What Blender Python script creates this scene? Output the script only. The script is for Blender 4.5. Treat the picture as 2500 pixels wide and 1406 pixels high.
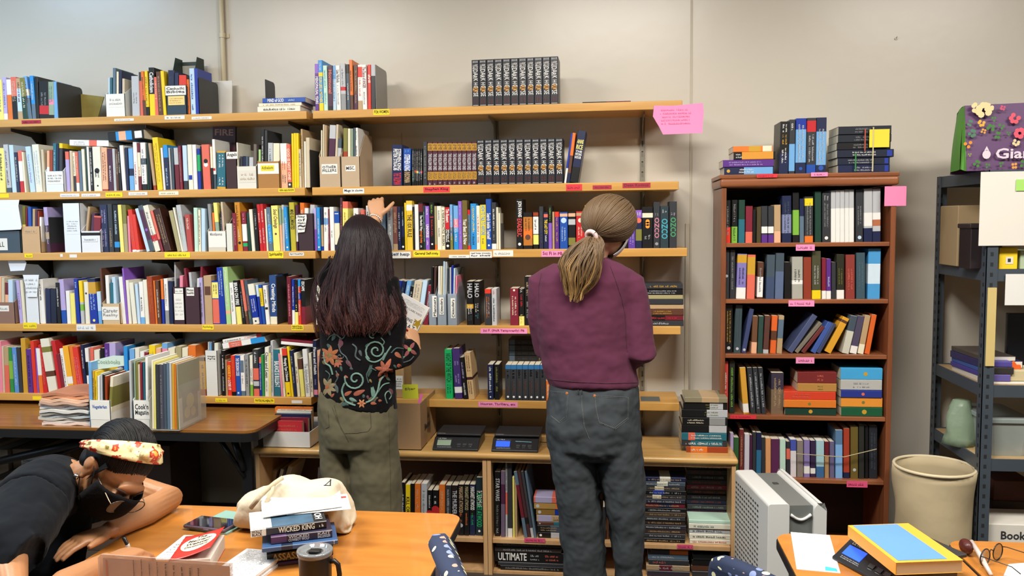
import bpy, bmesh, math, random
import numpy as np
from mathutils import Vector, Matrix, Euler
from mathutils.bvhtree import BVHTree
random.seed(7)
scene = bpy.context.scene
for o in list(bpy.data.objects): bpy.data.objects.remove(o)
COL = scene.collection
PI = math.pi

# ---------------------------------------------------------------- camera
F_PX, PITCH, ROLL, YAW, EYE = 2033.3, -0.0795144, 0.011437, 0.1224355, 1.64
def cam_matrix():
    cy, sy = math.cos(YAW), math.sin(YAW); cp, sp = math.cos(PITCH), math.sin(PITCH); cr, sr = math.cos(ROLL), math.sin(ROLL)
    Rz = np.array([[cy, -sy, 0], [sy, cy, 0], [0, 0, 1]]); Rx = np.array([[1, 0, 0], [0, cp, -sp], [0, sp, cp]])
    Ry = np.array([[cr, 0, sr], [0, 1, 0], [-sr, 0, cr]])
    return Rz @ Rx @ Ry                                  # columns: right, forward, up
CM = cam_matrix()
cam = bpy.data.cameras.new('camera'); cam_ob = bpy.data.objects.new('camera', cam); COL.objects.link(cam_ob)
cam.sensor_width = 36.0; cam.lens = F_PX * 36.0 / 2500; cam.clip_start = 0.05; cam.clip_end = 60
m4 = Matrix.Identity(4)
for i in range(3):
    m4[i][0] = CM[i, 0]; m4[i][1] = CM[i, 2]; m4[i][2] = -CM[i, 1]
m4[2][3] = EYE
cam_ob.matrix_world = m4
cam.dof.use_dof = False
scene.camera = cam_ob
# ---------------------------------------------------------------- view, world, room lights
scene.view_settings.view_transform = 'Standard'; scene.view_settings.look = 'None'
scene.view_settings.gamma = 1.0; scene.view_settings.exposure = 0.0; scene.view_settings.use_curve_mapping = False
scene.cycles.max_bounces = 6; scene.cycles.diffuse_bounces = 2; scene.cycles.glossy_bounces = 3
scene.cycles.transmission_bounces = 4; scene.cycles.transparent_max_bounces = 8
scene.cycles.use_denoising = True; scene.cycles.sample_clamp_indirect = 6.0
scene.cycles.caustics_reflective = False; scene.cycles.caustics_refractive = False
world = bpy.data.worlds.new('world'); scene.world = world; world.use_nodes = True
world.node_tree.nodes['Background'].inputs[0].default_value = (0.8, 0.78, 0.75, 1)
world.node_tree.nodes['Background'].inputs[1].default_value = 0.15
def area_light(name, loc, size, power, color, aim):
    l = bpy.data.lights.new(name, 'AREA'); l.shape = 'RECTANGLE'; l.size, l.size_y = size; l.energy = power; l.color = color
    o = bpy.data.objects.new(name, l); COL.objects.link(o); o.location = loc
    o.rotation_euler = Vector(aim).to_track_quat('-Z', 'Y').to_euler(); return o
WARM = (1.0, 0.945, 0.86)
CEIL = 3.3
for lx, ly, pw in ((-2.2, 1.8, 98), (0.0, 1.8, 120), (2.2, 1.8, 82), (-1.3, -0.4, 9), (1.3, -0.4, 8)):
    area_light('ceiling_panel_light', (lx, ly, CEIL - 0.06), (1.15, 0.55), pw, WARM, (0, 0, -1))
area_light('window_light', (-4.3, 1.6, 1.9), (2.2, 1.4), 20, (0.6, 0.8, 1.0), (1, 0.7, .15))
area_light('ceiling_panel_light', (-3.5, 2.9, CEIL - 0.06), (0.9, 0.5), 30, (0.5, 0.74, 1.0), (0, 0.1, -1))

# ---------------------------------------------------------------- measuring helpers
def ray(x, y):
    return CM @ np.array([(x - 1250) / F_PX, 1.0, -(y - 703) / F_PX])
def atY(x, y, Y):
    c = ray(x, y); c = c * Y / c[1]; return Vector((c[0], c[1], c[2] + EYE))
def atZ(x, y, Z):
    c = ray(x, y); c = c * (Z - EYE) / c[2]; return Vector((c[0], c[1], c[2] + EYE))
def px(P):
    c = CM.T @ np.array([P[0], P[1], P[2] - EYE]); return 1250 + F_PX * c[0] / c[1], 703 - F_PX * c[2] / c[1]
def xat(x, Y, Z):
    "world X of image column x on the line (Y, Z)"
    y = 703.0; X = 0
    for _ in range(4):
        X = atY(x, y, Y)[0]; y = px((X, Y, Z))[1]
    return X
# ---------------------------------------------------------------- colours and materials
HEX = dict(white='e9e8e4', cream='e6dfc4', ivory='e2e0cf', black='141416', charcoal='33353a', navy='1c2548', blue='1f4fa8', royal='16349c', sky='6fa8dc', pale='bcd6ea',
  red='c3262b', scarlet='d8392a', orange='e0742a', yellow='f0cf1c', lemon='ece27a', green='2f8a44', lime='7cb342', teal='27697a', turquoise='3fb0b8', purple='5a2f86', violet='8a5cc4',
  lilac='b3a6d6', maroon='6b1f2b', brown='5c3a2a', tan='b79a74', grey='8f9192', silver='b9bcc0', pink='e58aa0', olive='7d7a3a', mint='bfe0cf', gold='c99b32', beige='cdbfa4', coral='dc6b58',
  darkgreen='1d3f33', rust='9a3e1e', peach='e8b08c', plum='4a2440', slate='44525e', pastelgreen='a9cf8a', steel='5b7184', sage='8fa58c', khaki='a69c72', emerald='1ea765', azure='2b8fd6', wine='7d2234')
WORD = dict(pale='pale blue', sky='sky blue', azure='bright blue', royal='royal blue', darkgreen='dark green', pastelgreen='pastel green', steel='steel blue', lemon='pale yellow', slate='slate grey', emerald='bright green', rust='rust red', wine='wine red')
def hexrgb(h):
    h = HEX.get(h, h); c = [int(h[i:i + 2], 16) / 255 for i in (0, 2, 4)]
    return tuple((x / 12.92) if x <= 0.04045 else ((x + 0.055) / 1.055) ** 2.4 for x in c)
_mats = {}
def nt(m): return m.node_tree.nodes, m.node_tree.links
def mat(name, col, rough=0.55, metal=0.0, bump=0.0, bscale=60.0, var=0.0, vscale=8.0, trans=0.0, alpha=1.0, emit=None, estr=0.0, coat=0.0, sheen=0.0, spec=0.5):
    key = (name, col, rough, metal, bump, var, emit)
    if key in _mats: return _mats[key]
    m = bpy.data.materials.new(name); m.use_nodes = True; N, L = nt(m); b = N['Principled BSDF']
    c = hexrgb(col) if isinstance(col, str) else col
    b.inputs['Base Color'].default_value = (*c, 1); b.inputs['Roughness'].default_value = rough; b.inputs['Metallic'].default_value = metal
    b.inputs['Specular IOR Level'].default_value = spec
    b.inputs['Coat Weight'].default_value = coat; b.inputs['Sheen Weight'].default_value = sheen
    if trans: b.inputs['Transmission Weight'].default_value = trans
    if alpha < 1: b.inputs['Alpha'].default_value = alpha
    if emit: b.inputs['Emission Color'].default_value = (*hexrgb(emit), 1); b.inputs['Emission Strength'].default_value = estr
    if var or bump:
        tc = N.new('ShaderNodeTexCoord'); no = N.new('ShaderNodeTexNoise'); no.inputs['Scale'].default_value = vscale; no.inputs['Detail'].default_value = 4
        L.new(tc.outputs['Object'], no.inputs['Vector'])
        if var:
            mx = N.new('ShaderNodeMix'); mx.data_type = 'RGBA'
            mx.inputs[6].default_value = (*[max(0, v * (1 - var)) for v in c], 1); mx.inputs[7].default_value = (*[min(1, v * (1 + var)) for v in c], 1)
            L.new(no.outputs['Fac'], mx.inputs[0]); L.new(mx.outputs[2], b.inputs['Base Color'])
        if bump:
            n2 = N.new('ShaderNodeTexNoise'); n2.inputs['Scale'].default_value = bscale; n2.inputs['Detail'].default_value = 3
            L.new(tc.outputs['Object'], n2.inputs['Vector']); bp = N.new('ShaderNodeBump'); bp.inputs['Strength'].default_value = bump; bp.inputs['Distance'].default_value = 0.01
            L.new(n2.outputs['Fac'], bp.inputs['Height']); L.new(bp.outputs[0], b.inputs['Normal'])
    _mats[key] = m; return m
def wood(name, c1, c2, rough=0.4, axis=0, scale=3.0, coat=0.1, stretch=12.0):
    key = ('wood', name)
    if key in _mats: return _mats[key]
    m = bpy.data.materials.new(name); m.use_nodes = True; N, L = nt(m); b = N['Principled BSDF']; b.inputs['Roughness'].default_value = rough; b.inputs['Coat Weight'].default_value = coat
    tc = N.new('ShaderNodeTexCoord'); mp = N.new('ShaderNodeMapping'); s = [stretch] * 3; s[axis] = 1.0; mp.inputs['Scale'].default_value = s
    no = N.new('ShaderNodeTexNoise'); no.inputs['Scale'].default_value = scale; no.inputs['Detail'].default_value = 6; no.inputs['Distortion'].default_value = 0.6
    rp = N.new('ShaderNodeValToRGB'); rp.color_ramp.elements[0].position = 0.3; rp.color_ramp.elements[1].position = 0.7
    rp.color_ramp.elements[0].color = (*hexrgb(c1), 1); rp.color_ramp.elements[1].color = (*hexrgb(c2), 1)
    L.new(tc.outputs['Object'], mp.inputs[0]); L.new(mp.outputs[0], no.inputs['Vector']); L.new(no.outputs['Fac'], rp.inputs[0]); L.new(rp.outputs[0], b.inputs['Base Color'])
    _mats[key] = m; return m
# ---------------------------------------------------------------- object helpers
def tag(o, label=None, cat=None, group=None, kind=None):
    if label: o['label'] = label
    if cat: o['category'] = cat
    if group: o['group'] = group
    if kind: o['kind'] = kind
    return o
def thing(name, label, cat, loc=(0, 0, 0), rot=(0, 0, 0), group=None):
    o = bpy.data.objects.new(name, None); COL.objects.link(o); o.empty_display_size = 0.05
    o.location = loc; o.rotation_euler = rot; return tag(o, label, cat, group)
class MB:
    "collects shapes; build() links them as one mesh object"
    def __init__(s): s.v = []; s.f = []; s.m = []; s.cur = 0; s.mats = []
    def use(s, m):
        if m not in s.mats: s.mats.append(m)
        s.cur = s.mats.index(m); return s
    def add(s, vs, fs, M=None):
        n = len(s.v)
        if M is not None: vs = [M @ Vector(v) for v in vs]
        s.v += [tuple(v) for v in vs]; s.f += [tuple(i + n for i in f) for f in fs]; s.m += [s.cur] * len(fs); return s
    def box(s, x0, y0, z0, x1, y1, z1, M=None):
        return s.add([(x0, y0, z0), (x1, y0, z0), (x1, y1, z0), (x0, y1, z0), (x0, y0, z1), (x1, y0, z1), (x1, y1, z1), (x0, y1, z1)],
                     [(0, 3, 2, 1), (4, 5, 6, 7), (0, 1, 5, 4), (1, 2, 6, 5), (2, 3, 7, 6), (3, 0, 4, 7)], M)
    def rings(s, rs, cap=True, closed=True):
        n = len(rs[0]); vs = [p for r in rs for p in r]; fs = []
        for k in range(len(rs) - 1):
            for i in range(n if closed else n - 1):
                j = (i + 1) % n; fs.append((k * n + i, k * n + j, (k + 1) * n + j, (k + 1) * n + i))
        if cap: fs.append(tuple(range(n - 1, -1, -1))); fs.append(tuple(range((len(rs) - 1) * n, len(rs) * n)))
        return s.add(vs, fs)
    def tube(s, pts, r, n=10, cap=True):
        pts = [Vector(p) for p in pts]; rr = r if isinstance(r, (list, tuple)) else [r] * len(pts); rs = []; up = None
        for i, p in enumerate(pts):
            t = (pts[min(i + 1, len(pts) - 1)] - pts[max(i - 1, 0)]).normalized()
            if up is None: up = t.orthogonal().normalized()
            up = (up - t * up.dot(t)).normalized() if (up - t * up.dot(t)).length > 1e-6 else t.orthogonal().normalized()
            w = t.cross(up); rs.append([p + (up * math.cos(a) + w * math.sin(a)) * rr[i] for a in [2 * PI * k / n for k in range(n)]])
        return s.rings(rs, cap)
    def prism(s, poly, d, M=None):
        "poly: list of (x, z) extruded along +y by d"
        n = len(poly); vs = [(x, 0, z) for x, z in poly] + [(x, d, z) for x, z in poly]
        fs = [tuple(range(n)), tuple(range(2 * n - 1, n - 1, -1))] + [(i, i + n, (i + 1) % n + n, (i + 1) % n) for i in range(n)]
        return s.add(vs, fs, M)
    def lathe(s, prof, n=32, M=None):
        "prof: list of (r, z)"
        vs = []; fs = []
        for r, z in prof: vs += [(r * math.cos(2 * PI * k / n), r * math.sin(2 * PI * k / n), z) for k in range(n)]
        for i in range(len(prof) - 1):
            for k in range(n): j = (k + 1) % n; fs.append((i * n + k, i * n + j, (i + 1) * n + j, (i + 1) * n + k))
        return s.add(vs, fs, M)
    def ball(s, c, r, n=12, M=None):
        rx, ry, rz = r if isinstance(r, (tuple, list)) else (r, r, r); rs = []
        for i in range(1, n // 2 + 2):
            a = PI * i / (n // 2 + 2) ; rs.append([Vector((c[0] + rx * math.sin(a) * math.cos(b), c[1] + ry * math.sin(a) * math.sin(b), c[2] - rz * math.cos(a))) for b in [2 * PI * k / n for k in range(n)]])
        if M is not None: rs = [[M @ p for p in r_] for r_ in rs]
        return s.rings(rs)
    def build(s, name, m=None, parent=None, smooth=False, bevel=0.0, seg=2, loc=None, rot=None, fix=False):
        me = bpy.data.meshes.new(name); me.from_pydata([tuple(v) for v in s.v], [], s.f)
        ms = s.mats if s.mats else [m]
        for q in ms: me.materials.append(q)
        if s.mats and len(s.mats) > 1: me.polygons.foreach_set('material_index', s.m)
        if smooth: me.polygons.foreach_set('use_smooth', [True] * len(me.polygons))
        me.update()
        if fix:
            bm = bmesh.new(); bm.from_mesh(me); bmesh.ops.recalc_face_normals(bm, faces=bm.faces); bm.to_mesh(me); bm.free()
        o = bpy.data.objects.new(name, me); COL.objects.link(o)
        if parent is not None: o.parent = parent
        if loc is not None: o.location = loc
        if rot is not None: o.rotation_euler = rot
        if bevel:
            b = o.modifiers.new('bevel', 'BEVEL'); b.width = bevel; b.segments = seg; b.limit_method = 'ANGLE'; b.angle_limit = 0.6
            me.polygons.foreach_set('use_smooth', [True] * len(me.polygons))
            try:
                w = o.modifiers.new('wn', 'WEIGHTED_NORMAL'); w.keep_sharp = True
            except Exception: pass
        return o
def frame(o, x, y):
    "matrix with origin o, local x along x, local y along y"
    x = Vector(x).normalized(); y = Vector(y); z = x.cross(y).normalized(); y = z.cross(x)
    M = Matrix.Identity(4)
    for i in range(3): M[i][0] = x[i]; M[i][1] = y[i]; M[i][2] = z[i]; M[i][3] = o[i]
    return M
# ---------------------------------------------------------------- lettering: glyph outlines become flat meshes
_gl = {}
CHARS = sorted(set("ABCDEFGHIJKLMNOPQRSTUVWXYZabcdefghijklmnopqrstuvwxyz0123456789&.,'-!?:/()[]*+~%|^"))
def _glyphs():
    obs = {}; 
    for bold in (0.0, 0.022):
        for ch in CHARS:
            cu = bpy.data.curves.new('glyph', 'FONT'); cu.body = 'I' + ch + 'I' if ch != ' ' else 'I I'; cu.size = 1; cu.resolution_u = 2; cu.offset = 0
            c2 = bpy.data.curves.new('glyph', 'FONT'); c2.body = ch; c2.size = 1; c2.resolution_u = 2; c2.offset = bold
            a = bpy.data.objects.new('g', cu); b = bpy.data.objects.new('g', c2); COL.objects.link(a); COL.objects.link(b); obs[(ch, bold > 0)] = (a, b)
    cu = bpy.data.curves.new('glyph', 'FONT'); cu.body = 'II'; ref = bpy.data.objects.new('g', cu); COL.objects.link(ref)
    bpy.context.view_layer.update(); dg = bpy.context.evaluated_depsgraph_get()
    def bounds(o):
        me = o.evaluated_get(dg).to_mesh(); co = np.empty(len(me.vertices) * 3); me.vertices.foreach_get('co', co); co = co.reshape(-1, 3)
        fs = [tuple(p.vertices) for p in me.polygons]; o.evaluated_get(dg).to_mesh_clear(); return co, fs
    rw = bounds(ref)[0]; rw = rw[:, 0].max() - rw[:, 0].min()
    for k, (a, b) in obs.items():
        ca, _ = bounds(a); w = ca[:, 0].max() - ca[:, 0].min() - rw
        co, fs = bounds(b); _gl[k] = (co[:, :2].copy(), fs, w)
    for a, b in obs.values():
        for o in (a, b): c = o.data; bpy.data.objects.remove(o); bpy.data.curves.remove(c)
    c = ref.data; bpy.data.objects.remove(ref); bpy.data.curves.remove(c)
_glyphs()
def text_geo(s, bold=True, shear=0.0, jit=0.0):
    vs = []; fs = []; x = 0.0; rnd = random.Random(s)
    for ch in s:
        if ch == ' ': x += 0.28; continue
        co, ff, w = _gl.get((ch, bold), _gl[('-', bold)]); n = len(vs); dy = rnd.uniform(-jit, jit); sc = 1 + rnd.uniform(-jit, jit)
        vs += [((px_ * sc + x + py_ * shear), py_ * sc + dy) for px_, py_ in co]; fs += [tuple(i + n for i in f) for f in ff]; x += w + (0.03 if jit else 0)
    if not vs: return [], [], (0, 0, 1, 1)
    a = np.array(vs); return vs, fs, (a[:, 0].min(), a[:, 1].min(), a[:, 0].max(), a[:, 1].max())
def put_text(mb, s, M, x0, y0, x1, y1, bold=True, shear=0.0, jit=0.0, keep=False, lift=0.0004):
    "fits the text in the local box x0..x1, y0..y1 of frame M (facing local +z)"
    vs, fs, (a, b, c, d) = text_geo(s, bold, shear, jit)
    if not vs: return mb
    sx = (x1 - x0) / (c - a); sy = (y1 - y0) / (d - b); ox = oy = 0
    if keep:
        k = min(sx, sy * 1.25) if sx > 0 else sx; ox = ((x1 - x0) - k * (c - a)) / 2; sx = k; k2 = min(sy, k * 1.35); oy = ((y1 - y0) - k2 * (d - b)) / 2; sy = k2
    return mb.add([((x - a) * sx + x0 + ox, (y - b) * sy + y0 + oy, lift) for x, y in vs], fs, M)
def scribble(mb, M, x0, y0, x1, y1, rows=2, seed=0, lift=0.0004, thick=0.16, fill=0.8):
    "rows of small irregular strokes: writing too small to read"
    rnd = random.Random(seed); H = (y1 - y0) / rows
    for r in range(rows):
        yb = y1 - (r + 1) * H + H * 0.2; h = H * 0.6; x = x0 + rnd.uniform(0, .05) * (x1 - x0); xe = x0 + (x1 - x0) * rnd.uniform(fill, 1)
        while x < xe:
            w = h * rnd.uniform(0.25, 0.6)
            if rnd.random() < 0.16: x += w; continue
            k = h * thick; yy = yb + rnd.choice((0, 0, 0, .3)) * h; hh = h * rnd.uniform(.55, 1)
            mb.add([(x, yb, lift), (x + k, yb, lift), (x + k, yb + hh, lift), (x, yb + hh, lift)], [(0, 1, 2, 3)], M)
            mb.add([(x, yy, lift), (x + w * .8, yy, lift), (x + w * .8, yy + k, lift), (x, yy + k, lift)], [(0, 1, 2, 3)], M)
            x += w
    return mb
# ================================================================ the room
WALL_Y = 4.22; SF = 3.925                      # back wall, front plane of the wall shelves
M_wall = mat('painted_wall', 'cfc9bc', 0.3, bump=0.05, bscale=14, var=0.02, vscale=1.2)
M_side = mat('side_wall', '7c766c', 0.6, bump=0.03, var=0.02)
M_floor = mat('vinyl_floor', '423b35', 0.5, var=0.12, vscale=14)
M_ceil = mat('ceiling_tile', '8c877e', 0.9, bump=0.1, bscale=90)
def structure(name, mb, m, **k): return tag(mb.build(name, m, **k), kind='structure')
structure('wall_back', MB().box(-4.4, WALL_Y, 0, 3.4, WALL_Y + .12, 3.4), M_wall)
structure('floor', MB().box(-4.4, -4, -.1, 3.4, WALL_Y, 0), M_floor)
structure('ceiling', MB().box(-4.4, -4, CEIL, 3.4, WALL_Y, CEIL + .1), M_ceil)
w = MB().box(-4.5, -4, 0, -4.4, .3, 3.4).box(-4.5, 2.9, 0, -4.4, WALL_Y, 3.4).box(-4.5, .3, 0, -4.4, 2.9, .9).box(-4.5, .3, 2.6, -4.4, 2.9, 3.4)
structure('wall_left', w, M_side)
structure('wall_right', MB().box(3.4, -4, 0, 3.5, WALL_Y + .12, 3.4), M_side)
structure('wall_front', MB().box(-4.4, -4.1, 0, 3.4, -4, 3.4), M_side)
wf = structure('window_1', MB().box(-4.47, .3, .9, -4.43, .36, 2.6).box(-4.47, 2.84, .9, -4.43, 2.9, 2.6).box(-4.47, .36, .9, -4.43, 2.84, .96).box(-4.47, .36, 2.54, -4.43, 2.84, 2.6).box(-4.47, 1.57, .96, -4.43, 1.63, 2.54), mat('window_frame_paint', 'e4e2dc', .4))
structure('baseboard_back', MB().box(-4.4, WALL_Y - .014, 0, 3.4, WALL_Y, .126), mat('baseboard_rubber', '2a2523', .5))
# seam strips on the wall
structure('trim_1', MB().box(xat(1685, WALL_Y, 2.3), WALL_Y - .004, .126, xat(1690, WALL_Y, 2.3), WALL_Y, CEIL), mat('seam_strip', 'beb6a4', .5), bevel=.001)
structure('trim_2', MB().box(xat(1672, WALL_Y, 1.5), WALL_Y - .03, .126, xat(1682, WALL_Y, 1.5), WALL_Y, 1.62), mat('seam_strip', 'beb6a4', .5), bevel=.002)
structure('trim_3', MB().box(xat(981, WALL_Y, 1.9), WALL_Y - .002, .126, xat(983.5, WALL_Y, 1.9), WALL_Y, 2.1), mat('seam_strip', 'beb6a4', .5))
# conduit
M_conduit = mat('conduit_paint', 'cfc3a4', .4)
cx = xat(551, WALL_Y, 2.4)
c = thing('conduit_pipe', 'cream painted electrical conduit pipe running up the wall above the shelves', 'pipe', (cx, WALL_Y, 0))
MB().tube([(0, -.02, 2.0), (0, -.02, CEIL)], .0125, 12).build('pipe', M_conduit, c, smooth=True)
MB().box(-.026, -.016, 2.0, -.012, 0, CEIL).build('backing_strip', mat('seam_strip', 'beb6a4', .5), c, bevel=.001)
for zz in (2.36, 2.62):
    b = MB().tube([(0, -.02, zz - .012), (0, -.02, zz + .012)], .016, 12).box(-.03, -.006, zz - .01, .03, 0, zz + .01)
    b.build('pipe_strap', M_conduit, c, bevel=.001)
# nail mark on the wall
h = atY(2187, 95, WALL_Y)
tag(MB().box(-.006, -.004, -.004, .006, 0, .004).tube([(0, 0, 0), (.002, -.012, .008)], .0016, 6).build('wall_hook', mat('dull_metal', '8b867c', .4, metal=.7), loc=h), 'tiny bent nail hook in the bare wall above the brown bookcase', 'hook')
# ================================================================ wall shelves
M_oak = wood('shelf_oak', 'bf8b43', 'd3a258', .38, 0, 2.4)
M_under = M_oak
M_rail = mat('slotted_rail', '4a443c', .4, metal=.6); M_railg = mat('grey_rail', '8a867a', .4, metal=.5)
ZS = [EYE + h for h in (.544, .177, -.131, -.496, -.859)]
TH = .039
def shelf_board(name, label, xa, xb, z, group):
    X0, X1 = (xat(xa, SF, z), xat(xb, SF, z))
    o = MB().box(0, 0, -TH, X1 - X0, .268, 0).build(name, M_oak, loc=(X0, SF, z), bevel=.003)
    return tag(o, label, 'shelf', group)
G1, G2 = 'crowded wall shelves', 'sparse wall shelves'
lev = ['topmost', 'second from top', 'middle', 'fourth from top', 'lowest']
for k, xe in enumerate((748, 744, 770, 769, 760)):
    shelf_board('wall_shelf', f'light oak wall shelf at the crowded end, {lev[k]} of its run' if k else 'light oak topmost wall shelf at the crowded end, holding book ends and bibles box', -160, xe, ZS[k], G1)
for k, (xa, xe, tx) in enumerate(((763, 1666, 'topmost, carrying the FOR WOMEN tag'), (761.5, 1657, 'second from top, with cardboard magazine files'), (784, 1678, 'middle, with the General Self-Help tag'),
        (780, 1311, 'fourth from top, with clear Calendars files'), (790, 1334, 'lowest, with the bright green book'))):
    shelf_board('wall_shelf', f'light oak wall shelf at the sparse end, {tx}', xa, xe, ZS[k], G2)
shelf_board('wall_shelf', 'short oak shelf holding a flat stack of paperbacks beside the burgundy sweater', 1326, 1662, ZS[3], G2)
shelf_board('wall_shelf', 'nearly empty short oak shelf with a grey plate behind the jeans', 1346, 1659, ZS[4], G2)
def rail(xp, z0, z1, m, lab):
    X = xat(xp, WALL_Y, 1.7); t = thing('shelf_rail', lab, 'shelf rail', (X, WALL_Y, 0), group='slotted shelf rails on the wall')
    b = MB().box(-.012, -.012, z0, -.004, 0, z1).box(.004, -.012, z0, .012, 0, z1).box(-.012, -.004, z0, .012, 0, z1)
    z = z0 + .03
    while z < z1: b.box(-.004, -.012, z, .004, -.004, z + .022); z += .05
    b.build('slotted_rail', m, t)
    for zz in ZS:
        if z0 < zz - .1 < z1:
            MB().prism([(0, 0), (.25, 0), (.25, -.015), (.1, -.03), (.012, -.10), (0, -.11)], .004, Matrix.Rotation(-PI / 2, 4, 'Z') @ Matrix.Translation((0, -.002, zz - TH - .001))).build('shelf_bracket', m, t)
for xp, m, lab in ((118, M_rail, 'dark slotted rail behind the religion books, leftmost of the crowded shelves'), (428, M_rail, 'dark slotted rail behind the middle of the crowded shelves'), (756, M_rail, 'dark slotted rail where the two runs of wall shelves meet'),
        (1214, M_railg, 'grey slotted rail behind the dark horror novels'), (1568, M_railg, 'grey slotted rail behind the nearly empty end of the shelves'), (880, M_rail, 'dark slotted rail behind the cardboard magazine files')):
    rail(xp, .45 if xp > 700 else .8, ZS[0] + .0 - TH, m, lab)
# ================================================================ books
M_page = mat('book_pages', 'd9cfb8', 0.8, var=0.05, vscale=40); M_pagew = mat('white_book_pages', 'e6e2d8', 0.8)
def cover_mat(c): return mat('book_cover_' + (c if c in HEX else 'colour'), c, 0.38, var=0.06, vscale=30)
def ink(c): return mat('ink_' + (c if c in HEX else 'colour'), c, 0.5)
LUM = lambda c: sum(a * b for a, b in zip(hexrgb(c), (.25, .65, .1)))
BOOKS = []          # every book is first described, then built once the largest are known
def geo_book(S):
    w, h, d, bands, texts = S['w'], S['h'], S['d'], S['bands'], S['texts']
    t = min(.0012, w * .15) if not S.get('hard') else min(.0028, w * .2); ch = min(.002, w * .22)
    cov = MB(); zs = sorted({0.0, 1.0, *[v for b in bands for v in b[1:]]}); base = S['col']
    P = [(0, d), (0, ch), (ch, 0), (w - ch, 0), (w, ch), (w, d), (w - t, d), (w - t, t + ch), (t, t + ch), (t, d)]; n = len(P)
    for a, b in zip(zs, zs[1:]):
        m = (a + b) / 2; c = base
        for bc, u, v in bands:
            if u <= m <= v: c = bc
        vs = [(x, y, a * h) for x, y in P] + [(x, y, b * h) for x, y in P]
        cov.use(cover_mat(c)).add(vs, [(i, (i + 1) % n, (i + 1) % n + n, i + n) for i in (0, 1, 2, 3, 4)])
        cov.use(cover_mat(base)).add(vs, [(i, (i + 1) % n, (i + 1) % n + n, i + n) for i in (5, 6, 7, 8, 9)])
    for z, rv in ((0, 0), (h, 1)):
        vs = [(x, y, z) for x, y in P]; fs = [(0, 1, 8, 9), (1, 2, 3, 4, 7, 8), (4, 5, 6, 7)]
        cov.add(vs, fs if rv == 0 else [f[::-1] for f in fs])
    k = .0035 if S.get('hard') else .0006
    out = [('cover', cov)]
    pg = MB().use(M_pagew if LUM(base) > .5 else M_page).box(t, t + ch, k, w - t, d - k, h - k); out.append(('pages', pg))
    M = frame((0, 0, h), (0, 0, -1), (1, 0, 0)); by = {}
    for c, s, a, b, mode in texts:
        mb = by.setdefault(c, MB().use(ink(c)))
        if s == '~':
            w2 = w * .68; scribble(mb, M, a * h, (w - w2) / 2, b * h, (w + w2) / 2, rows=2 if w > .028 else 1, seed=int(S['px'][0] * 7 + S['px'][2]), thick=.2, fill=.92)
        elif s == 'dot': mb.add([(a * h + (b - a) * h / 2 * (1 + math.cos(q)), w / 2 + (b - a) * h / 2 * math.sin(q), .0004) for q in [PI * k / 6 for k in range(12)]], [tuple(range(12))], M)
        elif s == 'box': mb.add([(a * h, w * .12, .0004), (b * h, w * .12, .0004), (b * h, w * .88, .0004), (a * h, w * .88, .0004)], [(0, 1, 2, 3)], M)
        elif mode == 'h':
            Mh = frame((0, 0, 0), (1, 0, 0), (0, 0, 1)); put_text(mb, s, Mh, w * .1, h * (1 - b), w * .9, h * (1 - a))
        else:
            ls = s.split('^'); u = .78 / len(ls)
            for i, q in enumerate(ls): put_text(mb, q, M, a * h, w * (.89 - u * (i + 1) + .04 / len(ls)), b * h, w * (.89 - u * i), shear=.2 if mode == 'i' else 0, bold=mode != 'n', jit=.12 if mode == 'n' else 0)
    for c, mb in by.items():
        if mb.v: out.append(('spine_title', mb))
    return out
def add_book(x0, x1, yt, dx, col, bands, texts, Y, Z, where, group, dmax=.235, d=None, cat='book', name='book', flat=None, hard=False, lab=None, force=False):
    """vertical book standing on (Y, Z) between image columns x0..x1, or flat=(X, w, h) for one lying down"""
    if flat is None:
        X0, X1 = xat(x0, Y, Z), xat(x1, Y, Z); w = max(.004, X1 - X0)
        if dx is None: xt = px((X0, Y, Z + .2)); ang = 0; h = atY(xt[0], yt, Y)[2] - Z
        else:
            p = atY(x0 + dx, yt, Y); ang = math.atan2(p[0] - X0, p[2] - Z); ang = 0 if abs(ang) < .012 else ang; h = (p[2] - Z) / math.cos(ang)
            w *= math.cos(ang)
        if ang <= 0: M = Matrix.Translation((X0, Y, Z)) @ Matrix.Rotation(ang, 4, 'Y')
        else: M = Matrix.Translation((X0 + w / math.cos(ang), Y, Z)) @ Matrix.Rotation(ang, 4, 'Y') @ Matrix.Translation((-w, 0, 0))
        ar = abs((x1 - x0) * h * F_PX / Y)
    else: M, w, h = flat; ar = abs((x1 - x0) * yt)
    BOOKS.append(dict(w=w, h=h, d=d or min(h * .66, dmax), bands=bands, texts=texts, col=col, M=M, px=(x0, x1, yt), area=ar, where=where, group=group, cat=cat, name=name, hard=hard, lab=lab, force=force, flat=flat is not None))
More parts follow.
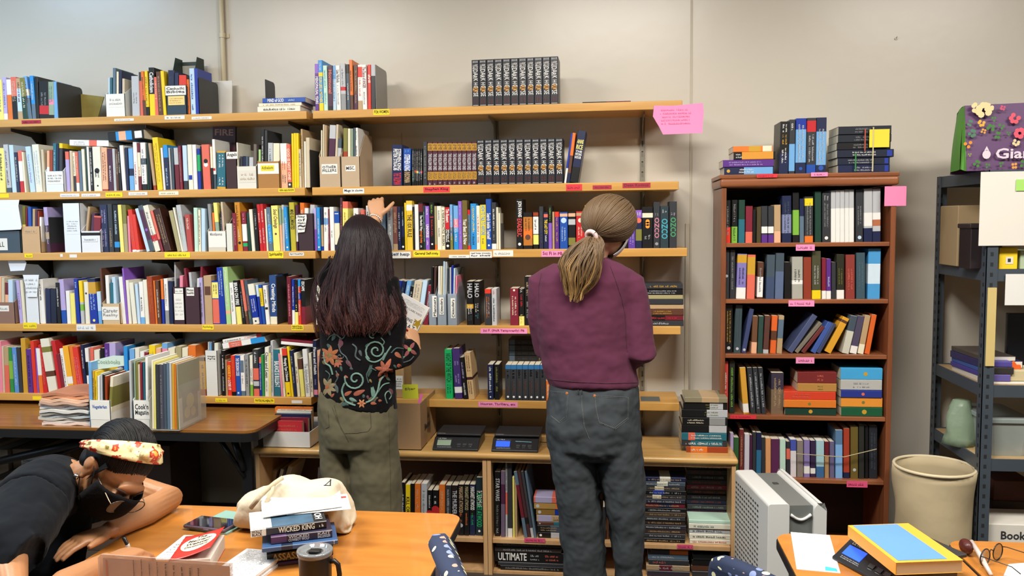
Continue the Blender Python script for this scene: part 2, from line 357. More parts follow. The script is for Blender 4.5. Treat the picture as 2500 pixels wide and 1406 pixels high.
def parse(line):
    head, _, tx = line.partition('|'); tk = head.split(); nums = []
    while tk and (tk[0].lstrip('-+').replace('.', '').isdigit()) and len(nums) < 4 and not (len(tk) == 1): nums.append(float(tk.pop(0)))
    cs = tk[0].split('+'); col = cs[0]; bands = []
    for b in cs[1:]:
        c, _, r = b.partition(':'); a, _, e = r.partition('-') if r else ('0', '', '.5'); bands.append((c, float(a or 0), float(e)))
    hard = 'H' in tk[1:]; texts = []; titled = None; tx = tx.strip()
    if tx == '-': pass
    elif not tx:
        cc = 'cream' if LUM(col) < .3 else random.choice(('charcoal', 'steel', 'maroon')); texts = [(cc, '~', .1, random.uniform(.55, .85), '')]
    else:
        for s in tx.split(';'):
            c, _, r = s.partition(':'); mode = ''
            if c[:2] in ('h,', 'i,', 'n,'): mode = c[0]; c = c[2:]
            r, _, q = r.partition('@'); a, _, e = q.partition('-') if q else ('.12', '', '.85')
            if r.startswith('!'): r = r[1:]; titled = r.replace('^', ' ')
            texts.append((c, r, float(a), float(e), mode))
    return nums, col, bands, texts, hard, titled
def row(where, group, Z, data, Y=None, back=.012, dmax=.235, cat='book', name='book', force=False):
    rnd = random.Random(where)
    for line in data.strip().split('\n'):
        if not line.strip(): continue
        nums, col, bands, texts, hard, ti = parse(line)
        yy = (SF if Y is None else Y) + back + rnd.uniform(0, .008)
        add_book(nums[0], nums[1], nums[2], nums[3] if len(nums) > 3 else None, col, bands, texts, yy, Z, where, group, dmax, cat=cat, name=name, hard=hard, lab=ti, force=force)
def stack(where, group, Y, Z, data, depth=None, cat='book', name='book', rotz=None, tilt=0.0):
    "lying books from the bottom up: x0 x1 thickness_in_pixels colour | text; returns the top height"
    rnd = random.Random(where + 'k')
    for line in data.strip().split('\n'):
        nums, col, bands, texts, hard, ti = parse(line); x0, x1, tp = nums[:3]; yy = Y + (rnd.uniform(0, .008) if rotz is None else 0)
        X0, X1 = xat(x0, yy, Z), xat(x1, yy, Z); pxm = F_PX / yy; w = tp / pxm * .985; h = X1 - X0
        M = Matrix.Translation((X1, yy, Z)) @ Matrix.Rotation(-PI / 2, 4, 'Y')
        if tilt: M = Matrix.Translation((X0, yy, Z)) @ Matrix.Rotation(tilt, 4, 'Y') @ Matrix.Translation((-X0, -yy, -Z)) @ M
        add_book(x0, x1, tp, None, col, bands, texts, yy, Z, where, group, cat=cat, name=name, flat=(M, w, h), d=depth or min(.66 * h, .24), hard=hard, lab=ti); Z += w + .0004
    return Z
def build_books(limit=300):
    isb = [b for b in BOOKS if b['cat'] == 'book']; isb.sort(key=lambda b: -b['area'] - (1e9 if b['force'] else 0)); keep = {id(b) for b in isb[:limit]}
    seq = {}
    for b in BOOKS: seq.setdefault(b['where'], []).append(b)
    ordn = ['', 'first', 'second', 'third', 'fourth', 'fifth', 'sixth', 'seventh', 'eighth', 'ninth', 'tenth', 'eleventh', 'twelfth'] + [f'{i}th' for i in range(13, 80)]
    ordn[21] = '21st'; ordn[22] = '22nd'; ordn[23] = '23rd'; ordn[31] = '31st'; ordn[32] = '32nd'; ordn[33] = '33rd'; ordn[41] = '41st'; ordn[42] = '42nd'
    def cw(c):
        if c not in HEX:
            a = hexrgb(c); c = min(HEX, key=lambda k: sum((math.sqrt(p) - math.sqrt(q)) ** 2 for p, q in zip(a, hexrgb(k))))
        return WORD.get(c, c)
    for wh, L in seq.items():
        vert = [b for b in L if not b['flat']]; flat = [b for b in L if b['flat']]; vert.sort(key=lambda b: b['px'][0])
        seen = {}; med = sorted(b['h'] for b in L)[len(L) // 2]; medw = sorted(b['w'] for b in L)[len(L) // 2]
        for LL in (vert, flat):
            for i, b in enumerate(LL):
                if 'word' not in b: b['word'] = cw(b['col'])
            for i, b in enumerate(LL):
                ad = 'tall ' if b['h'] > med * 1.1 else 'short ' if b['h'] < med * .87 else 'thick ' if b['w'] > medw * 1.4 else 'thin ' if b['w'] < medw * .62 else ''
                kind = b['cat']
                if b['lab']: tx = f"{b['word']} {kind} lettered {b['lab']}"[:60]
                elif b['bands']: tx = f"{ad}{b['word']} {kind} with {cw(max(b['bands'], key=lambda q: q[2] - q[1])[0])} panel"
                else: tx = f"{ad}{b['word']} {kind}"
                if b['flat']:
                    pos = 'topmost' if i == len(LL) - 1 else 'bottom' if i == 0 else ordn[i + 1] + ' from bottom'; opts = [f"{tx}, {pos} {wh}"]
                else:
                    l = LL[i - 1]['word'] if i else None; r = LL[i + 1]['word'] if i < len(LL) - 1 else None
                    opts = [f"{tx} {wh}"] if b['lab'] else []
                    if l and r: opts.append(f"{tx} between {l} and {r} {wh}")
                    opts.append(f"{tx}, {ordn[i + 1]} from left {wh}")
                b['opts'] = opts
    cnt = {}
    for b in BOOKS:
        for o in b['opts']: cnt[o] = cnt.get(o, 0) + 1
    used = set(); rest = MB()
    for b in BOOKS:
        parts = geo_book(b)
        if b['cat'] == 'book' and id(b) not in keep:
            for n_, mb in parts:
                for k, m in enumerate(mb.mats):
                    fs = [mb.f[i] for i, q in enumerate(mb.m) if q == k]; us = sorted({v for f in fs for v in f}); mp = {v: i for i, v in enumerate(us)}
                    rest.use(m).add([mb.v[v] for v in us], [tuple(mp[v] for v in f) for f in fs], b['M'])
            continue
        lab = next((o for o in b['opts'] if cnt[o] == 1 and len(o.split()) <= 16 and o not in used), None) or next((o for o in b['opts'][::-1] if o not in used), b['opts'][-1])
        lab = ' '.join(lab.split()[:16]); used.add(lab)
        root = thing(b['name'], lab, b['cat'], group=b['group']); root.matrix_world = b['M']
        for n_, mb in parts: mb.build(n_, mb.mats[0], root)
    if rest.v: tag(rest.build('packed_books', M_page), 'the remaining small and dark books packed on the brown bookcase, cabinet and shelf backs', 'books', kind='stuff')
# ================================================================ the rows of books (x0 x1 top [lean] colour | lettering, all read off the photograph)
Z1, Z2, Z3, Z4, Z5 = ZS
w1 = 'on topmost crowded shelf'; g1 = 'books on the topmost crowded shelf'
row(w1, g1, Z1, '''
-8 9 195 -6 lemon
9 19 189 -5 lilac+white:0-.15
20 31 194 -5 white+orange:0-.62 |-
31 44 188 -7 coral+black:0-.55
44 56 191 -6 tan+pale:.2-.75
56 68 190 -9 darkgreen+olive:.55-1
69 78 187 -14 sky+steel:0-.5+cream:.55-.7
79 88 185 -8 azure+steel:0-.35
88 95 187 -4 black |-
96 119 199 -2 black+red:.12-.35 |grey:~@.3-.65
119 132 200 -2 sage+black:0-.1+pink:.38-.52
132 142 199 -5 sky |-
323 341 186 -3 silver |grey:~@.4-.7
343 350 176 -5 charcoal+coral:0-.8 |-
350 357 174 -7 orange+brown:0-.35
357 364 173 -6 yellow+black:0-.2
366 379 165 -4 black+yellow:0-.45 |white:!Catholicism@.1-.52
379 387 188 -4 coral
387 398 175 -7 brown |tan:~@.1-.9
399 407 173 -8 yellow |-
457 464 184 -4 black+orange:.02-.9 |brown:~@.2-.9
466 478 167 -5 pale |blue:~@.1-.9
478 486 167 -4 royal |-
''')
stack('of small flat pile beside FOR WOMEN books', g1, SF + .005, Z1, '''
629 733 14 ivory |charcoal:~@.1-.9
632 736 8.5 cream |tan:~@.08-.9
641 745 12 blue |white:MIND of GOD@.12-.5;pale:~@.6-.75
''', depth=.16)
w2 = 'above the FOR WOMEN tag'; g2 = 'books on womens shelf'
row(w2, g2, Z1, '''
770 779 156 -2 purple+violet:.8-1 |white:MENOPAUSAL YEARS@.27-.85
779.5 790 147 -3 azure+yellow:.68-.76+yellow:0-.16 |white:~@.05-.2;yellow:!RUN LIKE A MOTHER@.34-.83
791 801 160 -2 mint |turquoise:~@.1-.5;turquoise:~@.6-.85
801 812 160 -1 plum+black:0-.1 |coral:Hormonal@.1-.62
812 821 160 -1 pale+sky:.7-1 |azure:~@.1-.8
822 832 160 white |charcoal:Lisa Nichols@.1-.38;silver:~@.42-.9
833 845 155 silver+grey:0-.35+red:.42-.5 |grey:~@.1-.5
847 855 157 slate+black:.8-1 |white:~@.4-.8
855 863 146 -2 orange+brown:0-.3 |brown:~@.2-.65
864 874 158 -1 brown+plum:0-.35 |tan:~@.1-.9
874 885 158 -1 white+scarlet:.72-.95+tan:0-.2 |coral:~@.3-.7
885.5 896 158 white |maroon:!The Dance of ANGER@.05-.52;grey:~@.6-.9
898 906 158 -1 scarlet |white:!shrill@.22-.4;coral:~@.45-.8
906.5 917 158 -1 charcoal+silver:.75-1 |-
''')
gd = 'matching dark novels with white scrawled lettering'
def dark(xs, tops, Z, where):
    for i in range(len(xs) - 1):
        t = tops[0] + (tops[1] - tops[0]) * i / (len(xs) - 2)
        row(where, gd, Z, f"{xs[i]} {xs[i+1]-.5} {t} black+22242b:0-1 |b98a4c:dot@.58-.7;silver:STOLARZ@.025-.06;n,white:INTO^THE@.1-.2;n,white:DARK HOUSE@.21-.79;6e2028:~@.83-.89;6e2028:~@.89-.95;silver:box@.975-.985", back=.004)
dark([1153, 1170.5, 1189, 1207.6, 1227.8, 1247.3, 1266.7, 1286.7, 1305, 1325, 1344, 1363.5], (146.6, 138), Z1, 'of dark novel row on topmost shelf')
stack('near the pink note', g2, SF + .05, Z1, '1422 1540 6 black+maroon:0-.5 |-', depth=.15)
w3 = 'on second crowded shelf'; g3 = 'books on the second crowded shelf'
row(w3, g3, Z2, '''
-12 14 362 -4 lemon
17 28 353 -10 silver+slate:.0-.1
30 40 354 -9 pale |-
41 49 372 -8 navy
50 60 368 -8 white+red:0-.27+coral:.75-1 |-
60 64 371 -8 cream |-
74 86 358 -13 pale |lilac:~
88 104 353 -11 ivory |pale:~
105 111 365 -6 beige |-
163 172 370 -6 lilac+coral:.8-1 |-
173 179 368 -4 beige |-
181 187 372 -6 cream+charcoal:0-.4
187 194 371 -6 coral+white:0-.22
195 202 368 -5 steel |-
203 210 364 -5 ivory |-
211 215 360 -4 darkgreen |-
216 221 358 -5 white |-
222 229 360 -5 black |white:~@.1-.9
230 249 358 -6 ivory |black:dot@.48-.6;black:~@.55-.7;black:dot@.86-.9
250 264 360 -4 peach+rust:0-.04
266 277 363 -4 plum |white:~@.4-.8
278 284 363 -4 silver |-
285 290 364 -3 brown
291 297 360 -4 black
299 308 355 -8 white |-
309 315 360 -4 navy |-
317 328 362 -4 sky+navy:.35-.52 |-
329 338 347 -6 white |red:~@.4-.9
339 346 349 -5 maroon+cream:.3-.8 |coral:~@.5-.7
347 359 348 -5 white+slate:.54-.67+black:0-.13 |grey:~
360 363 349 -3 darkgreen |-
364 370 348 -5 black |-
375 381 350 -14 rust+tan:.1-1 |-
384 397 336 -13 yellow |gold:~@.1-.9
399 404 361 -8 white |-
405 415 354 -8 navy+azure:.72-1 |pale:~@.5-.9
416 420 361 -6 silver |-
421 426 361 -5 slate |-
429 439 361 -6 silver+maroon:0-.6 |-
440 446 356 -6 wine |grey:~
449 459 355 -5 pale+charcoal:0-.2 |-
461 472 353 -5 ivory |royal:box@.68-.78
473 482 353 -4 white |-
484 491 363 -3 royal+emerald:.45-.85 |-
492 496 357 -4 black |-
497 515 353 -6 coral |black:dot@.32-.42;white:dot@.4-.5
516 521 358 -5 cream+black:0-.5 |-
522 528.5 340 -6 white+slate:0-.3 |red:box@.58-.63
529.5 551 369 0 teal+gold:0-.055+gold:.95-1 H |white:~@.1-.45;white:~@.7-.9
687 702.5 350 -3 peach+white:.55-1 |coral:~@.4-.6;charcoal:~@.7-.9
703.5 712 352 -5 coral+charcoal:0-.13 |cream:GOD IS NOT ONE@.1-.82;white:dot@.9-.95
713 718 326 -2 yellow |-
718.5 724 325 -2 yellow |-
724.5 730 325 -2 yellow |-
731 737 364 -2 beige
738 742.5 315 -3 tan |charcoal:~@.1-.6
743.5 748 345 -2 ivory |-
748.5 757 336 -2 beige |-
''')
stack('lying across the second crowded shelf row', g3, SF + .03, Z2 + .232, '170 265 15.5 white+coral:.3-.5 |silver:~@.1-.4', depth=.15, tilt=.04)
stack('lying above the ivory books on second shelf', g3, SF + .03, Z2 + .247, '265 352 24 black+azure:.33-.78+peach:.5-.7 |white:box@.75-.95', depth=.17, tilt=-.06)
w4 = 'above the red author tag'; g4 = 'books on the sparse second shelf'
row(w4, g4, Z2, '''
957 982 354 0 navy+12204e:0-1 H |white:STEPHEN KING^PETER STRAUB@.1-.62;red:THE TALISMAN@.68-.97
984.5 1003 363 0 black+blue:.42-1 |white:STEPHEN KING@.16-.6;tan:INSOMNIA@.63-.92;sky:~@.04-.1
1006 1010.7 363 0 black+darkgreen:.1-.4 |white:~@.05-.9
1011 1015.7 363 0 black+red:.36-.42 |silver:~@.05-.9
1016 1020.7 363 0 black+yellow:.34-.4 |white:~@.05-.9
1021 1025.7 363 0 black+azure:.33-.38 |silver:~@.05-.9
1026 1031 363 0 black+red:.34-.4 |white:~@.05-.9
1032.5 1043 346 0 charcoal |grey:~@.1-.9
''')
xs = [1044, 1056, 1068.5, 1080.8, 1092.8, 1104.3, 1116.4, 1127.4, 1139, 1151.7, 1164]
for a, b in zip(xs, xs[1:]):
    row('of maroon row with gold blocks', 'matching maroon novels with gold bands', Z2, f"{a} {b-.4} 346.6 0 4a2230+gold:.8-.965+gold:.125-.31 |4a2230:GUILLERMO^DEL TORO@.05-.19;silver:THE HOLLOW ONES@.27-.65;4a2230:CHUCK^HOGAN@.7-.86;silver:~@.93-.98", back=.004)
dark([1165, 1183.8, 1203, 1221.4, 1241, 1259.8, 1279, 1298.5, 1317.7, 1337, 1356, 1375], (341.5, 337.5), Z2, 'of dark novel row on second shelf')
row(w4, g4, Z2, '''
1377 1382 326 17 royal+white:0-.3 |-
1383 1391 325 15 brown+orange:.55-1+navy:0-.2 |-
1391 1411 321 20 navy+black:0-.3 |h,lemon:ANNE@.17-.25;h,lemon:RICE@.27-.36;h,white:THE@.38-.42;h,white:WITCHING@.43-.48;h,white:HOUR@.49-.54
''')
w5 = 'on the middle crowded shelf'; g5 = 'books on the middle crowded shelf'
row(w5, g5, Z3, '''
115 124 506 -10 plum+lilac:.6-1+tan:.3-.45 |silver:~
248 266 500 -5 navy |lilac:~@.1-.4;lilac:~@.5-.9
267 278 498 -6 charcoal |tan:~@.5-.9
280 292 500 -6 black+azure:.1-.22 |pale:~@.1-.65
294 303 500 -8 lemon |-
304 313 500 -7 khaki+olive:.6-1 |-
314 319 527 -5 pink |-
323 333 512 -12 scarlet+white:0-.05 |coral:~@.2-.8
333 341 524 -12 scarlet+white:0-.05 |-
358 366 510 -29 pale |-
367 378 503 -31 slate+plum:.25-.9 |violet:dot@.5-.56
379 392 503 -31 ivory+red:.22-.36 |grey:~
393 399 515 -27 wine+coral:.3-1 |-
402 418 512 -28 3d2118 |tan:~
433 443 515 -22 khaki |-
443 447 507 -22 ivory |-
447 458 501 -18 silver |mint:~
458 470 524 -8 b04844 H |cream:~@.1-.4
475 484 507 -3 mint |-
485 491 512 -2 cream |brown:~
492 501 509 -1 pale |-
571 580 520 -5 wine |pink:~
580.5 593 494 -9 c98722 |brown:~@.05-.5;black:dot@.8-.86;cream:~@.55-.8
594 605 516 -6 wine+white:.25-.68+emerald:.12-.2 |pink:~@.05-.3
606 613 519 -5 darkgreen |-
615 623 511 -8 ivory |-
624 632 509 -6 black |silver:~@.1-.5
635 642.5 499 -9 red |white:~@.14-.4;white:~@.5-.85
643 650 498 -9 red |white:~@.14-.4;white:~@.5-.85
651 655 510 -6 cream |-
657 667 506 -8 steel+azure:.2-.6 |pale:~
668 684 502 -7 lemon |i,brown:Soul Cravings@.08-.5;brown:dot@.6-.65
685 690 507 -5 sage+peach:0-.6 |-
690.5 696 500 -4 silver+sage:.6-.9 |-
698 706 505 -7 azure |white:~@.2-.75;white:dot@.9-.94
711 723 494 -6 olive+b9ad35:0-1 |black:!MIND ILLUMINATED@.15-.56
724 729 500 -3 plum+white:.2-.7 |-
767 774 508 -3 violet+lilac:.5-1 |-
''')
row('beside the brown box lid on middle shelf', g5, Z3, '''
775 783 506 -2 azure |white:~@.25-.75;white:dot@.9-.94
785 790 507 -2 tan+navy:.6-1+royal:0-.1 |-
791 801 506 -1 white+sky:.6-.75 |grey:~@.1-.6
802 806 510 wine |lilac:~
807 817 505 white |grey:~@.5-.7
818 830 516 cream+blue:.7-1+navy:0-.15 |white:box@.05-.07
831 836 482 -1 4e3038 |pink:~
837 850 492 -1 lemon+coral:.86-1 |gold:~@.2-.7
''')
w6 = 'on the General Self-Help shelf'; g6 = 'books on the self-help shelf'
row(w6, g6, Z3, '''
865 877 508 white |charcoal:~
883 892 512 coral |-
896 904 502 white |charcoal:~
904 912 506 lemon |charcoal:~
930 942 517 -3 steel |-
947 960 505 grey+8f9192:.5-1 H |maroon:~@.1-.3;white:~@.4-.65;black:~@.88-.95
960.5 971 504 7a4a42+tan:0-.14 |tan:!colors of goodbye@.14-.6
972 980 505 navy |white:~@.1-.5;white:~@.55-.78
981 988 504 black+navy:.3-.7 |pale:~@.1-.45;white:dot@.9-.95
989 993 495 yellow |-
993.5 1008 490 e3bf3c+white:.8-.92 |black:!THE 10X RULE@.28-.74
1009 1013.5 505 black |grey:~@.1-.5
1014 1023 499 white |-
1023.5 1034 494 black+maroon:.8-.97 |white:The Mindful Way@.27-.6;orange:through Anxiety@.6-.86;white:~@.9-.95
1034 1039 502 darkgreen |mint:~
1039.5 1049 503 violet |white:~@.03-.2;white:!UNIVERSE@.42-.72;white:~@.78-.9
1050 1061 494 black |lime:~@.05-.25;red:box@.3-.32;red:~@.36-.72;white:dot@.86-.9
1062 1067 503 khaki+orange:0-.12 |-
1068 1078.5 503 ivory |grey:~@.1-.32;grey:~@.5-.7
1079 1087 506 cream |black:!A YEAR IN PRACTICE@.06-.62;black:RUSKIN@.66-.9
1088 1099 506 black+red:.48-1 |white:Tim Russert@.04-.36;white:Wisdom of^Our Fathers@.52-.82;white:dot@.88-.94
1099.5 1106 499 steel+sky:.5-1+olive:0-.3 |white:~@.2-.8
1108 1119.5 502 sky+pink:.5-.7+azure:0-.4 |white:~@.3-.9
1120 1129 491 -1 violet |lilac:~@.05-.3;lilac:~@.35-.9
1129.5 1142 489 6b5c2a |white:!Your Best Life Now@.38-.9
1142.5 1149 512 steel+scarlet:0-.1+red:.88-1 |charcoal:~
1150 1163.5 497 azure |yellow:~@.05-.62;navy:~@.66-.9
1164 1173 502 ivory |scarlet:~@.2-.9
1173.5 1187 500 yellow |azure:!HOW TO TALK TO ANYONE@.02-.68;teal:~@.75-.88
1187.5 1200 486 blue |white:!Search Inside Yourself@.28-.8;white:dot@.9-.94
1201 1212 494 charcoal+white:0-.12 |white:~@.1-.62;grey:~@.66-.8
1212.5 1217 506 cream |-
1217.5 1222 520 cream |-
''')
w7 = 'of the adventure novels on the middle shelf'; g7 = 'novels at the end of middle shelf'
row(w7, g7, Z3, '''
1261 1276.5 486 black |white:JON EVANS@.04-.36;d6453a:EXADELIC@.39-.75;white:dot@.87-.93
1278 1300 519 b9732c+black:.88-1+black:0-.1+orange:.3-.55 |brown:~@.15-.5;brown:dot@.6-.75
1302 1315 516 black+white:.4-.86+lemon:.12-.38+rust:.88-.97 |charcoal:~@.15-.55
1317 1327 504 charcoal+2b2b45:0-.5 |slate:~@.1-.9
1328 1338 518 navy+coral:.86-.95 |yellow:THE LAST CITY@.2-.6;white:~@.63-.8
1339 1348 502 black+violet:0-.6 |lime:~@.05-.36
1349 1354 517 tan |-
1355 1365 517 purple+scarlet:.86-1 |gold:~@.15-.5;gold:~@.55-.85
1367 1386 518 blue+peach:.88-.96 |pale:dot@.15-.3;pale:~@.4-.8
1388 1405 517 black+olive:.1-.3+peach:.87-.96+silver:.65-.8 |-
1407 1427 516 red+tan:.88-.96 |cream:dot@.18-.3;cream:~@.4-.7
1428 1445 501 yellow |charcoal:~
1502 1518 520 orange |black:~
1520 1532 516 black |coral:~
1534 1551 518 5c3d9e |lilac:~@.6-.9
1552 1567 513 navy+violet:.8-1+olive:.2-.5 |coral:dot@.2-.34;white:~@.05-.15
1568 1594 505 black+cream:.74-.85 |f0962e:dot@.3-.4;f0962e:dot@.36-.46;f0962e:dot@.42-.52;silver:~@.68-.78
1595.5 1611 493 charcoal |grey:~@.24-.3;c77a90:OZCO@.34-.78;grey:dot@.87-.94
1612 1632 503 2c3b42 |silver:~@.08-.16;3da3b5:OZCO@.3-.78
1634 1652 492 charcoal |silver:~@.24-.3;3f9a62:OZCO@.34-.76
''')
w8 = 'on the fourth crowded shelf'; g8 = 'books on the fourth crowded shelf'
row(w8, g8, Z4, '''
48 56 684 -10 lilac |violet:~@.3-.7
56.5 64 684 -9 cream |-
99 111 682 -8 white |navy:~@.1-.5
112 124 704 -2 navy |-
124.5 138 704 -2 1a2038 |-
140 149 690 -6 black |white:~@.1-.6
151 163 682 -9 lilac+blue:0-.3 |-
164 173 710 -4 white |-
174 185 716 -4 lemon |-
187 196 681 -8 royal |pale:~@.05-.2
198 206 685 -7 silver+yellow:.5-1+lime:.3-.45 |-
209 219 688 -6 ivory |charcoal:dot@.25-.3
221 240 680 -9 royal+gold:.66-.92+navy:.93-1 |pale:~@.3-.7;lemon:dot@.9-.96
241 250 712 -6 pale+sky:0-.4 |-
299 308 676 -10 white |-
309 313 655 -12 violet |-
314 321 684 -8 ivory |-
324 334 690 -10 ivory |-
336 343 693 -8 pale |-
344 354 688 -6 white+sky:0-.16 |charcoal:~@.35-.7
355 364 683 -7 ivory |-
366 379 675 -9 rust |orange:~@.1-.8
380 384 685 -7 orange |-
385 393 685 -7 brown |white:~@.2-.9
396 402 681 -6 royal+orange:.55-1 |-
404 413 680 -5 white+grey:0-.3 |grey:~@.1-.6
414.5 424 686 -5 navy |-
491 499 678 -6 lilac |steel:~@.1-.9
501 519.5 673 -6 tan |brown:box@.22-.4
520.5 536.5 686 -5 royal+coral:.02-.58+lemon:.6-.97 H |brown:~@.08-.3
537 552 653 -9 royal+sky:0-.001 |pale:~@.05-.5
553 564.5 652 -10 pastelgreen+peach:.18-.24 |white:~@.05-.7
566 576.5 690 -7 white |grey:~@.1-.75
579 590.5 685 -11 black+lemon:0-.4 |white:!BRAIN ON FIRE@.05-.56
592 600 694 -10 black |grey:~
601 608 684 -15 coral+brown:0-.3 |peach:~
609 616.5 684 -14 slate |coral:~@.3-.7;lime:~@.72-.9
618 633 694 -14 ivory+royal:.16-.72 |white:~@.35-.7;navy:dot@.9-.95
634.5 640.5 695 -11 royal+pale:.7-1 |-
641.5 648 696 -11 blue+yellow:.46-.92 |charcoal:~@.15-.5
650 659 697 -9 white |charcoal:~@.1-.5;black:box@.56-.62
660.5 677 672 -4 2b4a80+cream:0-.16 H |white:!Creating Minds@.17-.75
703 713 675 -4 maroon |pink:~@.15-.85
713.5 720 682 -2 royal+white:0-.32 |white:~@.15-.6
720.5 728 683 -2 black+lemon:0-.28 |wine:~@.1-.5;lemon:~@.55-.7
728.5 736 682 -3 scarlet+azure:.84-1+royal:.55-.7 |white:~
736.5 746 683 -2 black+wine:0-.4 |white:!ESCAPE@.04-.25
772 782 697 -3 ivory |charcoal:STRENGTHS@.05-.5;maroon:box@.54-.6;charcoal:~@.65-.85
783 789 735 -4 coral |-
''')
w9 = 'beside the clear Planners file'; g9 = 'books on the fourth sparse shelf'
row(w9, g9, Z4, '''
938 950 690 16 white |charcoal:~
951 963.5 686 18 royal |pale:~@.05-.3
964 973 687 18 navy |steel:~
975 985.5 686 19 sky |white:~@.1-.5
986 995.5 700 16 black |silver:~@.1-.7
997 1016 688 15 beige+wine:0-.42 |grey:~@.05-.4
1017.5 1029 685 15 sky+pale:.3-1 |-
1034 1045 697 11 wine |white:~@.15-.8
1140 1156 687 -1 black+gold:.38-.48 |silver:HALO@.05-.38;white:~@.55-.75;slate:~@.78-.9
1158 1172 687 -1 black |silver:HALO@.05-.36;white:~@.5-.72;turquoise:~@.74-.85
1184.5 1199 705.6 -1 charcoal+scarlet:.88-1 |orange:~@.2-.82;white:~@.35-.7
1201 1213 705 silver |coral:~@.05-.15;charcoal:~@.25-.95
1246 1266 704 wine |cream:~@.2-.75;cream:dot@.02-.08
1267.5 1280 705 black+lemon:0-.25 |white:~@.02-.1;red:~@.15-.5;lemon:~@.7-.95
1281.5 1295.5 675 black |tan:~@.1-.4;grey:~@.5-.85
1299 1310 735 -4 white+violet:.2-.8 |-
''')
stack('beside the burgundy sweater on short shelf', 'flat pile on the short shelf', SF + .01, Z4, '''
1578 1669 13 charcoal |silver:~@.05-.6
1580 1668 13 maroon+black:.5-1 |red:~
1576 1669 15 brown |gold:~@.2-.7
1574 1669 11 tan |-
1572 1668 13 charcoal |-
1572 1667 10 khaki |-
1570 1667 15 black |silver:~
1573 1667 13 charcoal |gold:~
''', depth=.15)
w10 = 'on the lowest crowded shelf'; g10 = 'books on the lowest crowded shelf'
row(w10, g10, Z5, '''
-6 6 833 -5 pink |-
6.5 12 845 -4 beige |-
12.5 23 847 -4 coral+tan:.6-1 |-
25 35 848 -7 green+lime:.3-.7 |-
36 46 848 -8 5b8fd0 |pale:~
47 55.5 848 -8 charcoal |-
57 68 826 -9 gold |-
69 81 852 -7 purple |navy:~
82 90 832 -9 scarlet |-
91 95 850 -6 violet |-
96 104.5 851 -9 white+orange:0-.4 |-
105 117 842 -13 red |coral:~
119 140 828 -22 ivory+brown:.3-.4+olive:.75-.85 |-
143 152 832 -19 red |-
152.5 160 865 -16 wine |-
160.5 168 851 -16 white |brown:~
169 181.5 845 -17 f0b030+white:.2-.35 |-
182 189.5 846 -14 orange |-
190 205 848 -17 scarlet |pink:~@.2-.9
206 213 842 -11 navy |white:~@.1-.5
214 222 850 -8 white+black:.4-.7 |-
223 231 848 -4 coral |-
232 245 855 -3 ivory |-
247 256 850 -3 black |-
257 268 838 -3 purple |lilac:~
269 284 837 -3 lilac |-
304 313 845 -3 azure |-
319 331 852 -4 sky |-
332 342 850 -3 ivory |-
344 354 858 -3 white |-
355 364 860 -3 wine |-
366 381 843 -3 yellow |gold:~
383 395 850 -3 peach |-
397 410 838 -2 sky+pink:.0-.9 |-
412 428 850 -2 cream |-
430 444 846 -2 khaki |-
446 460 850 -2 cream |-
462 480 843 -3 orange |-
481 506 872 -3 d9a136+brown:.9-1+rust:0-.16 H |brown:~@.2-.3;brown:~@.4-.85
542 550.5 856 -3 black |white:~@.1-.4;silver:~@.5-.9
551 556 868 -3 tan+brown:.9-1 |-
557 566 883 -4 scarlet |yellow:CHOOSE IT to@.1-.52;white:LOSE IT@.54-.84
566.5 576 868 -4 scarlet+black:0-.1 |orange:~@.1-.5
577 588 868 -4 blue |white:THE CIRCADIAN CODE@.06-.5;pale:dot@.9-.95
589 599 868 -3 white+steel:0-.12 |steel:box@.12-.42;grey:~@.5-.7
600.5 609 865 -3 grey |charcoal:~@.1-.8
611 618 868 -2 ivory+lime:0-.28 |grey:!CLEAN GUT@.32-.65
620 633 853 -3 charcoal+coral:.35-.6+silver:.22-.32+coral:0-.16 |white:~@.05-.3
634 639.5 872 -2 royal+coral:.85-1 |white:~
640 646 866 green |-
647 656.5 848 -1 ivory |charcoal:!Clean and Lean@.1-.62;grey:~@.68-.9
657 661 862 -1 lemon |-
662 668 832 -2 silver |charcoal:~@.05-.95
670 685.5 853 -3 teal |white:BALANCE IS BULLSH-T@.25-.8
686.5 691 863 -8 pink |-
692 697 850 -10 cream |coral:~
699 710.5 851 -12 black+scarlet:.85-1+yellow:0-.3 |white:!Managing Type 2 Diabetes@.2-.68;black:dot@.92-.96
711.5 717 846 -12 yellow |-
718 725 856 -12 navy |silver:~@.1-.75
726 733 862 -9 cream |charcoal:~@.3-.5;coral:~@.5-.7
735 744.5 876 -9 lemon+brown:.72-1 |-
746.5 758 853 -9 white |grey:The Alzheimers Solution@.3-.92
759 765.5 862 -6 cream |tan:~;black:~@.6-.9
767 776 831 -5 navy+pink:.04-.13 |white:!Fitness and Health@.12-.6;lilac:~@.68-.8
777 786 855 -4 peach |pink:~@.1-.5
''')
stack('lying tilted over the physical health books', g10, SF + .02, Z5 + .235, '''
545 650 15 white+azure:.0-.33+coral:.55-.85 |white:~@.2-.4
545 640 10 white+red:0-.12 |charcoal:~@.02-.5;coral:~@.55-.85
''', depth=.15, tilt=-.17)
stack('lying on the thyroid and diabetes books', g10, SF + .02, Z5 + .262, '''
686 764 8 white |-
686 764 6 wine |-
''', depth=.16, tilt=.08)
w11 = 'behind the PNR pink tag'; g11 = 'books on the lowest sparse shelf'
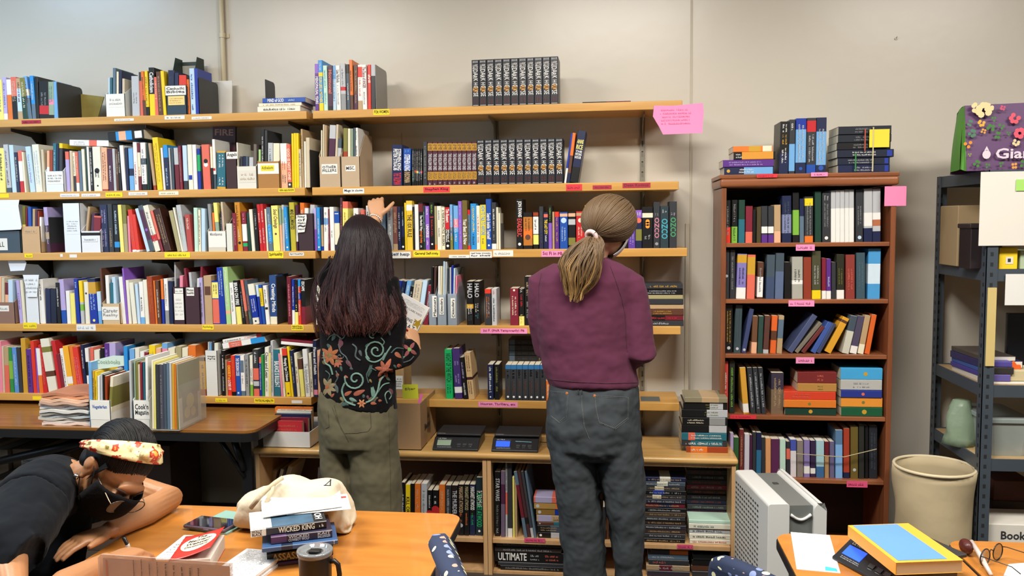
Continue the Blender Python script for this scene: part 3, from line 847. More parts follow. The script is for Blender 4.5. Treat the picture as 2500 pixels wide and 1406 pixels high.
row(w11, g11, Z5, '''
1089 1106 853 -4 18b060 H |darkgreen:!NIGHT OF THE WITCH@.08-.66;darkgreen:~@.7-.9
1111 1129 851 -8 443070+white:.12-.24 H |lilac:~@.25-.34;lilac:~@.5-.7
1132 1142.5 873 -11 black |lilac:~@.1-.5;white:~@.6-.9
1144 1158.5 862 -11 c9a87a+3a1d20:.42-.48 H |brown:~@.05-.4;brown:~@.6-.9
1191 1204.5 890 navy |i,white:~@.05-.8;white:dot@.9-.94
1207.5 1219.5 890 black |olive:~@.05-.9
1333 1343 930 orange |white:~
''')
xs = [1233.4, 1247.6, 1262, 1276.3, 1290.5, 1304.8, 1319, 1333]
for a, b in zip(xs, xs[1:]):
    row('of matching set with blue caps', 'matching dark set with blue caps', Z5, f"{a} {b-.5} 890.7 0 charcoal+2f6da3:.88-1 |silver:~@.14-.38;silver:~@.14-.38;brown:~@.45-.8;white:dot@.87-.93", back=.004)
stack('on top of the dark blue-capped set', g11, SF + .11, Z5 + .1725, '\n'.join(['1242 1316 13.5 black+slate:.8-.98 |charcoal:~@.3-.9'] * 4), depth=.14)
# ================================================================ paper labels
PAPER = dict(w='e6e4dc', y='f2d91e', p='f08fc0', r='d8303c', c='efe9cf', dp='e0527e', dr='a8283c')
def card(x0, y0, x1, y1, Y, col, text=None, ic='black', rows=1, label='', name='shelf_label', cat='label', group=None, rot=0.0, jit=.06, seed=0, poly=None, parent=None, thick=.0006, box=None, bold=True):
    a, b, d = atY(x0, y1, Y), atY(x1, y1, Y), atY(x0, y0, Y); w = (b - a).length; h = (d - a).length
    cx_ = (a + atY(x1, y0, Y)) / 2; M = Matrix.Translation(cx_) @ Matrix.Rotation(-rot, 4, 'Y') @ Matrix.Translation(-cx_)
    t = None
    if parent is None:
        t = thing(name, label, cat, group=group); t.matrix_world = M @ Matrix.Translation((a[0], Y, a[2]))
        off = Vector((0, 0, 0))
    else: t = parent; off = parent.matrix_world.inverted() @ a
    c = MB().use(mat('paper_' + col, PAPER.get(col, col), .7))
    if poly: c.prism([(u * w, v * h) for u, v in poly], thick)
    else: c.box(0, 0, 0, w, thick, h)
    M2 = Matrix.Translation(off)
    c.v = [tuple(M2 @ Vector(v)) for v in c.v]; o = c.build('paper', None, t)
    if text:
        F = M2 @ frame((0, -.0003, 0), (1, 0, 0), (0, 0, 1)); k = MB(); bx = box or (.06, .16, .94, .86)
        if text == '~': scribble(k, F, w * bx[0], h * bx[1], w * bx[2], h * bx[3], rows=rows, seed=int(x0 * 3 + y0), thick=.13)
        else:
            ls = text.split('^'); u = (bx[3] - bx[1]) / len(ls)
            for i, s in enumerate(ls): put_text(k, s, F, w * bx[0], h * (bx[3] - u * (i + 1) + .12 * u), w * bx[2], h * (bx[3] - u * i), jit=jit, bold=bold)
        k.build('lettering', ink(PAPER.get(ic, ic)), t)
    return t
GL = 'small paper labels stuck along the shelf fronts'; FY = SF - .0012
for (x0, y0, x1, y1, c, tx, ic, lb) in (
    (53, 294, 100, 302.5, 'dr', '~', 'black', 'dark red label at the far end of the topmost crowded shelf'),
    (279, 290, 327, 296, 'w', '~', 'grey', 'thin white label under the white box of religion pamphlets'),
    (402, 283, 451, 292, 'w', '~', 'navy', 'white handwritten label under the Catholic Bibles box'),
    (468, 285, 517, 292, 'w', '~', 'grey', 'faded white label under the black book end, topmost crowded shelf'),
    (911.5, 267.5, 951, 281, 'y', 'FOR WOMEN', 'black', 'yellow label lettered FOR WOMEN'),
    (-4, 473, 22, 483, 'y', None, 'black', 'plain yellow label at the outer end of the second crowded shelf'),
    (147, 473, 194, 481, 'w', '~', 'lilac', 'first of two faded white labels under the coral striped books'),
    (199, 473, 245, 480.5, 'w', '~', 'lilac', 'second of two faded white labels under the ivory books'),
    (258, 470, 299, 481.5, 'y', '~', 'olive', 'yellow label with faint block letters on second crowded shelf'),
    (314, 469, 360, 477, 'w', '~', 'grey', 'white label with faint lettering right of the yellow one'),
    (388, 467.5, 436, 476.5, 'c', '~', 'olive', 'cream label under the big yellow magazine, second crowded shelf'),
    (680, 460.5, 719.5, 469, 'y', 'GEN RELIGION', 'black', 'yellow label lettered GEN RELIGION'),
    (838, 460.5, 889, 473, 'w', 'Mags in closet', 'navy', 'white label handwritten Mags in closet'),
    (1034, 456.5, 1098, 470, 'r', 'Stephen King', 'black', 'red printed author label under the maroon and gold novels'),
    (1382, 450, 1421, 465.5, 'r', '~', 'maroon', 'bright red square label under the leaning navy book'),
    (1447, 452.5, 1493, 462.5, 'dr', '~', 'maroon', 'dark red label between two others on the second sparse shelf'),
    (1520, 447, 1588, 459, 'dr', 'Dean Koontz', 'maroon', 'long dark red author label near the grey rail'),
    (60, 619, 80, 629, 'y', '~', 'olive', 'small yellow label under the kraft magazine file'),
    (147, 620, 153.5, 627, 'w', None, '', 'tiny torn white sticker on the middle crowded shelf'),
    (170, 621, 188, 629, 'w', None, '', 'torn white label scrap under the tall white file'),
    (402, 616, 464, 629, 'y', '~', 'olive', 'curled yellow label under the red hardcover, middle shelf'),
    (656, 614, 692, 630, 'y', 'Spirituality', 'black', 'yellow label printed Spirituality'),
    (706, 616.5, 742, 624.5, 'w', 'Spirituality', 'black', 'torn white label handwritten Spirituality'),
    (951, 614.5, 1003, 630.5, 'w', 'Self help', 'navy', 'white label handwritten Self help beside the long dark hair'),
    (1009, 613, 1074, 627, 'y', 'General Self-Help', 'black', 'yellow label printed General Self-Help'),
    (1096, 622.5, 1146, 630, 'w', '~', 'black', 'narrow white strip label with small block capitals'),
    (1147, 614, 1201, 629.5, 'w', 'self help women^for shelf', 'navy', 'white two-line handwritten label under the blue book'),
    (1204, 611, 1253, 626, 'w', '~', 'grey', 'torn peeling white label near the end of self-help books'),
    (1322, 612, 1376, 627, 'p', 'Sci Fi in PB', 'wine', 'pink label under the purple novel beside the ponytail'),
    (57, 787.5, 90, 802, 'y', '~', 'olive', 'yellow label under the white file, fourth crowded shelf'),
    (187, 792, 234, 807, 'w', '~', 'sky', 'white label hanging below the royal blue books'),
    (494, 793, 522, 804.5, 'y', 'Psychology', 'olive', 'yellow label lettered Psychology'),
    (712, 792.5, 741, 806, 'y', 'PERSONAL^STORIES', 'black', 'yellow label lettered PERSONAL STORIES'),
    (1173, 801.5, 1287, 814, 'p', 'Sci F. (PNR Temporarily) PB', 'wine', 'long pink handwritten label under the space adventure books'),
    (80, 967, 101, 976, 'y', None, '', 'yellow label tip above the magazine pile'),
    (526, 972, 555, 981, 'y', '~', 'olive', 'yellow folded label under the dark book end'),
    (621, 972.5, 670, 983.5, 'y', 'PHYSICAL HEALTH', 'black', 'yellow label lettered PHYSICAL HEALTH'),
    (712, 977, 738, 984.5, 'w', None, '', 'torn white label scrap on the lowest crowded shelf'),
    (1168, 980.5, 1264, 993, 'p', 'Horror, Thrillers, etc', 'dp', 'pink handwritten label under the matching blue-capped set')):
    card(x0, y0, x1, y1, FY, c, tx, ic if ic in HEX else 'maroon', label=lb, group=GL)
pn = card(1594, 254, 1718, 329, SF - .004, 'p', '~', 'dp', rows=5, name='pink_note', cat='note', label='large pink taped note hanging off the end of the topmost shelf', poly=[(.2, 0), (.97, .02), (1, .7), (.98, .99), (.4, .93), (.02, .95), (0, .6), (.12, .26)], box=(.14, .3, .8, .85), jit=.1)
# ================================================================ magazine files, boxes, book ends
def M_card(c): return mat('cardboard_' + c, c, .75, bump=.04, bscale=120, var=.04)
def magfile(x0, x1, yf, Z, col, label, Y=None, hb=.27, rev=False, d=.22, lab=(), name='magazine_file', cat='magazine file', inner=None, m=None, tback=.45, group=None):
    Y = SF + .004 if Y is None else Y; X0, X1 = xat(x0, Y, Z) + .001, xat(x1, Y, Z) - .001; w = X1 - X0; hf = atY((x0 + x1) / 2, yf, Y)[2] - Z; T = .0022
    t = thing(name, label, cat, (X0, Y, Z), group=group); m = m or M_card(col); mi = M_card(inner) if inner else m
    prof = [(0, 0), (d, 0), (d, hb), (d * tback, hb), (0, hf)] if not rev else [(0, 0), (d, 0), (d, min(.1, hf)), (d * .5, hf), (0, hf)]
    R = lambda x: Matrix.Translation((x, 0, 0)) @ Matrix.Rotation(PI / 2, 4, 'Z')      # prism x->Y, extrude y->-X
    b = MB().use(m).box(0, 0, 0, w, T, hf).box(0, T, 0, w, d, T).prism(prof, T, R(T)).prism(prof, T, R(w)).box(0, d - T, 0, w, d, hb if not rev else min(.1, hf))
    b.build('body', None, t, fix=True)
    bpy.context.view_layer.update()
    for i_, L in enumerate(lab): card(*L[:4], Y - .0008 - .001 * i_, L[4], L[5], L[6], rows=L[7] if len(L) > 7 else 1, parent=t, box=L[8] if len(L) > 8 else None)
    return t, X0, X1, Y
def inside(wh, f, Z, data, dy=.006):
    row('in ' + wh, 'papers in ' + wh, Z + .003, data, Y=f[3] + dy, back=0, dmax=.19, cat='magazine', name='magazine')
f = magfile(259, 307, 229, Z1, 'e3e4dc', 'low white cardboard box of pamphlets on the topmost crowded shelf', lab=((265, 235, 303, 262, 'w', '~', 'grey', 2),), inner='33353a', hb=.17)
inside('the low white pamphlet box', f, Z1, '264 268 190 0 pale |-\n269 273 189 0 teal |-\n275 282 166 0 steel |-\n284 289 175 0 cream |-\n290 296 172 0 navy |-\n298 304 192 0 beige |-')
f = magfile(407, 456.5, 208, Z1, '2e4250', 'dark slate box tagged Catholic Bibles, topmost crowded shelf', hb=.12, lab=((404, 210, 454, 233, 'w', 'Catholic^Bibles', 'charcoal', 2), (411, 235, 451, 257, 'f0cf80', '~', 'tan', 3)))
inside('the Catholic Bibles box', f, Z1, '410 425 172 0 navy |slate:~\n426 435 178 0 navy |-\n436.5 454 184 0 scarlet |coral:~')
# open dark green file standing behind
gfY = SF + .14; a, b2 = xat(424, gfY, Z1), xat(478, gfY, Z1); gh = atY(450, 141, gfY)[2] - Z1
t = thing('magazine_file', 'tall dark green open magazine file behind the bibles box', 'magazine file', (a, gfY, Z1)); mg = mat('green_file_board', '2b3b36', .6); w_ = b2 - a
g = MB().use(mg); R = lambda x: Matrix.Translation((x, 0, 0)) @ Matrix.Rotation(PI / 2, 4, 'Z')
for xx in (.002, w_): g.prism([(0, 0), (.11, 0), (.11, gh + .01), (.04, gh + .01), (0, gh - .09)], .002, R(xx))
g.box(0, .108, 0, w_, .11, gh - .0).box(0, 0, 0, w_, .002, gh - .09); g.build('body', None, t, fix=True)
MB().box(.003, .105, .002, w_ - .003, .1075, gh - .02).build('lining', mat('file_lining', 'a9a89d', .8), t)
f = magfile(112, 157, 418, Z2, 'dfe6ea', 'white cardboard file with scribbled card, second crowded shelf', lab=((115, 421, 155, 450, 'w', '~', 'steel', 3),), hb=.19)
inside('the white scribbled file', f, Z2, '114 120 368 0 peach+white:0-.6 |-\n121 128 366 0 rust |-\n129 137 350 0 teal |pale:~\n138 143 352 0 navy |-\n144 152 350 0 charcoal+yellow:.9-1 |-')
f = magfile(552, 580.5, 371, Z2, '3a2428', 'dark brown file tagged Angels on second crowded shelf', rev=True, lab=((553, 371, 580, 388, 'w', 'Angels', 'charcoal'),))
f = magfile(579, 628, 406, Z2, 'dcd8cc', 'off-white worn file stuffed with booklets beside the Angels file', lab=((584, 416, 624, 446, 'd6d2c6', '~', 'tan', 2),), hb=.2)
inside('the off-white worn file', f, Z2, '581 584 348 -4 ivory |-\n586 592 382 0 charcoal |-\n593 598 381 0 navy |-\n599 606 382 0 slate |-\n608 618 384 0 silver |-\n619 626 352 0 6b625c |-')
f = magfile(629.5, 684, 394, Z2, 'a6763e', 'kraft cardboard file tagged Atheism', lab=((630, 399, 681, 425, 'w', None, 'black'), (637, 404, 669, 417, 'y', 'Atheism', 'olive')), hb=.17)
inside('the Atheism file', f, Z2, '631 636 365 0 pastelgreen |-\n637 645 316 0 black |white:~\n646 652 318 0 charcoal |-\n654 666 349 0 silver |steel:~\n667 682 350 0 cream |-')
add_book(519, 575, 311, 0, '43212a', [], [('b08a80', 'FIRE', .04, .14, 'h')], SF + .2, Z2, 'behind the teal hardcover', 'books standing face out', d=.012, lab='FIRE')
f = magfile(780, 833, 382, Z2, 'b8a184', 'tan cardboard magazine file lettered OTHER FILLERS', lab=((785.5, 401, 824, 425, 'w', 'OTHER^FILLERS', 'charcoal', 2),), hb=.26)
inside('the OTHER FILLERS file', f, Z2, '783.5 786.5 318 0 cream |-\n788 792 304 0 beige |-\n793 797 306 0 tan |-\n799 814 306 6 plum+silver:.78-1 |-\n815 820 304 6 beige+scarlet:0-.2 |-\n821 830 338 4 slate+silver:.5-.8 |-')
f = magfile(833.5, 880, 382, Z2, 'b8a184', 'tan cardboard magazine file lettered MISC', lab=((844, 404, 868, 418, 'w', 'MISC.', 'charcoal'),), hb=.26)
inside('the MISC file', f, Z2, '838 848 313 0 olive+rust:.2-.6 |-\n849 855 314 0 cream |-\n856 862 314 0 sage |-\n863 868 312 0 slate |-\n869 877 312 -3 white |emerald:~@.05-.2;charcoal:~@.3-.5')
f = magfile(-10, 52, 563, Z3, '44525e', 'slate grey box with torn white card at the outer end of middle shelf', hb=.12, lab=((-10, 582, 19, 611, 'w', '~', 'charcoal', 1),))
sl = card(-30, 489, 53, 564, SF - .006, 'e8eef4', None, '', name='paper_sheet', cat='paper', label='big blank white sheet standing over the slate grey box', thick=.002, poly=[(0, 0), (.97, .04), (1, .12), (.94, .8), (.98, 1), (0, 1)])
f = magfile(55, 101, 552.5, Z3, 'c8a57c', 'kraft cardboard file of thin booklets on the middle crowded shelf', lab=((60, 559, 90, 570, 'c8a57c', '~', 'grey'),), hb=.18)
inside('the kraft booklet file', f, Z3, '55 62 503 -2 lemon+olive:.6-1 |-\n64 68 508 -2 wine |-\n70 78 505 -3 blue |-\n79 85 510 0 tan |-\n86 91 512 0 plum |-\n92 95 515 0 rust |-\n96 101 530 0 white |-')
f = magfile(158, 200, 496, Z3, 'dfe6ee', 'tall white magazine file with typed list, middle crowded shelf', rev=True, d=.2, lab=((162, 532, 194, 572, 'dfe6ee', '~', 'grey', 5),))
f = magfile(199.5, 247.5, 564, Z3, 'e0e4e8', 'low white file with a black stripe holding a red booklet', hb=.18, lab=((198.5, 568, 246, 575, '141416', None, ''), (202, 580, 238, 590, 'e0e4e8', '~', 'steel')))
inside('the white file with black stripe', f, Z3, '204 210 505 10 tan |-\n218 226 520 6 plum |-\n227 244 528 2 7a1a28+coral:.96-1 |-')
f = magfile(508, 553, 564, Z3, 'cfc6b4', 'worn white-fronted file of slanting booklets, middle crowded shelf', hb=.18, lab=((510, 565, 552, 604, 'w', 'Miscellaneous', 'grey', 1, (.1, .7, .8, .92)),))
inside('the worn white-fronted file', f, Z3, '515 522 498 -9 grey |-\n522 527 519 -5 orange |-\n530 539 495 -10 lemon+sage:.3-.6 |-\n540 545 516 -4 black |silver:~\n546 551 493 -8 beige |pink:~')
f = magfile(553, 570, 545.5, Z3, 'd9dacf', 'plain white narrow box standing before the spiral wine notebook', rev=True, d=.15, name='storage_box', cat='box')
f = magfile(729, 767.5, 521, Z3, '35222a', 'dark plum file with tapering white card, middle crowded shelf', rev=True, d=.2, hb=.2)
card(724, 524, 750, 568, SF - .003, 'w', 'Power^of^Healers^~^Support', 'charcoal', name='file_tag', cat='label', label='tapering white handwritten card on the dark plum file', poly=[(.12, 0), (.75, .03), (1, .8), (.97, 1), (0, .97)], box=(.15, .1, .85, .95))
inside('the dark plum file', f, Z3, '732 742 495 0 orange |white:~\n743 752 508 0 white |-\n754 765 500 3 silver |-', dy=.03)
f = magfile(-12, 38, 738, Z4, '8a6a5c', 'brown cardboard file at the outer end of fourth crowded shelf', lab=((-12, 746, 22, 760, 'w', '~', 'grey'),), hb=.18)
inside('the brown outer file', f, Z4, '-8 2 676 0 peach |-\n3 10 678 0 beige |-\n12 20 690 0 peach+maroon:.7-1 |-\n21 32 683 -2 pale |-')
f = magfile(65, 98, 684, Z4, 'dde2e6', 'tall white file with a folded handwritten flap, fourth crowded shelf', rev=True, d=.2)
card(59, 671, 98, 725, SF - .003, 'e4eaee', '~', 'grey', rows=4, name='file_tag', cat='label', label='folded white handwritten flap over the tall white file', poly=[(.2, 0), (.8, 0), (1, 1), (0, 1)])
card(20, 634, 66, 662, SF + .02, 'dfe8f2', None, '', name='paper_sheet', cat='paper', label='blank white paper flap hanging above the fourth crowded shelf', poly=[(.12, 0), (.85, .06), (1, .75), (.9, .95), (0, 1)])
f = magfile(251, 295, 741, Z4, 'c9b08a', 'kraft file with white handwritten card, fourth crowded shelf', lab=((250, 749, 291, 781, 'w', 'Career^Reality', 'grey', 2),), hb=.17)
inside('the kraft Career file', f, Z4, '252 257 655 -10 brown |-\n262 270 672 -6 white |-\n271 279 690 -3 teal |-\n280 288 676 -8 pale |-')
f = magfile(424.5, 452.5, 701, Z4, '3a2430', 'dark plum file covered with curling white slips', rev=True, d=.2, hb=.2, lab=((427, 704, 447, 716, 'w', '~', 'grey'), (427, 717, 450, 781, 'w', '~', 'silver', 5)))
f = magfile(453.5, 490, 701, Z4, '3a222c', 'dark plum file with one square white tag, fourth crowded shelf', rev=True, d=.2, hb=.2, lab=((455.5, 702, 474, 722, 'w', 'Photo^health', 'charcoal', 2),))
inside('the two dark plum files', f, Z4, '427 430 640 -2 silver |-\n432 436 680 0 charcoal |-\n438 446 673 0 pink |-\n447 452 676 0 wine |-\n462 467 655 -14 ivory+wine:.6-1 |-\n470 476 665 -10 silver |-\n478 484 680 3 white |-\n485 490 651 4 wine |-\n', dy=.03)
f = magfile(504, 534, 856, Z5, 'd8d8d2', 'white file tagged Weight Loss beside the orange patterned book', rev=True, d=.2, lab=((505, 866, 527, 881, 'd8d8d2', 'Weight^Aging', 'charcoal', 2),))
inside('the white weight loss file', f, Z5, '507 511 835 0 silver |-\n512 516 836 0 sky |-\n517 522 834 0 charcoal |-\n523 532 838 0 ivory |-', dy=.03)
M_clear = mat('clear_plastic', 'a9b6c2', .35, alpha=.55)
for (x0, x1, yf, c, lb, tg, tx) in ((1047, 1066, 718, M_clear, 'clear plastic file tagged Planners', (1056, 722, 1066, 774), 'Planners'), (1068, 1091, 719, M_clear, 'clear plastic file tagged Calendars, between two others', (1073, 726, 1083, 768), 'Calendars'), (1093, 1117, 717, M_clear, 'clear plastic file tagged Calendars at the end of three', (1101, 728, 1111, 777), 'Calendars')):
    t, X0, X1, Y = magfile(x0, x1, yf, Z4, 'clear', lb, m=c, hb=.27, group='clear plastic magazine files', tback=.7)
    a, b = atY(tg[0], tg[3], Y - .001), atY(tg[2], tg[1], Y - .001)
    tt = thing('file_tag', f'white vertical handwritten tag on {lb}', 'label', (a[0], Y - .0016, a[2])); MB().box(0, 0, 0, b[0] - a[0], .0006, b[2] - a[2]).build('paper', mat('paper_w', PAPER['w'], .7), tt)
    k = MB(); put_text(k, tx, frame((0, -.0004, 0), (0, 0, 1), (-1, 0, 0)), (b[2] - a[2]) * .05, -(b[0] - a[0]) * .85, (b[2] - a[2]) * .93, -(b[0] - a[0]) * .2, jit=.08); k.build('lettering', ink('charcoal'), tt)
class FF: pass
row('in the Planners file', 'papers in clear files', Z4 + .003, '1050 1055 652 3 black |-\n1057 1062 652 3 4b3230 |-', Y=SF + .012, back=0, dmax=.18, cat='magazine', name='magazine')
row('in the middle Calendars file', 'papers in clear files', Z4 + .003, '1069 1073 650 1 white |-\n1073.5 1077 650 2 cream |-\n1077.5 1081 651 2 khaki |-\n1081.5 1085 638 1 pale |-\n1085.5 1089 639 2 silver |-', Y=SF + .012, back=0, dmax=.18, cat='magazine', name='magazine')
row('in the end Calendars file', 'papers in clear files', Z4 + .003, '1094 1097 655 -1 slate |-\n1097.5 1101 653 0 silver |-\n1101.5 1105 648 1 royal |-\n1105.5 1109 655 2 pale |-\n1109.5 1113 673 3 pink |-', Y=SF + .012, back=0, dmax=.18, cat='magazine', name='magazine')
def bookend(x, yt, Z, lab, m, d=.2, tilt=0.0, Y=None, front=.015, w=.11):
    Y = SF + front if Y is None else Y; X = xat(x, Y, Z); h = atY(x, yt, Y)[2] - Z; t = thing('book_end', lab, 'book end', (X, Y, Z), group='metal book ends'); r = .02
    prof = [(0, 0), (d, 0), (d, h - r), (d - r * .3, h - r * .3), (d - r, h), (r * .2, h), (0, h - r * .2)]
    MB().prism(prof, .0014, Matrix.Rotation(PI / 2, 4, 'Z')).build('plate', m, t, fix=True); MB().box(-w, 0, .0, 0, d, .0009).build('foot', m, t)
M_end = mat('black_metal', '3a3a3c', .45, metal=.3); M_endg = mat('grey_metal', '8d8c8a', .45, metal=.4)
bookend(144, 200, Z1, 'black metal book end beside the pink-tagged sea green book', M_end)
bookend(489, 188, Z1, 'black metal book end beside the pale blue catechism', M_end)
bookend(650, 193, Z1, 'small black metal book end behind the flat pile', M_end, d=.12, front=.08)
bookend(919, 157, Z1, 'grey metal book end closing the FOR WOMEN row', M_endg)
bookend(759, 365, Z2, 'black metal book end at the end of the second crowded shelf', M_end)
bookend(123, 530, Z3, 'black metal book end beside the kraft booklet file', M_end, d=.2)
bookend(1223, 545, Z3, 'grey metal book end closing the self-help row', M_endg, d=.12)
bookend(678, 676, Z4, 'black metal book end beside the Creating Minds book', M_end, d=.21)
bookend(535, 884, Z5, 'charcoal metal book end beside the white file', mat('charcoal_metal', '4c5052', .5, metal=.3))
gp = MB().box(0, 0, 0, xat(1612, SF + .03, Z5) - xat(1565, SF + .03, Z5), .1, .002).build('metal_plate', mat('grey_metal_dull', '6f7472', .5, metal=.4), loc=(xat(1565, SF + .03, Z5), SF + .03, Z5)); tag(gp, 'flat grey metal plate left on the empty short shelf', 'book end')
# leaning white board and olive paper behind the first books
bd = MB().box(0, 0, 0, .19, .004, .2).build('white_board', mat('white_board', 'd9d8d2', .6), loc=(xat(480, SF + .22, Z1), SF + .225, Z1), rot=(-.1, 0, 0)); tag(bd, 'plain white board leaning on the wall behind the black book end', 'board')
ob = MB().prism([(0, 0), (.09, 0), (.14, .13), (.0, .15)], .006).build('folded_paper', mat('olive_paper', '8a7c3c', .8, var=.3, vscale=20), loc=(xat(196, SF + .2, Z1), SF + .2, Z1)); tag(ob, 'olive green paper folder leaning behind the first black book end', 'folder')
# ================================================================ folding table under the shelves
TZ = .72
M_tt = wood('dark_table_laminate', '7c4e20', '99662c', .35, 0, 2.6); M_blk = mat('black_table_metal', '17181a', .4, metal=.2); M_edge = mat('black_table_edge', '141416', .45)
xr = xat(622, 3.5, TZ); t = thing('folding_table', 'long brown folding table with black edge standing under the crowded shelves', 'table', (0, 0, 0))
def rounded(x0, y0, x1, y1, r, n=6, left=True):
    P = []
    cs = [(x1 - r, y1 - r, 0), (x0 + r, y1 - r, PI / 2), (x0 + r, y0 + r, PI), (x1 - r, y0 + r, 1.5 * PI)]
    for cx_, cy_, a0 in cs: P += [(cx_ + r * math.cos(a0 + PI / 2 * k / n), cy_ + r * math.sin(a0 + PI / 2 * k / n)) for k in range(n + 1)]
    return P
def slab(P, z0, z1): return MB().rings([[Vector((x, y, z0)) for x, y in P], [Vector((x, y, z1)) for x, y in P]])
yb = 4.17; P = rounded(-3.7, 3.49, xr, yb, .06); slab(P, TZ - .012, TZ).build('tabletop', M_tt, t)
slab(rounded(-3.702, 3.482, xr + .006, yb + .004, .066), TZ - .05, TZ - .0125).build('edge_band', M_edge, t)
lx = xat(612, 3.62, .5)
for yy in (3.60, 4.05):
    MB().box(lx - .028 - (.12 if yy > 4 else 0), yy - .015, 0, lx + .022 - (.12 if yy > 4 else 0), yy + .015, TZ - .05).build('leg', M_blk, t, bevel=.004)
    MB().box(-3.5, yy - .015, 0, -3.45, yy + .015, TZ - .05).build('leg', M_blk, t)
MB().tube([(lx, 3.62, .14), (lx - .12, 4.04, .14)], .014, 8).build('crossbar', M_blk, t)
for yy in (3.585, 4.06):
    a = Vector((lx - .015, yy, .48)); b = Vector((xat(535, yy, TZ - .07), yy, TZ - .06))
    MB().tube([a, b], .011, 8).tube([a + Vector((-.0, 0, .03)), b + Vector((.07, 0, .0))], .016, 8).build('folding_brace', M_blk, t, smooth=True)
MB().tube([(-2.95, 3.62, TZ - .06), (-3.25, 3.62, .35)], .014, 8).tube([(-2.3, 3.62, TZ - .055), (-3.35, 3.62, .42)], .02, 8).tube([(-2.35, 3.7, TZ - .055), (-3.3, 3.7, .3)], .014, 8).build('folding_brace', M_blk, t, smooth=True)
# things under it
def cbox(x0, y0, x1, ybot, Y, d, col, lab, labc=None, name='cardboard_box', cat='box', Z=None, flaps=False):
    p = atY(x0, ybot, Y); q = atY(x1, y0, Y); z0 = 0 if Z is None else Z; t = thing(name, lab, cat, (p[0], Y, z0)); w, h = q[0] - p[0], q[2] - z0
    MB().box(0, 0, 0, w, d, h).build('body', M_card(col), t, bevel=.003)
    MB().box(w / 2 - .025, -.0006, h * .62, w / 2 + .025, .001, h + .0008).box(w / 2 - .025, -.0004, h, w / 2 + .025, d, h + .0008).build('tape', mat('packing_tape', 'b08a58', .3, coat=.4), t)
    if labc:
        bpy.context.view_layer.update(); card(*labc, Y - .001, 'd8d6ce', '~', 'charcoal', rows=4, parent=t)
    return t
cbox(42, 1099, 170, 1300, 3.72, .4, '7d6650', 'cardboard box with a white shipping label under the folding table', (54, 1112, 124, 1163))
cbox(-60, 1098, 18, 1300, 3.70, .4, 'a09484', 'pale box at the outer end under the folding table')
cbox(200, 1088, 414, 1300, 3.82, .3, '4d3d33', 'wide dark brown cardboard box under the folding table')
bg = MB(); rs = []
for k in range(9):
    u = k / 8; x = -2.75 + .85 * u; hh = .022 * math.sin(PI * min(1, u + .1)) + .012
    rs.append([Vector((x, 3.95 + .14 * math.cos(a), .638 + hh * math.sin(a) + .004 * math.sin(5 * a + k))) for a in [2 * PI * i / 14 for i in range(14)]])
bg.rings(rs); tag(bg.build('bin_bag', mat('black_plastic_bag', '1b1719', .35, bump=.4, bscale=25), smooth=True), 'dark plastic bag lying on the boxes under the folding table', 'bag')
# ---- magazines on the folding table
def pile(x0, x1, y0, y1, n, Y, Z, cols, lab, grp, depth=.22):
    z = Z; zt = atY((x0 + x1) / 2, y0, Y)[2]; th = (zt - Z) / n; r = random.Random(5)
    for i in range(n):
        c = cols[i % len(cols)]; o = r.uniform(-.012, .012); X0, X1 = xat(x0, Y, Z) + o, xat(x1, Y, Z) + o * .5; t = thing('magazine', lab + f', {["bottom","second","third","fourth","fifth","sixth","seventh","eighth","ninth","tenth","eleventh","twelfth"][i]} from below', 'magazine', (X0, Y + r.uniform(0, .015), z), rot=(0, 0, r.uniform(-.05, .05)), group=grp)
        w = X1 - X0; s = 10; pr = [(w * k / s, .004 * math.sin(k * 1.1 + i)) for k in range(s + 1)]; pr += [(x, zz + th * .97 - (.003 if k_ == 0 else 0)) for k_, (x, zz) in enumerate(pr[::-1])]
        MB().prism(pr, depth).build('pages', mat('magazine_paper_' + c, c, .5, var=.25, vscale=9), t, fix=True); z += th
pile(97, 218, 962, 1026, 12, 3.51, TZ, ['e3cfc8', 'd8d4cc', 'c8c2b8', 'bcc8cc', 'a9a59c', 'd9d6cf', 'c9cdd0', 'd3b8ac', 'cfa890', 'e0b79a', 'cf9068', 'b87a5c'], 'worn magazine in the slumping pile on the folding table', 'magazine pile on the folding table')
f = magfile(221, 272, 977, TZ, 'dddcd2', 'white cardboard box of cookery booklets tagged Vegetarian', Y=3.50, hb=.11, d=.25, lab=((221, 979, 268, 1024, 'w', 'Vegetarian', 'blue', 1, (.12, .52, .88, .8)),), tback=.9)
inside('the white Vegetarian box', f, TZ, '219 226 884 -4 sky |-\n228 233 905 -3 gold |navy:~\n234 238 907 -3 yellow |black:~\n239 245 918 -2 white+red:0-.1 |-\n246 251 912 -2 silver |-\n252 256 915 -2 black |-\n257 262 918 -2 cream+rust:.5-1 |-\n263 270 920 6 cream+olive:.4-.8 |-')
card(216, 868, 303, 905, 3.56, 'c3d6cc', 'Cookbooks', 'sage', name='magazine', cat='magazine', label='pale green magazine sticking up sideways from the Vegetarian box', poly=[(0, 0), (1, .35), (1, 1), (.7, 1), (0, .6)], box=(.25, .4, .9, .75), thick=.004)
f = magfile(327, 367, 977, TZ, 'dcdbd4', "white cardboard file handwritten Cook'n Magazine", Y=3.50, hb=.2, d=.22, lab=((329, 980, 366, 1023, 'w', "Cook'n^Magazin", 'charcoal', 2),))
inside("the Cook'n Magazine file", f, TZ, '318 323 880 -4 silver |-\n329 333 880 -3 sage |-\n334 338 884 -3 olive |-\n339 343 890 -3 beige |-\n344 350 884 -4 wine |-\n351 355 884 -3 teal |-\n356 362 872 -2 white |-')
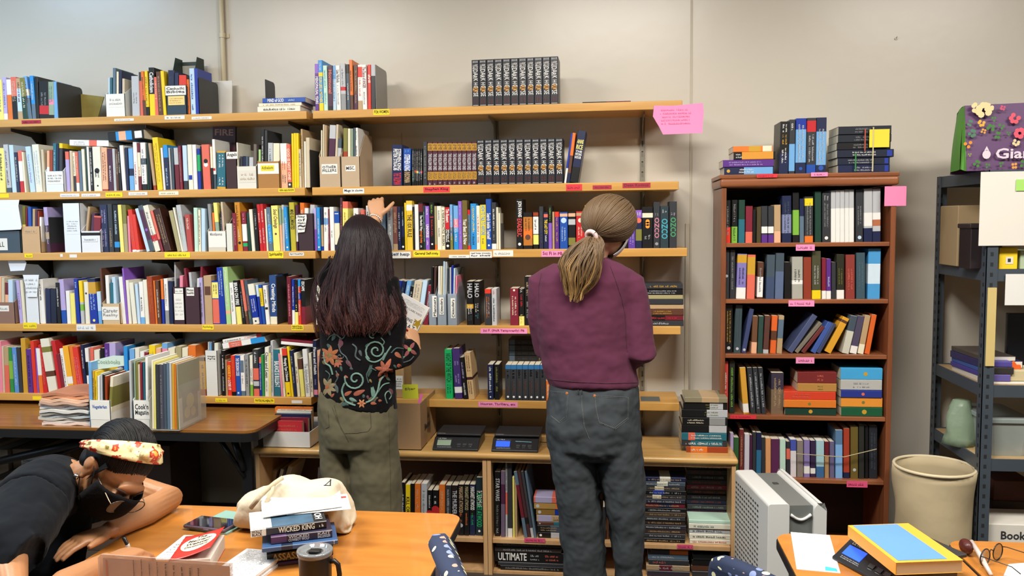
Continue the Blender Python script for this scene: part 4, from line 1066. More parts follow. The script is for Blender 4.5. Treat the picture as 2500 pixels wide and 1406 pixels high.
row('in the clear stand of food magazines', 'food magazines in the clear stand', TZ + .004, '371 376 880 -2 cream |-\n376.5 381 884 -2 lemon |-\n381.5 390 890 -3 charcoal |slate:~\n390.5 400 890 -3 4a4a58 |grey:~\n400.5 408 888 -3 slate |-\n408.5 415 886 -3 steel |-\n415.5 420 886 -3 silver |-\n420.5 427 888 -2 gold |-\n427.5 431 890 -2 orange |-\n431.5 436 890 -2 olive |-', Y=3.475, back=0, dmax=.22, cat='magazine', name='magazine')
YA = 3.47; aX, bX = xat(368, YA, TZ), xat(437, YA, TZ); ha = .305
t = thing('magazine_stand', 'clear acrylic stand full of food magazines at the table edge', 'magazine stand', (aX, YA, TZ)); w_ = bX - aX; mc = mat('acrylic', 'c8c6bc', .15, alpha=.38)
MB().box(w_, 0, 0, w_ + .004, .25, ha).build('side_panel', mc, t, bevel=.0015); MB().box(-.004, 0, 0, 0, .25, ha * .6).build('side_panel', mc, t); MB().box(0, 0, 0, w_, .25, .003).build('base', mc, t)
t = thing('magazine', 'food magazine facing outward behind the clear acrylic panel', 'magazine', (bX - .006, YA + .012, TZ + .006)); MB().box(0, 0, 0, .004, .2, .27).build('cover', mat('magazine_cover_white', 'dcd7c8', .4), t)
k = MB(); F_ = frame((.0044, 0, 0), (0, 1, 0), (0, 0, 1)); put_text(k, 'COOK', F_, .015, .2, .16, .25, bold=False); k.build('lettering', ink('charcoal'), t)
k = MB(); k.add([(.03, .02, .0003), (.17, .02, .0003), (.17, .17, .0003), (.03, .17, .0003)], [(0, 1, 2, 3)], F_); k.build('cover_photo', mat('food_photo', '6a5a58', .4, var=.5, vscale=12), t)
k = MB()
for (u, v, r_) in ((.1, .11, .035), (.07, .06, .026), (.125, .055, .022)): k.add([(u + r_ * math.cos(q), v + r_ * math.sin(q), .0006) for q in [2 * PI * i / 20 for i in range(20)]], [tuple(range(20))], F_)
k.build('cover_picture', mat('food_yellow', 'c9a860', .5, var=.2, vscale=30), t)
# ================================================================ low maple cabinet
CT, CF = .58, 3.72
M_map = wood('maple_panel', 'c79a6a', 'd6ad7c', .42, 2, 2.2); M_maptop = wood('maple_top', 'c99a58', 'd9b070', .3, 0, 2.2, coat=.25); M_cin = mat('shaded_cabinet_back', '5a4034', .7, var=.1)  # back panel: shadow inside the cabinet is put into its dark colour
xl, xm, xr_ = xat(625, CF, .4), xat(1189, CF, .4), xat(1797, CF, .4); CB = 4.10
t = thing('low_bookcase', 'low maple double bookcase with rounded top edge, scales and boxes standing on it', 'bookcase', (0, 0, 0))
MB().box(xl - .012, CF - .012, CT - .03, xr_ + .008, CB, CT).build('top', M_maptop, t, bevel=.013, seg=4)
for a in (xl, xm - .02, xm + .001, xr_ - .02): MB().box(a, CF, 0, a + .019, CB, CT - .031).build('side_panel', M_map, t, bevel=.001)
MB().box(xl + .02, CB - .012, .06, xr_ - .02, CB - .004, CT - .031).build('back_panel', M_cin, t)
ZC = .172
for a, b in ((xl + .02, xm - .021), (xm + .021, xr_ - .021)):
    MB().box(a, CF + .008, ZC - .022, b, CB - .013, ZC).build('shelf', M_map, t, bevel=.002)
    MB().box(a, CF + .02, .0, b, CB - .013, .012).build('shelf', M_map, t)
    MB().box(a, CF + .005, CT - .045, b, CF + .02, CT - .031).build('rail', M_map, t)
for (x0, y0, x1, y1, c, lb) in ((1280, 1313, 1331, 1323, 'dp', 'magenta label on the low bookcase shelf above the ULTIMATE book'), (1653, 1329, 1692, 1339, 'dp', 'dull pink label on the low bookcase shelf below the white paperbacks')):
    card(x0, y0, x1, y1, CF + .005, c, '~', 'wine', label=lb, group=GL)
wc = 'in the low bookcase'; gc = 'books in the low bookcase'
row(wc, gc, ZC, '''
979 988 1178 0 black |white:~@.2-.9
990 1001 1183 0 yellow+lemon:0-.1 |black:!KILL ORDER@.25-.75
1002 1011 1181 0 black |-
1012.5 1026 1181 0 orange |peach:~@.1-.5;red:dot@.6-.7
1028 1042 1181 0 silver |grey:~@.1-.8
1043.5 1054 1197 0 black |white:~@.1-.4;red:dot@.45-.62
1056 1070 1197 0 black |white:~@.1-.3;red:dot@.35-.55
1072 1086 1183 0 orange |peach:~@.1-.5;red:dot@.6-.7
1087.5 1101 1185 0 charcoal |silver:~@.05-.8
1102.5 1117 1185 0 241a1c |silver:THE MURDER OF@.1-.7
1118.5 1132 1183 0 black |tan:MARGARET ATWOOD@.04-.55;orange:~@.55-.75;silver:dot@.76-.84
1133 1145 1183 0 black |khaki:MARGARET ATWOOD@.04-.5;orange:~@.55-.8
1146.5 1160 1183 0 navy+black:.4-.9 |white:MARGARET ATWOOD@.04-.5;emerald:~@.55-.8
1161.5 1179 1166 0 1b2c33 H |emerald:MARGARET ATWOOD@.26-.85;white:THE TESTAMENTS@.22-.5;white:dot@.9-.94
1208 1221 1152 0 black |silver:STAR WARS@.1-.45;grey:~@.5-.85;silver:~@.87-.95
1223 1233 1150 0 6a5a72+plum:.5-.8 |-
1234 1239 1129 0 silver+coral:.3-.6 |charcoal:~@.05-.4
1240 1251 1128 0 charcoal+white:0-.12 |-
1252.5 1257 1165 0 lemon |-
1258 1263 1165 0 tan |-
1280 1288 1152 -26 steel+maroon:.3-.8 |-
1288.5 1297 1151 -26 4a2c30+black:.2-.3 |-
1297.5 1304 1151 -26 3c3c40+silver:0-.15 |-
1304.5 1310 1151 -24 steel |-
''', Y=CF + .02, back=.01)
row('by the left end of low bookcase', gc, ZC, '640 654 1150 22 tan |-\n655 662 1146 30 royal+white:.5-1 |-\n663 674 1140 40 beige |-\n772 781 1142 4 silver |charcoal:~', Y=CF + .02, back=.12)
SY = CF + .03
stack('in the paperback pile left of the jeans', 'paperback pile left of the jeans', SY, ZC, '''
1314 1392 15 black+silver:.3-.6 |white:dot@.04-.12
1312 1392 18 slate+black:.6-1 |tan:~@.1-.6
1312 1392 9 teal+brown:.5-1 |silver:dot@.05-.1
1310 1392 17 tan+a9a2c4:.55-.95 |brown:~@.5-.8
1309 1392 16 8a6a34+royal:.2-.45 |silver:dot@.05-.15
1304 1392 16 b08a4a+orange:.2-.4 |silver:dot@.05-.15
1303 1392 16 coral+a9a2c4:.5-.95 |-
''', depth=.11)
tcol = ['black', 'charcoal', '3a2c28', '2a2a34', '33261f', 'charcoal', '4a3c30', 'black', 'maroon+navy:.3-.6', '2c3040', 'charcoal+cream:.55-.75', 'black+royal:.5-.75', 'charcoal+cream:.5-.72', 'slate+ivory:.4-.65', 'navy+ivory:.35-.6', 'teal+ivory:.4-.6', 'black', 'charcoal']
stack('in the tall paperback pile right of the jeans', 'tall paperback pile right of the jeans', SY, ZC, '\n'.join(f"{1572 + (i * 7) % 5 - 6} {1672 + (i * 5) % 4} 10.9 {c} |{'silver' if i % 2 else 'tan'}:~@.1-.9" for i, c in enumerate(tcol[:15])), depth=.11)
bcol = ['3a3040', 'charcoal', '2e2838', 'maroon', '3c3448', 'charcoal', 'navy', '2a2430', 'black', 'wine', '2c2c38', 'black', 'charcoal', '332a2e', 'black', '26262c']
stack('in the dim pile at the end of low bookcase', 'dim paperback pile at the end of low bookcase', SY + .12, ZC, '\n'.join(f"{1676 + i % 3} {1778 - i % 4} 12.4 {c} |{'grey' if i % 2 else 'rust'}:~@.1-.9" for i, c in enumerate(bcol)), depth=.11)
stack('in the pale pile at the end of low bookcase', 'pale paperbacks at the end of low bookcase', SY, ZC, '''
1684 1786 12 ivory |coral:~@.05-.9
1683 1785 13 ivory |charcoal:~@.05-.9
1683 1786 13 silver |charcoal:~@.05-.8
1682 1785 13 ivory |teal:~@.05-.6
1682 1784 9 mint |-
''', depth=.11)
row('seen between the jeans legs', gc, ZC, '1472 1479 1238 0 charcoal |-\n1480 1487 1236 0 brown |-\n1488 1494 1238 0 olive |-', Y=CF + .03)
stack('in the star adventure pile on the cabinet floor', 'large black flat books on the cabinet floor', CF + .03, .013, '''
1222 1380 12 black |grey:~@.05-.9
1216 1380 9 charcoal |-
1208 1382 27 black |white:ULTIMATE@.05-.45;silver:~@.5-.62;coral:~@.7-.9
1208 1370 12 3a3230 |silver:~@.1-.9
1212 1372 14 black |grey:~@.1-.8
1225 1368 8 charcoal |-
''', depth=.24)
stack('on the cabinet floor right of the jeans', 'paperbacks on the cabinet floor', CF + .03, .013, '''
1580 1684 14 3a3440 |-
1578 1684 14 tan+maroon:.4-.7 |silver:~
1584 1682 14 charcoal |coral:~@.1-.4
1582 1680 13 steel |silver:~@.1-.7
1590 1680 12 orange+charcoal:.5-1 |-
''', depth=.11)
stack('on the cabinet floor by its end panel', 'paperbacks on the cabinet floor by the end panel', CF + .04, .013, '''
1690 1784 14 charcoal |-
1688 1784 14 brown |-
1690 1780 15 black |-
1692 1780 14 2a3238 |-
''', depth=.11)
# pile of graphic novels on top of the cabinet's end
zt = stack('in the pile on the low bookcase top', 'pile of graphic novels on the low bookcase top', 3.80, CT, '''
1676 1777 15 rust+orange:.5-.9 |white:~@.1-.4
1664 1775 15 charcoal+teal:.1-.8 |white:~@.05-.9
1664 1774 19 teal+coral:.7-.85 |white:~@.2-.9
1664 1776 19 black+silver:.02-.4 |-
1666 1776 19 black+grey:.05-.4 |cream:~@.1-.5
1664 1776 19 black+silver:.0-.45 |olive:~@.5-.8
1668 1776 18 black+silver:.1-.4 |olive:~@.5-.8
1672 1776 13 8a8268+tan:.2-.6 |-
''', depth=.17)
# ---------------------------------------------------------------- scales
M_sc = mat('scale_plastic', '232427', .35); M_sct = mat('scale_platform', '2e2e30', .45)
def scale(xc, y, lab, disp, emit, note=None, loc=None, rz=0.0):
    p = Vector((xat(xc, y, CT), y, CT)) if loc is None else Vector(loc); t = thing('postal_scale', lab, 'scale', p, rot=(0, 0, rz)); w = .108
    # wedge body
    prof = [(0, 0), (.21, 0), (.21, .05), (.06, .05), (.012, .016), (0, .010)]
    b = MB().prism(prof, 2 * w, Matrix.Translation((w, 0, 0)) @ Matrix.Rotation(PI / 2, 4, 'Z')); b.build('body', M_sc, t, bevel=.004, fix=True)
    MB().box(-w + .006, .064, .056, w + .004, .235, .066).build('platform', M_sct, t, bevel=.003)
    MB().box(-w + .03, .09, .049, w - .03, .2, .057).build('platform_support', M_sc, t)
    sl = math.atan2(.034, .048); F_ = frame((0, .012, .0163), (1, 0, 0), (0, math.cos(sl), math.sin(sl)))
    k = MB(); k.box(-w + .018, .008, .0003, -w + .083, .041, .0012, F_); k.build('display', mat('display_' + disp, disp, .2, emit=disp if emit else None, estr=emit), t)
    for i in range(3): MB().box(.005 + i * .027, .008, .0003, .024 + i * .027, .021, .003, F_).build('button', mat('scale_button', '3c3d40', .4), t, bevel=.001)
    k = MB(); put_text(k, 'ULTRA', F_, -w + .02, .046, -w + .058, .053, shear=.2); scribble(k, F_, -w + .06, .046, -w + .09, .050, 1, 3); scribble(k, F_, -w + .02, -.005, -w + .09, .005, 2, 5)
    for i in range(3): scribble(k, F_, .007 + i * .027, .003, .022 + i * .027, .006, 1, i)
    k.build('lettering', ink('silver'), t)
    if note: MB().add([(.0, .040, .0006), (.075, .037, .0006), (.075, .040, .0006), (.0, .043, .0006)], [(0, 1, 2, 3)], F_).build('sticker', mat('tape_blue', '7fc0d4', .5), t)
    k = MB().box(-w + .012, .068, .0662, -w + .05, .071, .0664); k.build('platform_label', mat('label_silver', 'c9c9c9', .4), t)
    for sx in (-w + .02, w - .02):
        for sy in (.02, .17): pass
    return t
scale(1111, 3.735, 'black postal scale with an unlit greenish display, between the box and second scale', '93a690', 0)
scale(1256, 3.735, 'black postal scale with a glowing blue display beside the jeans', '2a4cf0', 1.6, note=True)
cb = MB().tube([Vector((xat(1312, 3.86, CT), 3.86, CT + .02)), Vector((xat(1325, 3.88, CT), 3.88, CT + .012)), Vector((xat(1345, 3.9, CT), 3.9, CT + .006)), Vector((xat(1380, 3.92, CT), 3.92, CT + .006))], .002, 6).build('power_cable', M_blk, smooth=True)
tag(cb, 'thin black cable running from the blue-lit scale behind the jeans', 'cable')
# ---------------------------------------------------------------- open shipping box behind the patterned jacket
BXY = 3.735; pA, pB = xat(962, BXY, CT), xat(1028, BXY, CT); pA -= .14; zb = CT + .295; dd = .33
t = thing('cardboard_box', 'open brown shipping box with a yellow sticky note, behind the patterned jacket', 'box', (pA, BXY, CT)); w_ = pB - pA; h_ = atY(1000, 985, BXY)[2] - CT; kb = M_card('a5825c')
g = MB().use(kb); T = .004
g.box(0, 0, 0, w_, T, h_).box(0, dd - T, 0, w_, dd, h_).box(0, T, 0, T, dd - T, h_).box(w_ - T, T, 0, w_, dd - T, h_).box(0, 0, 0, w_, dd, T); g.build('body', None, t)
MB().box(w_ - .0002, dd * .4, 0, w_ + .0008, dd * .62, h_).build('tape', mat('packing_tape_brown', '8a6840', .3, coat=.4), t)
k = MB(); put_text(k, 'Better', frame((w_ + .001, 0, 0), (0, 1, 0), (0, 0, 1)), .08, .075, .2, .105); k.add([(.14, .12, .0004), (.175, .12, .0004), (.16, .15, .0004)], [(0, 1, 2)], frame((w_ + .001, 0, 0), (0, 1, 0), (0, 0, 1))); k.build('printing', ink('charcoal'), t)
MB().box(w_ * .1, .03, T, w_ * .5, dd - .05, .05).build('contents', mat('paper_w', PAPER['w'], .7), t)
card(983, 938, 1021, 973, BXY - .004, 'e6e43a', 'filler', 'olive', label='yellow-green sticky note on the rim of the shipping box', name='sticky_note', cat='sticky note', box=(.15, .55, .85, .8), rot=.03, jit=.12)
card(1018, 962, 1034, 990, BXY + .03, 'f078b8', None, '', label='pink sticky note curling inside the shipping box', name='sticky_note', cat='sticky note', poly=[(0, 0), (.45, 0), (1, 1), (.5, 1)])
t = cbox(944, 893, 986, 978, 3.95, .15, 'a8855a', 'narrow brown box on the lowest sparse shelf beside the patterned jacket', (962, 917, 984, 950), Z=ZS[4])
# ---------------------------------------------------------------- white tray of paperbacks on the cabinet's other end
WY = 3.73; a, b = xat(643, WY, CT), xat(757, WY, CT); w_ = b - a; h_ = atY(700, 1054, WY)[2] - CT; dd = .21; mw = M_card('dcdad6')
t = thing('paperback_tray', 'white cardboard tray of red and navy paperbacks on the low bookcase', 'box', (a, WY, CT)); g = MB().use(mw); T = .003
g.box(0, 0, 0, w_, T, h_).box(0, dd - T, 0, w_, dd, h_).box(0, T, 0, T, dd - T, h_).box(w_ - T, T, 0, w_, dd - T, h_).box(0, 0, 0, w_, dd, T); g.build('body', None, t)
for i, (yy, z0, hh, x0, x1, c, tc, nm) in enumerate(((.010, .004, .12, 652, 738, 'c2323a', 'coral', 'bright red'), (.045, .004, .128, 664, 752, 'wine', 'pink', 'wine red'), (.075, .004, .14, 672, 760, 'navy', 'sky', 'navy'), (.11, .004, .15, 676, 760, 'ivory', 'charcoal', 'ivory'), (.14, .004, .158, 672, 762, 'orange', 'brown', 'orange'))):
    X0, X1 = xat(x0, WY + yy, CT + .1), xat(x1, WY + yy, CT + .1); X0 = max(X0, a + .004); X1 = min(X1, b - .005)
    bk = thing('book', f'{nm} paperback standing sideways in the white tray', 'book', (X0, WY + yy, CT + z0), group='paperbacks in the white tray'); W2 = X1 - X0
    MB().use(cover_mat(c)).box(0, 0, 0, W2, .0008, hh).box(0, .024, 0, W2, .0248, hh).box(0, 0, hh - .001, W2, .0248, hh).build('cover', None, bk)
    MB().box(.001, .0009, .001, W2 - .001, .0239, hh - .0012).build('pages', M_page, bk)
    k = MB(); scribble(k, frame((0, -.0003, 0), (1, 0, 0), (0, 0, 1)), W2 * .05, hh * .3, W2 * .9, hh * .9, 4, i); scribble(k, frame((0, .0, hh + .0003), (1, 0, 0), (0, 1, 0)), W2 * .1, .004, W2 * .9, .021, 1, i); k.build('lettering', ink(tc), bk)
pb = MB().box(0, 0, 0, .13, .12, .09).build('storage_box', M_card('cfcbc4'), loc=(xat(716, 3.97, CT), 3.97, CT)); tag(pb, 'plain pale grey box behind the white paperback tray', 'box')
# ================================================================ brown bookcase
BX0, BX1, BF, BB, BT = .484, 1.240, 3.88, 4.205, 1.84
M_ch = wood('cherry_laminate', '6f3f27', '8c5233', .38, 2, 2.0); M_chh = wood('cherry_laminate_h', '7c482c', '9a5e3b', .35, 0, 2.0); M_chb = mat('bookcase_back', '2e1c16', .7)
t = thing('tall_bookcase', 'tall cherry brown bookcase packed with dark novels', 'bookcase', (0, 0, 0))
for a in (BX0, BX1 - .022): MB().box(a, BF, 0, a + .022, BB, BT - .06).build('side_panel', M_ch, t, bevel=.002)
MB().box(BX0 - .008, BF - .012, BT - .058, BX1 + .008, BB, BT - .018).build('cornice', M_chh, t, bevel=.012, seg=3)
MB().box(BX0 - .01, BF - .004, BT - .018, BX1 + .01, BB, BT).build('top', M_chh, t, bevel=.003)
MB().box(BX0 + .022, BB - .012, .06, BX1 - .022, BB - .004, BT - .06).build('back_panel', M_chb, t)
BZ = [1.531, 1.274, 1.022, .737, .443]
for z in BZ + [.085]: MB().box(BX0 + .022, BF + .006, z - .019, BX1 - .022, BB - .013, z).build('shelf', M_chh, t, bevel=.002)
MB().box(BX0 + .022, BF + .01, 0, BX1 - .022, BF + .03, .064).build('kick_board', M_ch, t)
for (x0, y0, x1, y1, c, lb) in ((1848, 425, 1898, 434, 'r', 'red label on the brown bookcase top edge'), (1980, 421, 2021, 431, 'p', 'pink label on the brown bookcase top edge'), (1943, 597, 1989, 612, 'p', 'pink label on the first shelf of brown bookcase'),
        (1925, 733, 1988, 748, 'p', 'long pink label on the second shelf of brown bookcase'), (1943, 872, 1988, 887, 'p', 'pink label on the third shelf of brown bookcase'), (1782, 1012, 1846, 1022, 'r', 'dark red label on the fourth shelf of brown bookcase'), (2067, 1174, 2118, 1189, 'dp', 'coral pink label on the fifth shelf of brown bookcase')):
    card(x0, y0, x1, y1, BF - (.0135 if y0 < 430 else -.0045), c, '~', 'dp' if False else 'wine', label=lb, group='labels on the brown bookcase')
card(2159, 455, 2212, 503, BF - .003, 'f088b4', None, '', label='pink sticky note at the upper corner of the brown bookcase', name='sticky_note', cat='sticky note')
BY = BF + .02; gb = 'books in the brown bookcase'
zz = stack('beside the blue novels on the bookcase', 'flat pile on the brown bookcase beside blue novels', BF + .01, BT, '''
1768 1889 18 navy+sky:.02-.6 |gold:dot@.05-.12;white:~@.3-.6
1765 1889 17 purple |lilac:~@.1-.8
1791 1893 18 black+d8963a:.05-.8 |white:~@.05-.2
1790 1886 14 e87a30+cream:.02-.25+gold:.3-.6 |-
''', depth=.16)
row('on top of the brown bookcase', 'blue novels on the brown bookcase', BT, '''
1902 1924 297 4 navy+black:.4-1 |white:~@.05-.2;gold:~@.25-.45;white:~@.5-.8
1926 1940 292 charcoal+sky:.05-.55 |white:~@.05-.2
1942 1967 289 navy+sky:.2-.8+royal:.8-1 |silver:~@.1-.8;blue:dot@.88-.94
1968 1991 288 charcoal+red:.75-.95+blue:0-.16 |silver:~@.3-.8
1992 2016 287 navy+sky:.15-.75 |silver:~@.2-.85;blue:dot@.86-.95
''', Y=BF, back=.012, dmax=.16)
stack('in the dark pile on the bookcase', 'dark pile on the brown bookcase under a yellow note', BF + .012, BT, '''
2046 2172 18 navy |silver:~@.3-.7;royal:box@.9-.97
2045 2172 17 1a2236 |silver:~@.2-.7;royal:box@.9-.97
2044 2182 18 1a2236 |white:~@.25-.7;royal:box@.88-.97
2043 2174 17 black |grey:~@.3-.6
2046 2176 18 1c222e |grey:~@.3-.6
2047 2176 19 1c222e |grey:~@.3-.6
''', depth=.17)
card(2122, 316, 2171, 360, BF + .004, 'ecd93c', None, '', label='yellow sticky note on the dark pile over the brown bookcase', name='sticky_note', cat='sticky note')
for (xp, c, y0, y1, lb) in ((2090, '2f8a44', 374, 418, 'green rubber band round the lower dark books'), (2132, 'cfc49a', 310, 418, 'cream string round the whole dark pile'), (2112, 'b8503a', 315, 368, 'red rubber band round the upper dark books')):
    X = xat(xp, BF, BT + .1); za, zb2 = atY(xp, y1, BF)[2], atY(xp, y0, BF)[2]; za = max(za, BT + .001)
    tag(MB().box(X - .002, BF + .001, za, X + .002, BF + .0075, zb2).box(X - .002, BF + .0075, zb2 - .002, X + .002, BF + .17, zb2 + .0005).build('rubber_band', mat('band_' + c, c, .6)), lb, 'rubber band')
row('on first shelf of brown bookcase', gb, BZ[0], '''
1770 1783 489 0 black+scarlet:0-.37 |grey:~
1786 1800 488 0 black+lime:0-.38 |grey:~@.1-.5;darkgreen:~@.65-.95
1803 1818 488 2 teal+darkgreen:.55-1 |-
1820 1837 503 1 wine+coral:0-.3 |-
1838 1845 512 0 black |-
1847 1858 505 0 4a4028 |-
1859.5 1874 503 0 charcoal+purple:0-.22+white:.26-.44 |-
1875.5 1889 503 0 charcoal+purple:0-.22+white:.26-.44 |-
1890 1906 500 0 tan+peach:0-.3 |-
1910 1932 478 0 navy+7a82a8:.2-.6 |slate:~
1936 1951 470 0 black+lime:.15-.65 |-
1953 1963 485 0 steel+navy:.6-1 |-
1965 1985 480 0 charcoal+yellow:.8-.96+orange:0-.14 |grey:~
1990 2005 467 0 darkgreen |-
2008 2027 471 0 charcoal |silver:~@.05-.15;grey:~@.2-.7;white:dot@.88-.95
2029 2040 465 0 white+silver:.65-1 |-
2040.5 2051 464 0 white+silver:.65-1 |-
2051.5 2062 464 0 white+silver:.65-1 |-
2062.5 2073 463 0 white+silver:.65-1 |-
2073.5 2085 463 0 white+silver:.65-1 |-
2090 2107 463 0 charcoal |grey:~@.3-.7;pale:dot@.88-.95
2110 2130 461 0 silver+white:.3-.55+navy:0-.26 |-
2131 2150 461 0 silver+white:.35-.55+b06a4a:.3-.42+navy:0-.2 |-
''', Y=BY, back=.01)
row('on second shelf of brown bookcase', gb, BZ[1], '''
1767 1780 611 0 charcoal |maroon:~@.2-.5;silver:dot@.5-.56
1782 1794 610 0 charcoal |grey:~
1797 1820 620 4 8078b8+white:0-.25+gold:.8-.98 |navy:~@.3-.7
1823 1842 622 3 coral+gold:.55-.95 |-
1848 1862 640 3 brown+white:.05-.6 |grey:~
1870 1890 622 3 3d4c6b+slate:.5-1 |-
1892 1912 618 3 5a6a8a+slate:.6-1 |-
1915 1930 640 0 black |-
1934 1960 627 0 a9a99f+white:.35-.44 |charcoal:~@.3-.6
1962 1981 628 0 8c3a28 |-
1983 2004 613 0 4a4a34+yellow:0-.18 |silver:~@.3-.7
2007 2017 630 0 wine+white:0-.2 |-
2018 2029 632 0 purple+white:0-.2 |pale:~@.4-.7
2031 2041 640 0 charcoal |-
2043 2061 621 0 2a2c20+white:0-.2 |olive:~@.3-.7
2065 2087 622 0 8a3a34 |coral:~@.3-.8
2091 2112 617 0 3c5560 |steel:~@.2-.8
2118 2148 607 2 4a9ad4+cfe2f0:.3-.7 |-
''', Y=BY, back=.01)
row('on third shelf of brown bookcase', gb, BZ[2], '''
1770 1788 744 2 black |gold:~@.1-.8;silver:dot@.86-.93
1791 1808 745 5 3a4a50 |slate:~@.1-.8;silver:dot@.88-.94
1810 1821 755 20 3c466e |silver:dot@.9-.96
1834 1847 772 4 6e4a34+peach:0-.3 |-
1849 1861 772 4 2e4a44 |-
1863 1876 771 5 5c3a34+silver:0-.1 |-
1880 1894 771 5 e0662e+brown:.35-.6 |-
1896 1909 771 6 tan+steel:.4-.9 |-
1918 1934 773 62 4a5478 |-
1936 1948 790 60 7a7468 |-
1952 1964 800 50 6a3030 |-
1977 1991 790 42 3f5aa0 |-
1992 2002 792 40 3c4668 |-
2010 2028 779 46 dba030+brown:.85-.92 |-
2055 2072 773 22 c9c8b8+slate:.6-1 |-
2074 2091 773 20 4e4860+white:0-.2 |-
2094 2108 771 18 tan+cream:0-.25 |-
2111 2123 769 18 d8642a |-
''', Y=BY, back=.01)
row('on fourth shelf of brown bookcase', gb, BZ[3], '''
1766 1777 882 0 c8443c |white:~@.2-.6
1780 1793 882 0 24281f |lime:~@.1-.9
1815 1829 898 -9 d09a38+white:.03-.22 |-
1833 1845 898 -9 charcoal |silver:~@.1-.9
1847 1858 898 -9 charcoal |silver:~@.1-.9
1860 1871 898 -9 charcoal |silver:~@.1-.9
1882 1912 910 1 7a6450+3a3444:.6-1 |tan:~
''', Y=BY, back=.01)
zz = stack('in the bright pile on bookcase fourth shelf', 'coloured hardcovers in the bookcase', BY + .0, BZ[3], '''
1917 2041 19 darkgreen |gold:dot@.46-.54
1914 2041 19 e07d2e |olive:dot@.46-.52
1914 2040 20 d8442c |coral:~@.15-.5
1947 2042 20 b98848 |olive:~@.5-.65
1947 2042 27 7a2c2c |coral:~@.5-.65
''', depth=.17)
stack('in the blue-topped pile on bookcase fourth shelf', 'coloured hardcovers in the bookcase end', BY + .0, BZ[3], '''
2054 2154 22 1f5a3c |gold:dot@.5-.62
2053 2154 23 e8963a |olive:dot@.5-.58
2053 2153 18 2c3a8c |coral:dot@.5-.58
2052 2153 25 b9b9b4 |grey:~@.3-.7
2052 2154 28 46a6dc |gold:dot@.55-.65
''', depth=.17)
row('on fifth shelf of brown bookcase', gb, BZ[4], '''
1782 1790 1058 0 lilac |-
1791 1803 1068 0 2f5a34 |-
1805 1815 1048 0 6e2a2a |tan:~
1817 1829 1060 0 c9c6d4 |-
1830 1836 1062 0 plum |-
1837 1845 1055 0 charcoal |-
1846 1858 1056 0 2f6a90+navy:.6-1 |-
1859 1868 1068 0 charcoal |-
1869 1882 1070 0 d89a68 |-
1883 1903 1072 0 5a2a50 |-
1904 1918 1073 0 mint |-
1920 1929 1078 0 charcoal+coral:.5-.8 |-
1930 1944 1073 0 ddd8dc+4a58b0:.7-1 |-
1946 1961 1076 0 8a8078 |-
1963 1977 1074 0 8a7cb4+white:.1-.3 |-
1979 1991 1076 0 3a2a4c+white:.1-.25 |-
1993 2012 1076 0 a8cdd8+3c6a9a:0-.3 |-
2014 2024 1078 0 b08a60+maroon:.6-1 |-
2026 2037 1078 0 6a6488 |-
2040 2057 1050 0 7fb0e4+5a7ca0:.7-1 |-
2060 2074 1046 0 a8402c+navy:0-.12 |-
2077 2095 1042 0 6a5a2c |silver:dot@.8-.86
2097 2110 1038 0 2a2c28 |-
2112 2120 1040 0 black |-
2122 2142 1040 0 23262e |slate:~
''', Y=BY, back=.01)
tg = MB().tube([Vector((xat(1945, BF, .6), BF - .001, BZ[4] + .12)), Vector((xat(2060, BF, .6), BF - .002, BZ[4] + .11)), Vector((xat(2140, BF, .6), BF - .001, BZ[4] + .15))], .0022, 6).build('cord', mat('cream_string', 'b5aa88', .8), smooth=True)
tag(tg, 'cream string stretched across the books on the fifth bookcase shelf', 'string')
# ================================================================ grey metal rack
M_rk = mat('rack_steel', '4b5560', .45, metal=.3, var=.08); RX0, RY0, RY1, RX1 = 1.505, 3.60, 4.15, 2.42
t = thing('metal_rack', 'grey boltless metal rack at the right edge loaded with boxes and folders', 'rack', (0, 0, 0))
hole = mat('rack_hole', '1f2326', .6)
for (xx, yy, sx, sy) in ((RX0, RY0, 1, 1), (RX0, RY1, 1, -1), (RX1, RY0, -1, 1), (RX1, RY1, -1, -1)):
    po = MB().box(min(xx, xx + sx * .045), min(yy, yy + sy * .003), 0, max(xx, xx + sx * .045), max(yy, yy + sy * .003), 1.826).box(min(xx, xx + sx * .003), min(yy, yy + sy * .045), 0, max(xx, xx + sx * .003), max(yy, yy + sy * .045), 1.826).build('post', M_rk, t)
    k = MB(); z = .05
    while z < 1.8:
        k.box(min(xx + sx * .016, xx + sx * .027), min(yy - sy * .0006, yy + sy * .0036), z, max(xx + sx * .016, xx + sx * .027), max(yy - sy * .0006, yy + sy * .0036), z + .016)
        k.box(min(xx - sx * .0006, xx + sx * .0036), min(yy + sy * .016, yy + sy * .027), z, max(xx - sx * .0006, xx + sx * .0036), max(yy + sy * .016, yy + sy * .027), z + .016); z += .042
    tag(k.build('post_slots', hole, t), kind='stuff')
RZ = [1.825, 1.425, .945, .635, .12]
M_osb = wood('particle_board', 'a88a60', 'c0a274', .7, 0, 12)
for z in RZ:
    b = MB().box(RX0 + .003, RY0 + .003, z - .05, RX1 - .003, RY0 + .012, z).box(RX0 + .003, RY1 - .012, z - .05, RX1 - .003, RY1 - .003, z).box(RX0 + .003, RY0 + .012, z - .05, RX0 + .012, RY1 - .012, z).box(RX1 - .012, RY0 + .012, z - .05, RX1 - .003, RY1 - .012, z).build('beam', M_rk, t)
    MB().box(RX0 + .012, RY0 + .012, z - .018, RX1 - .012, RY1 - .012, z - .004).build('shelf_panel', M_osb, t)
RS = [z - .004 for z in RZ]
# wood ruler on the post
tag(MB().box(RX0 + .008, RY0 - .006, atY(2405, 893, RY0)[2], RX0 + .042, RY0 - .001, atY(2405, 702, RY0)[2]).build('yardstick', mat('yardstick_wood', 'cdb878', .6, var=.05)), 'pale yellow wooden strip fixed to the front post of the rack', 'wood strip')
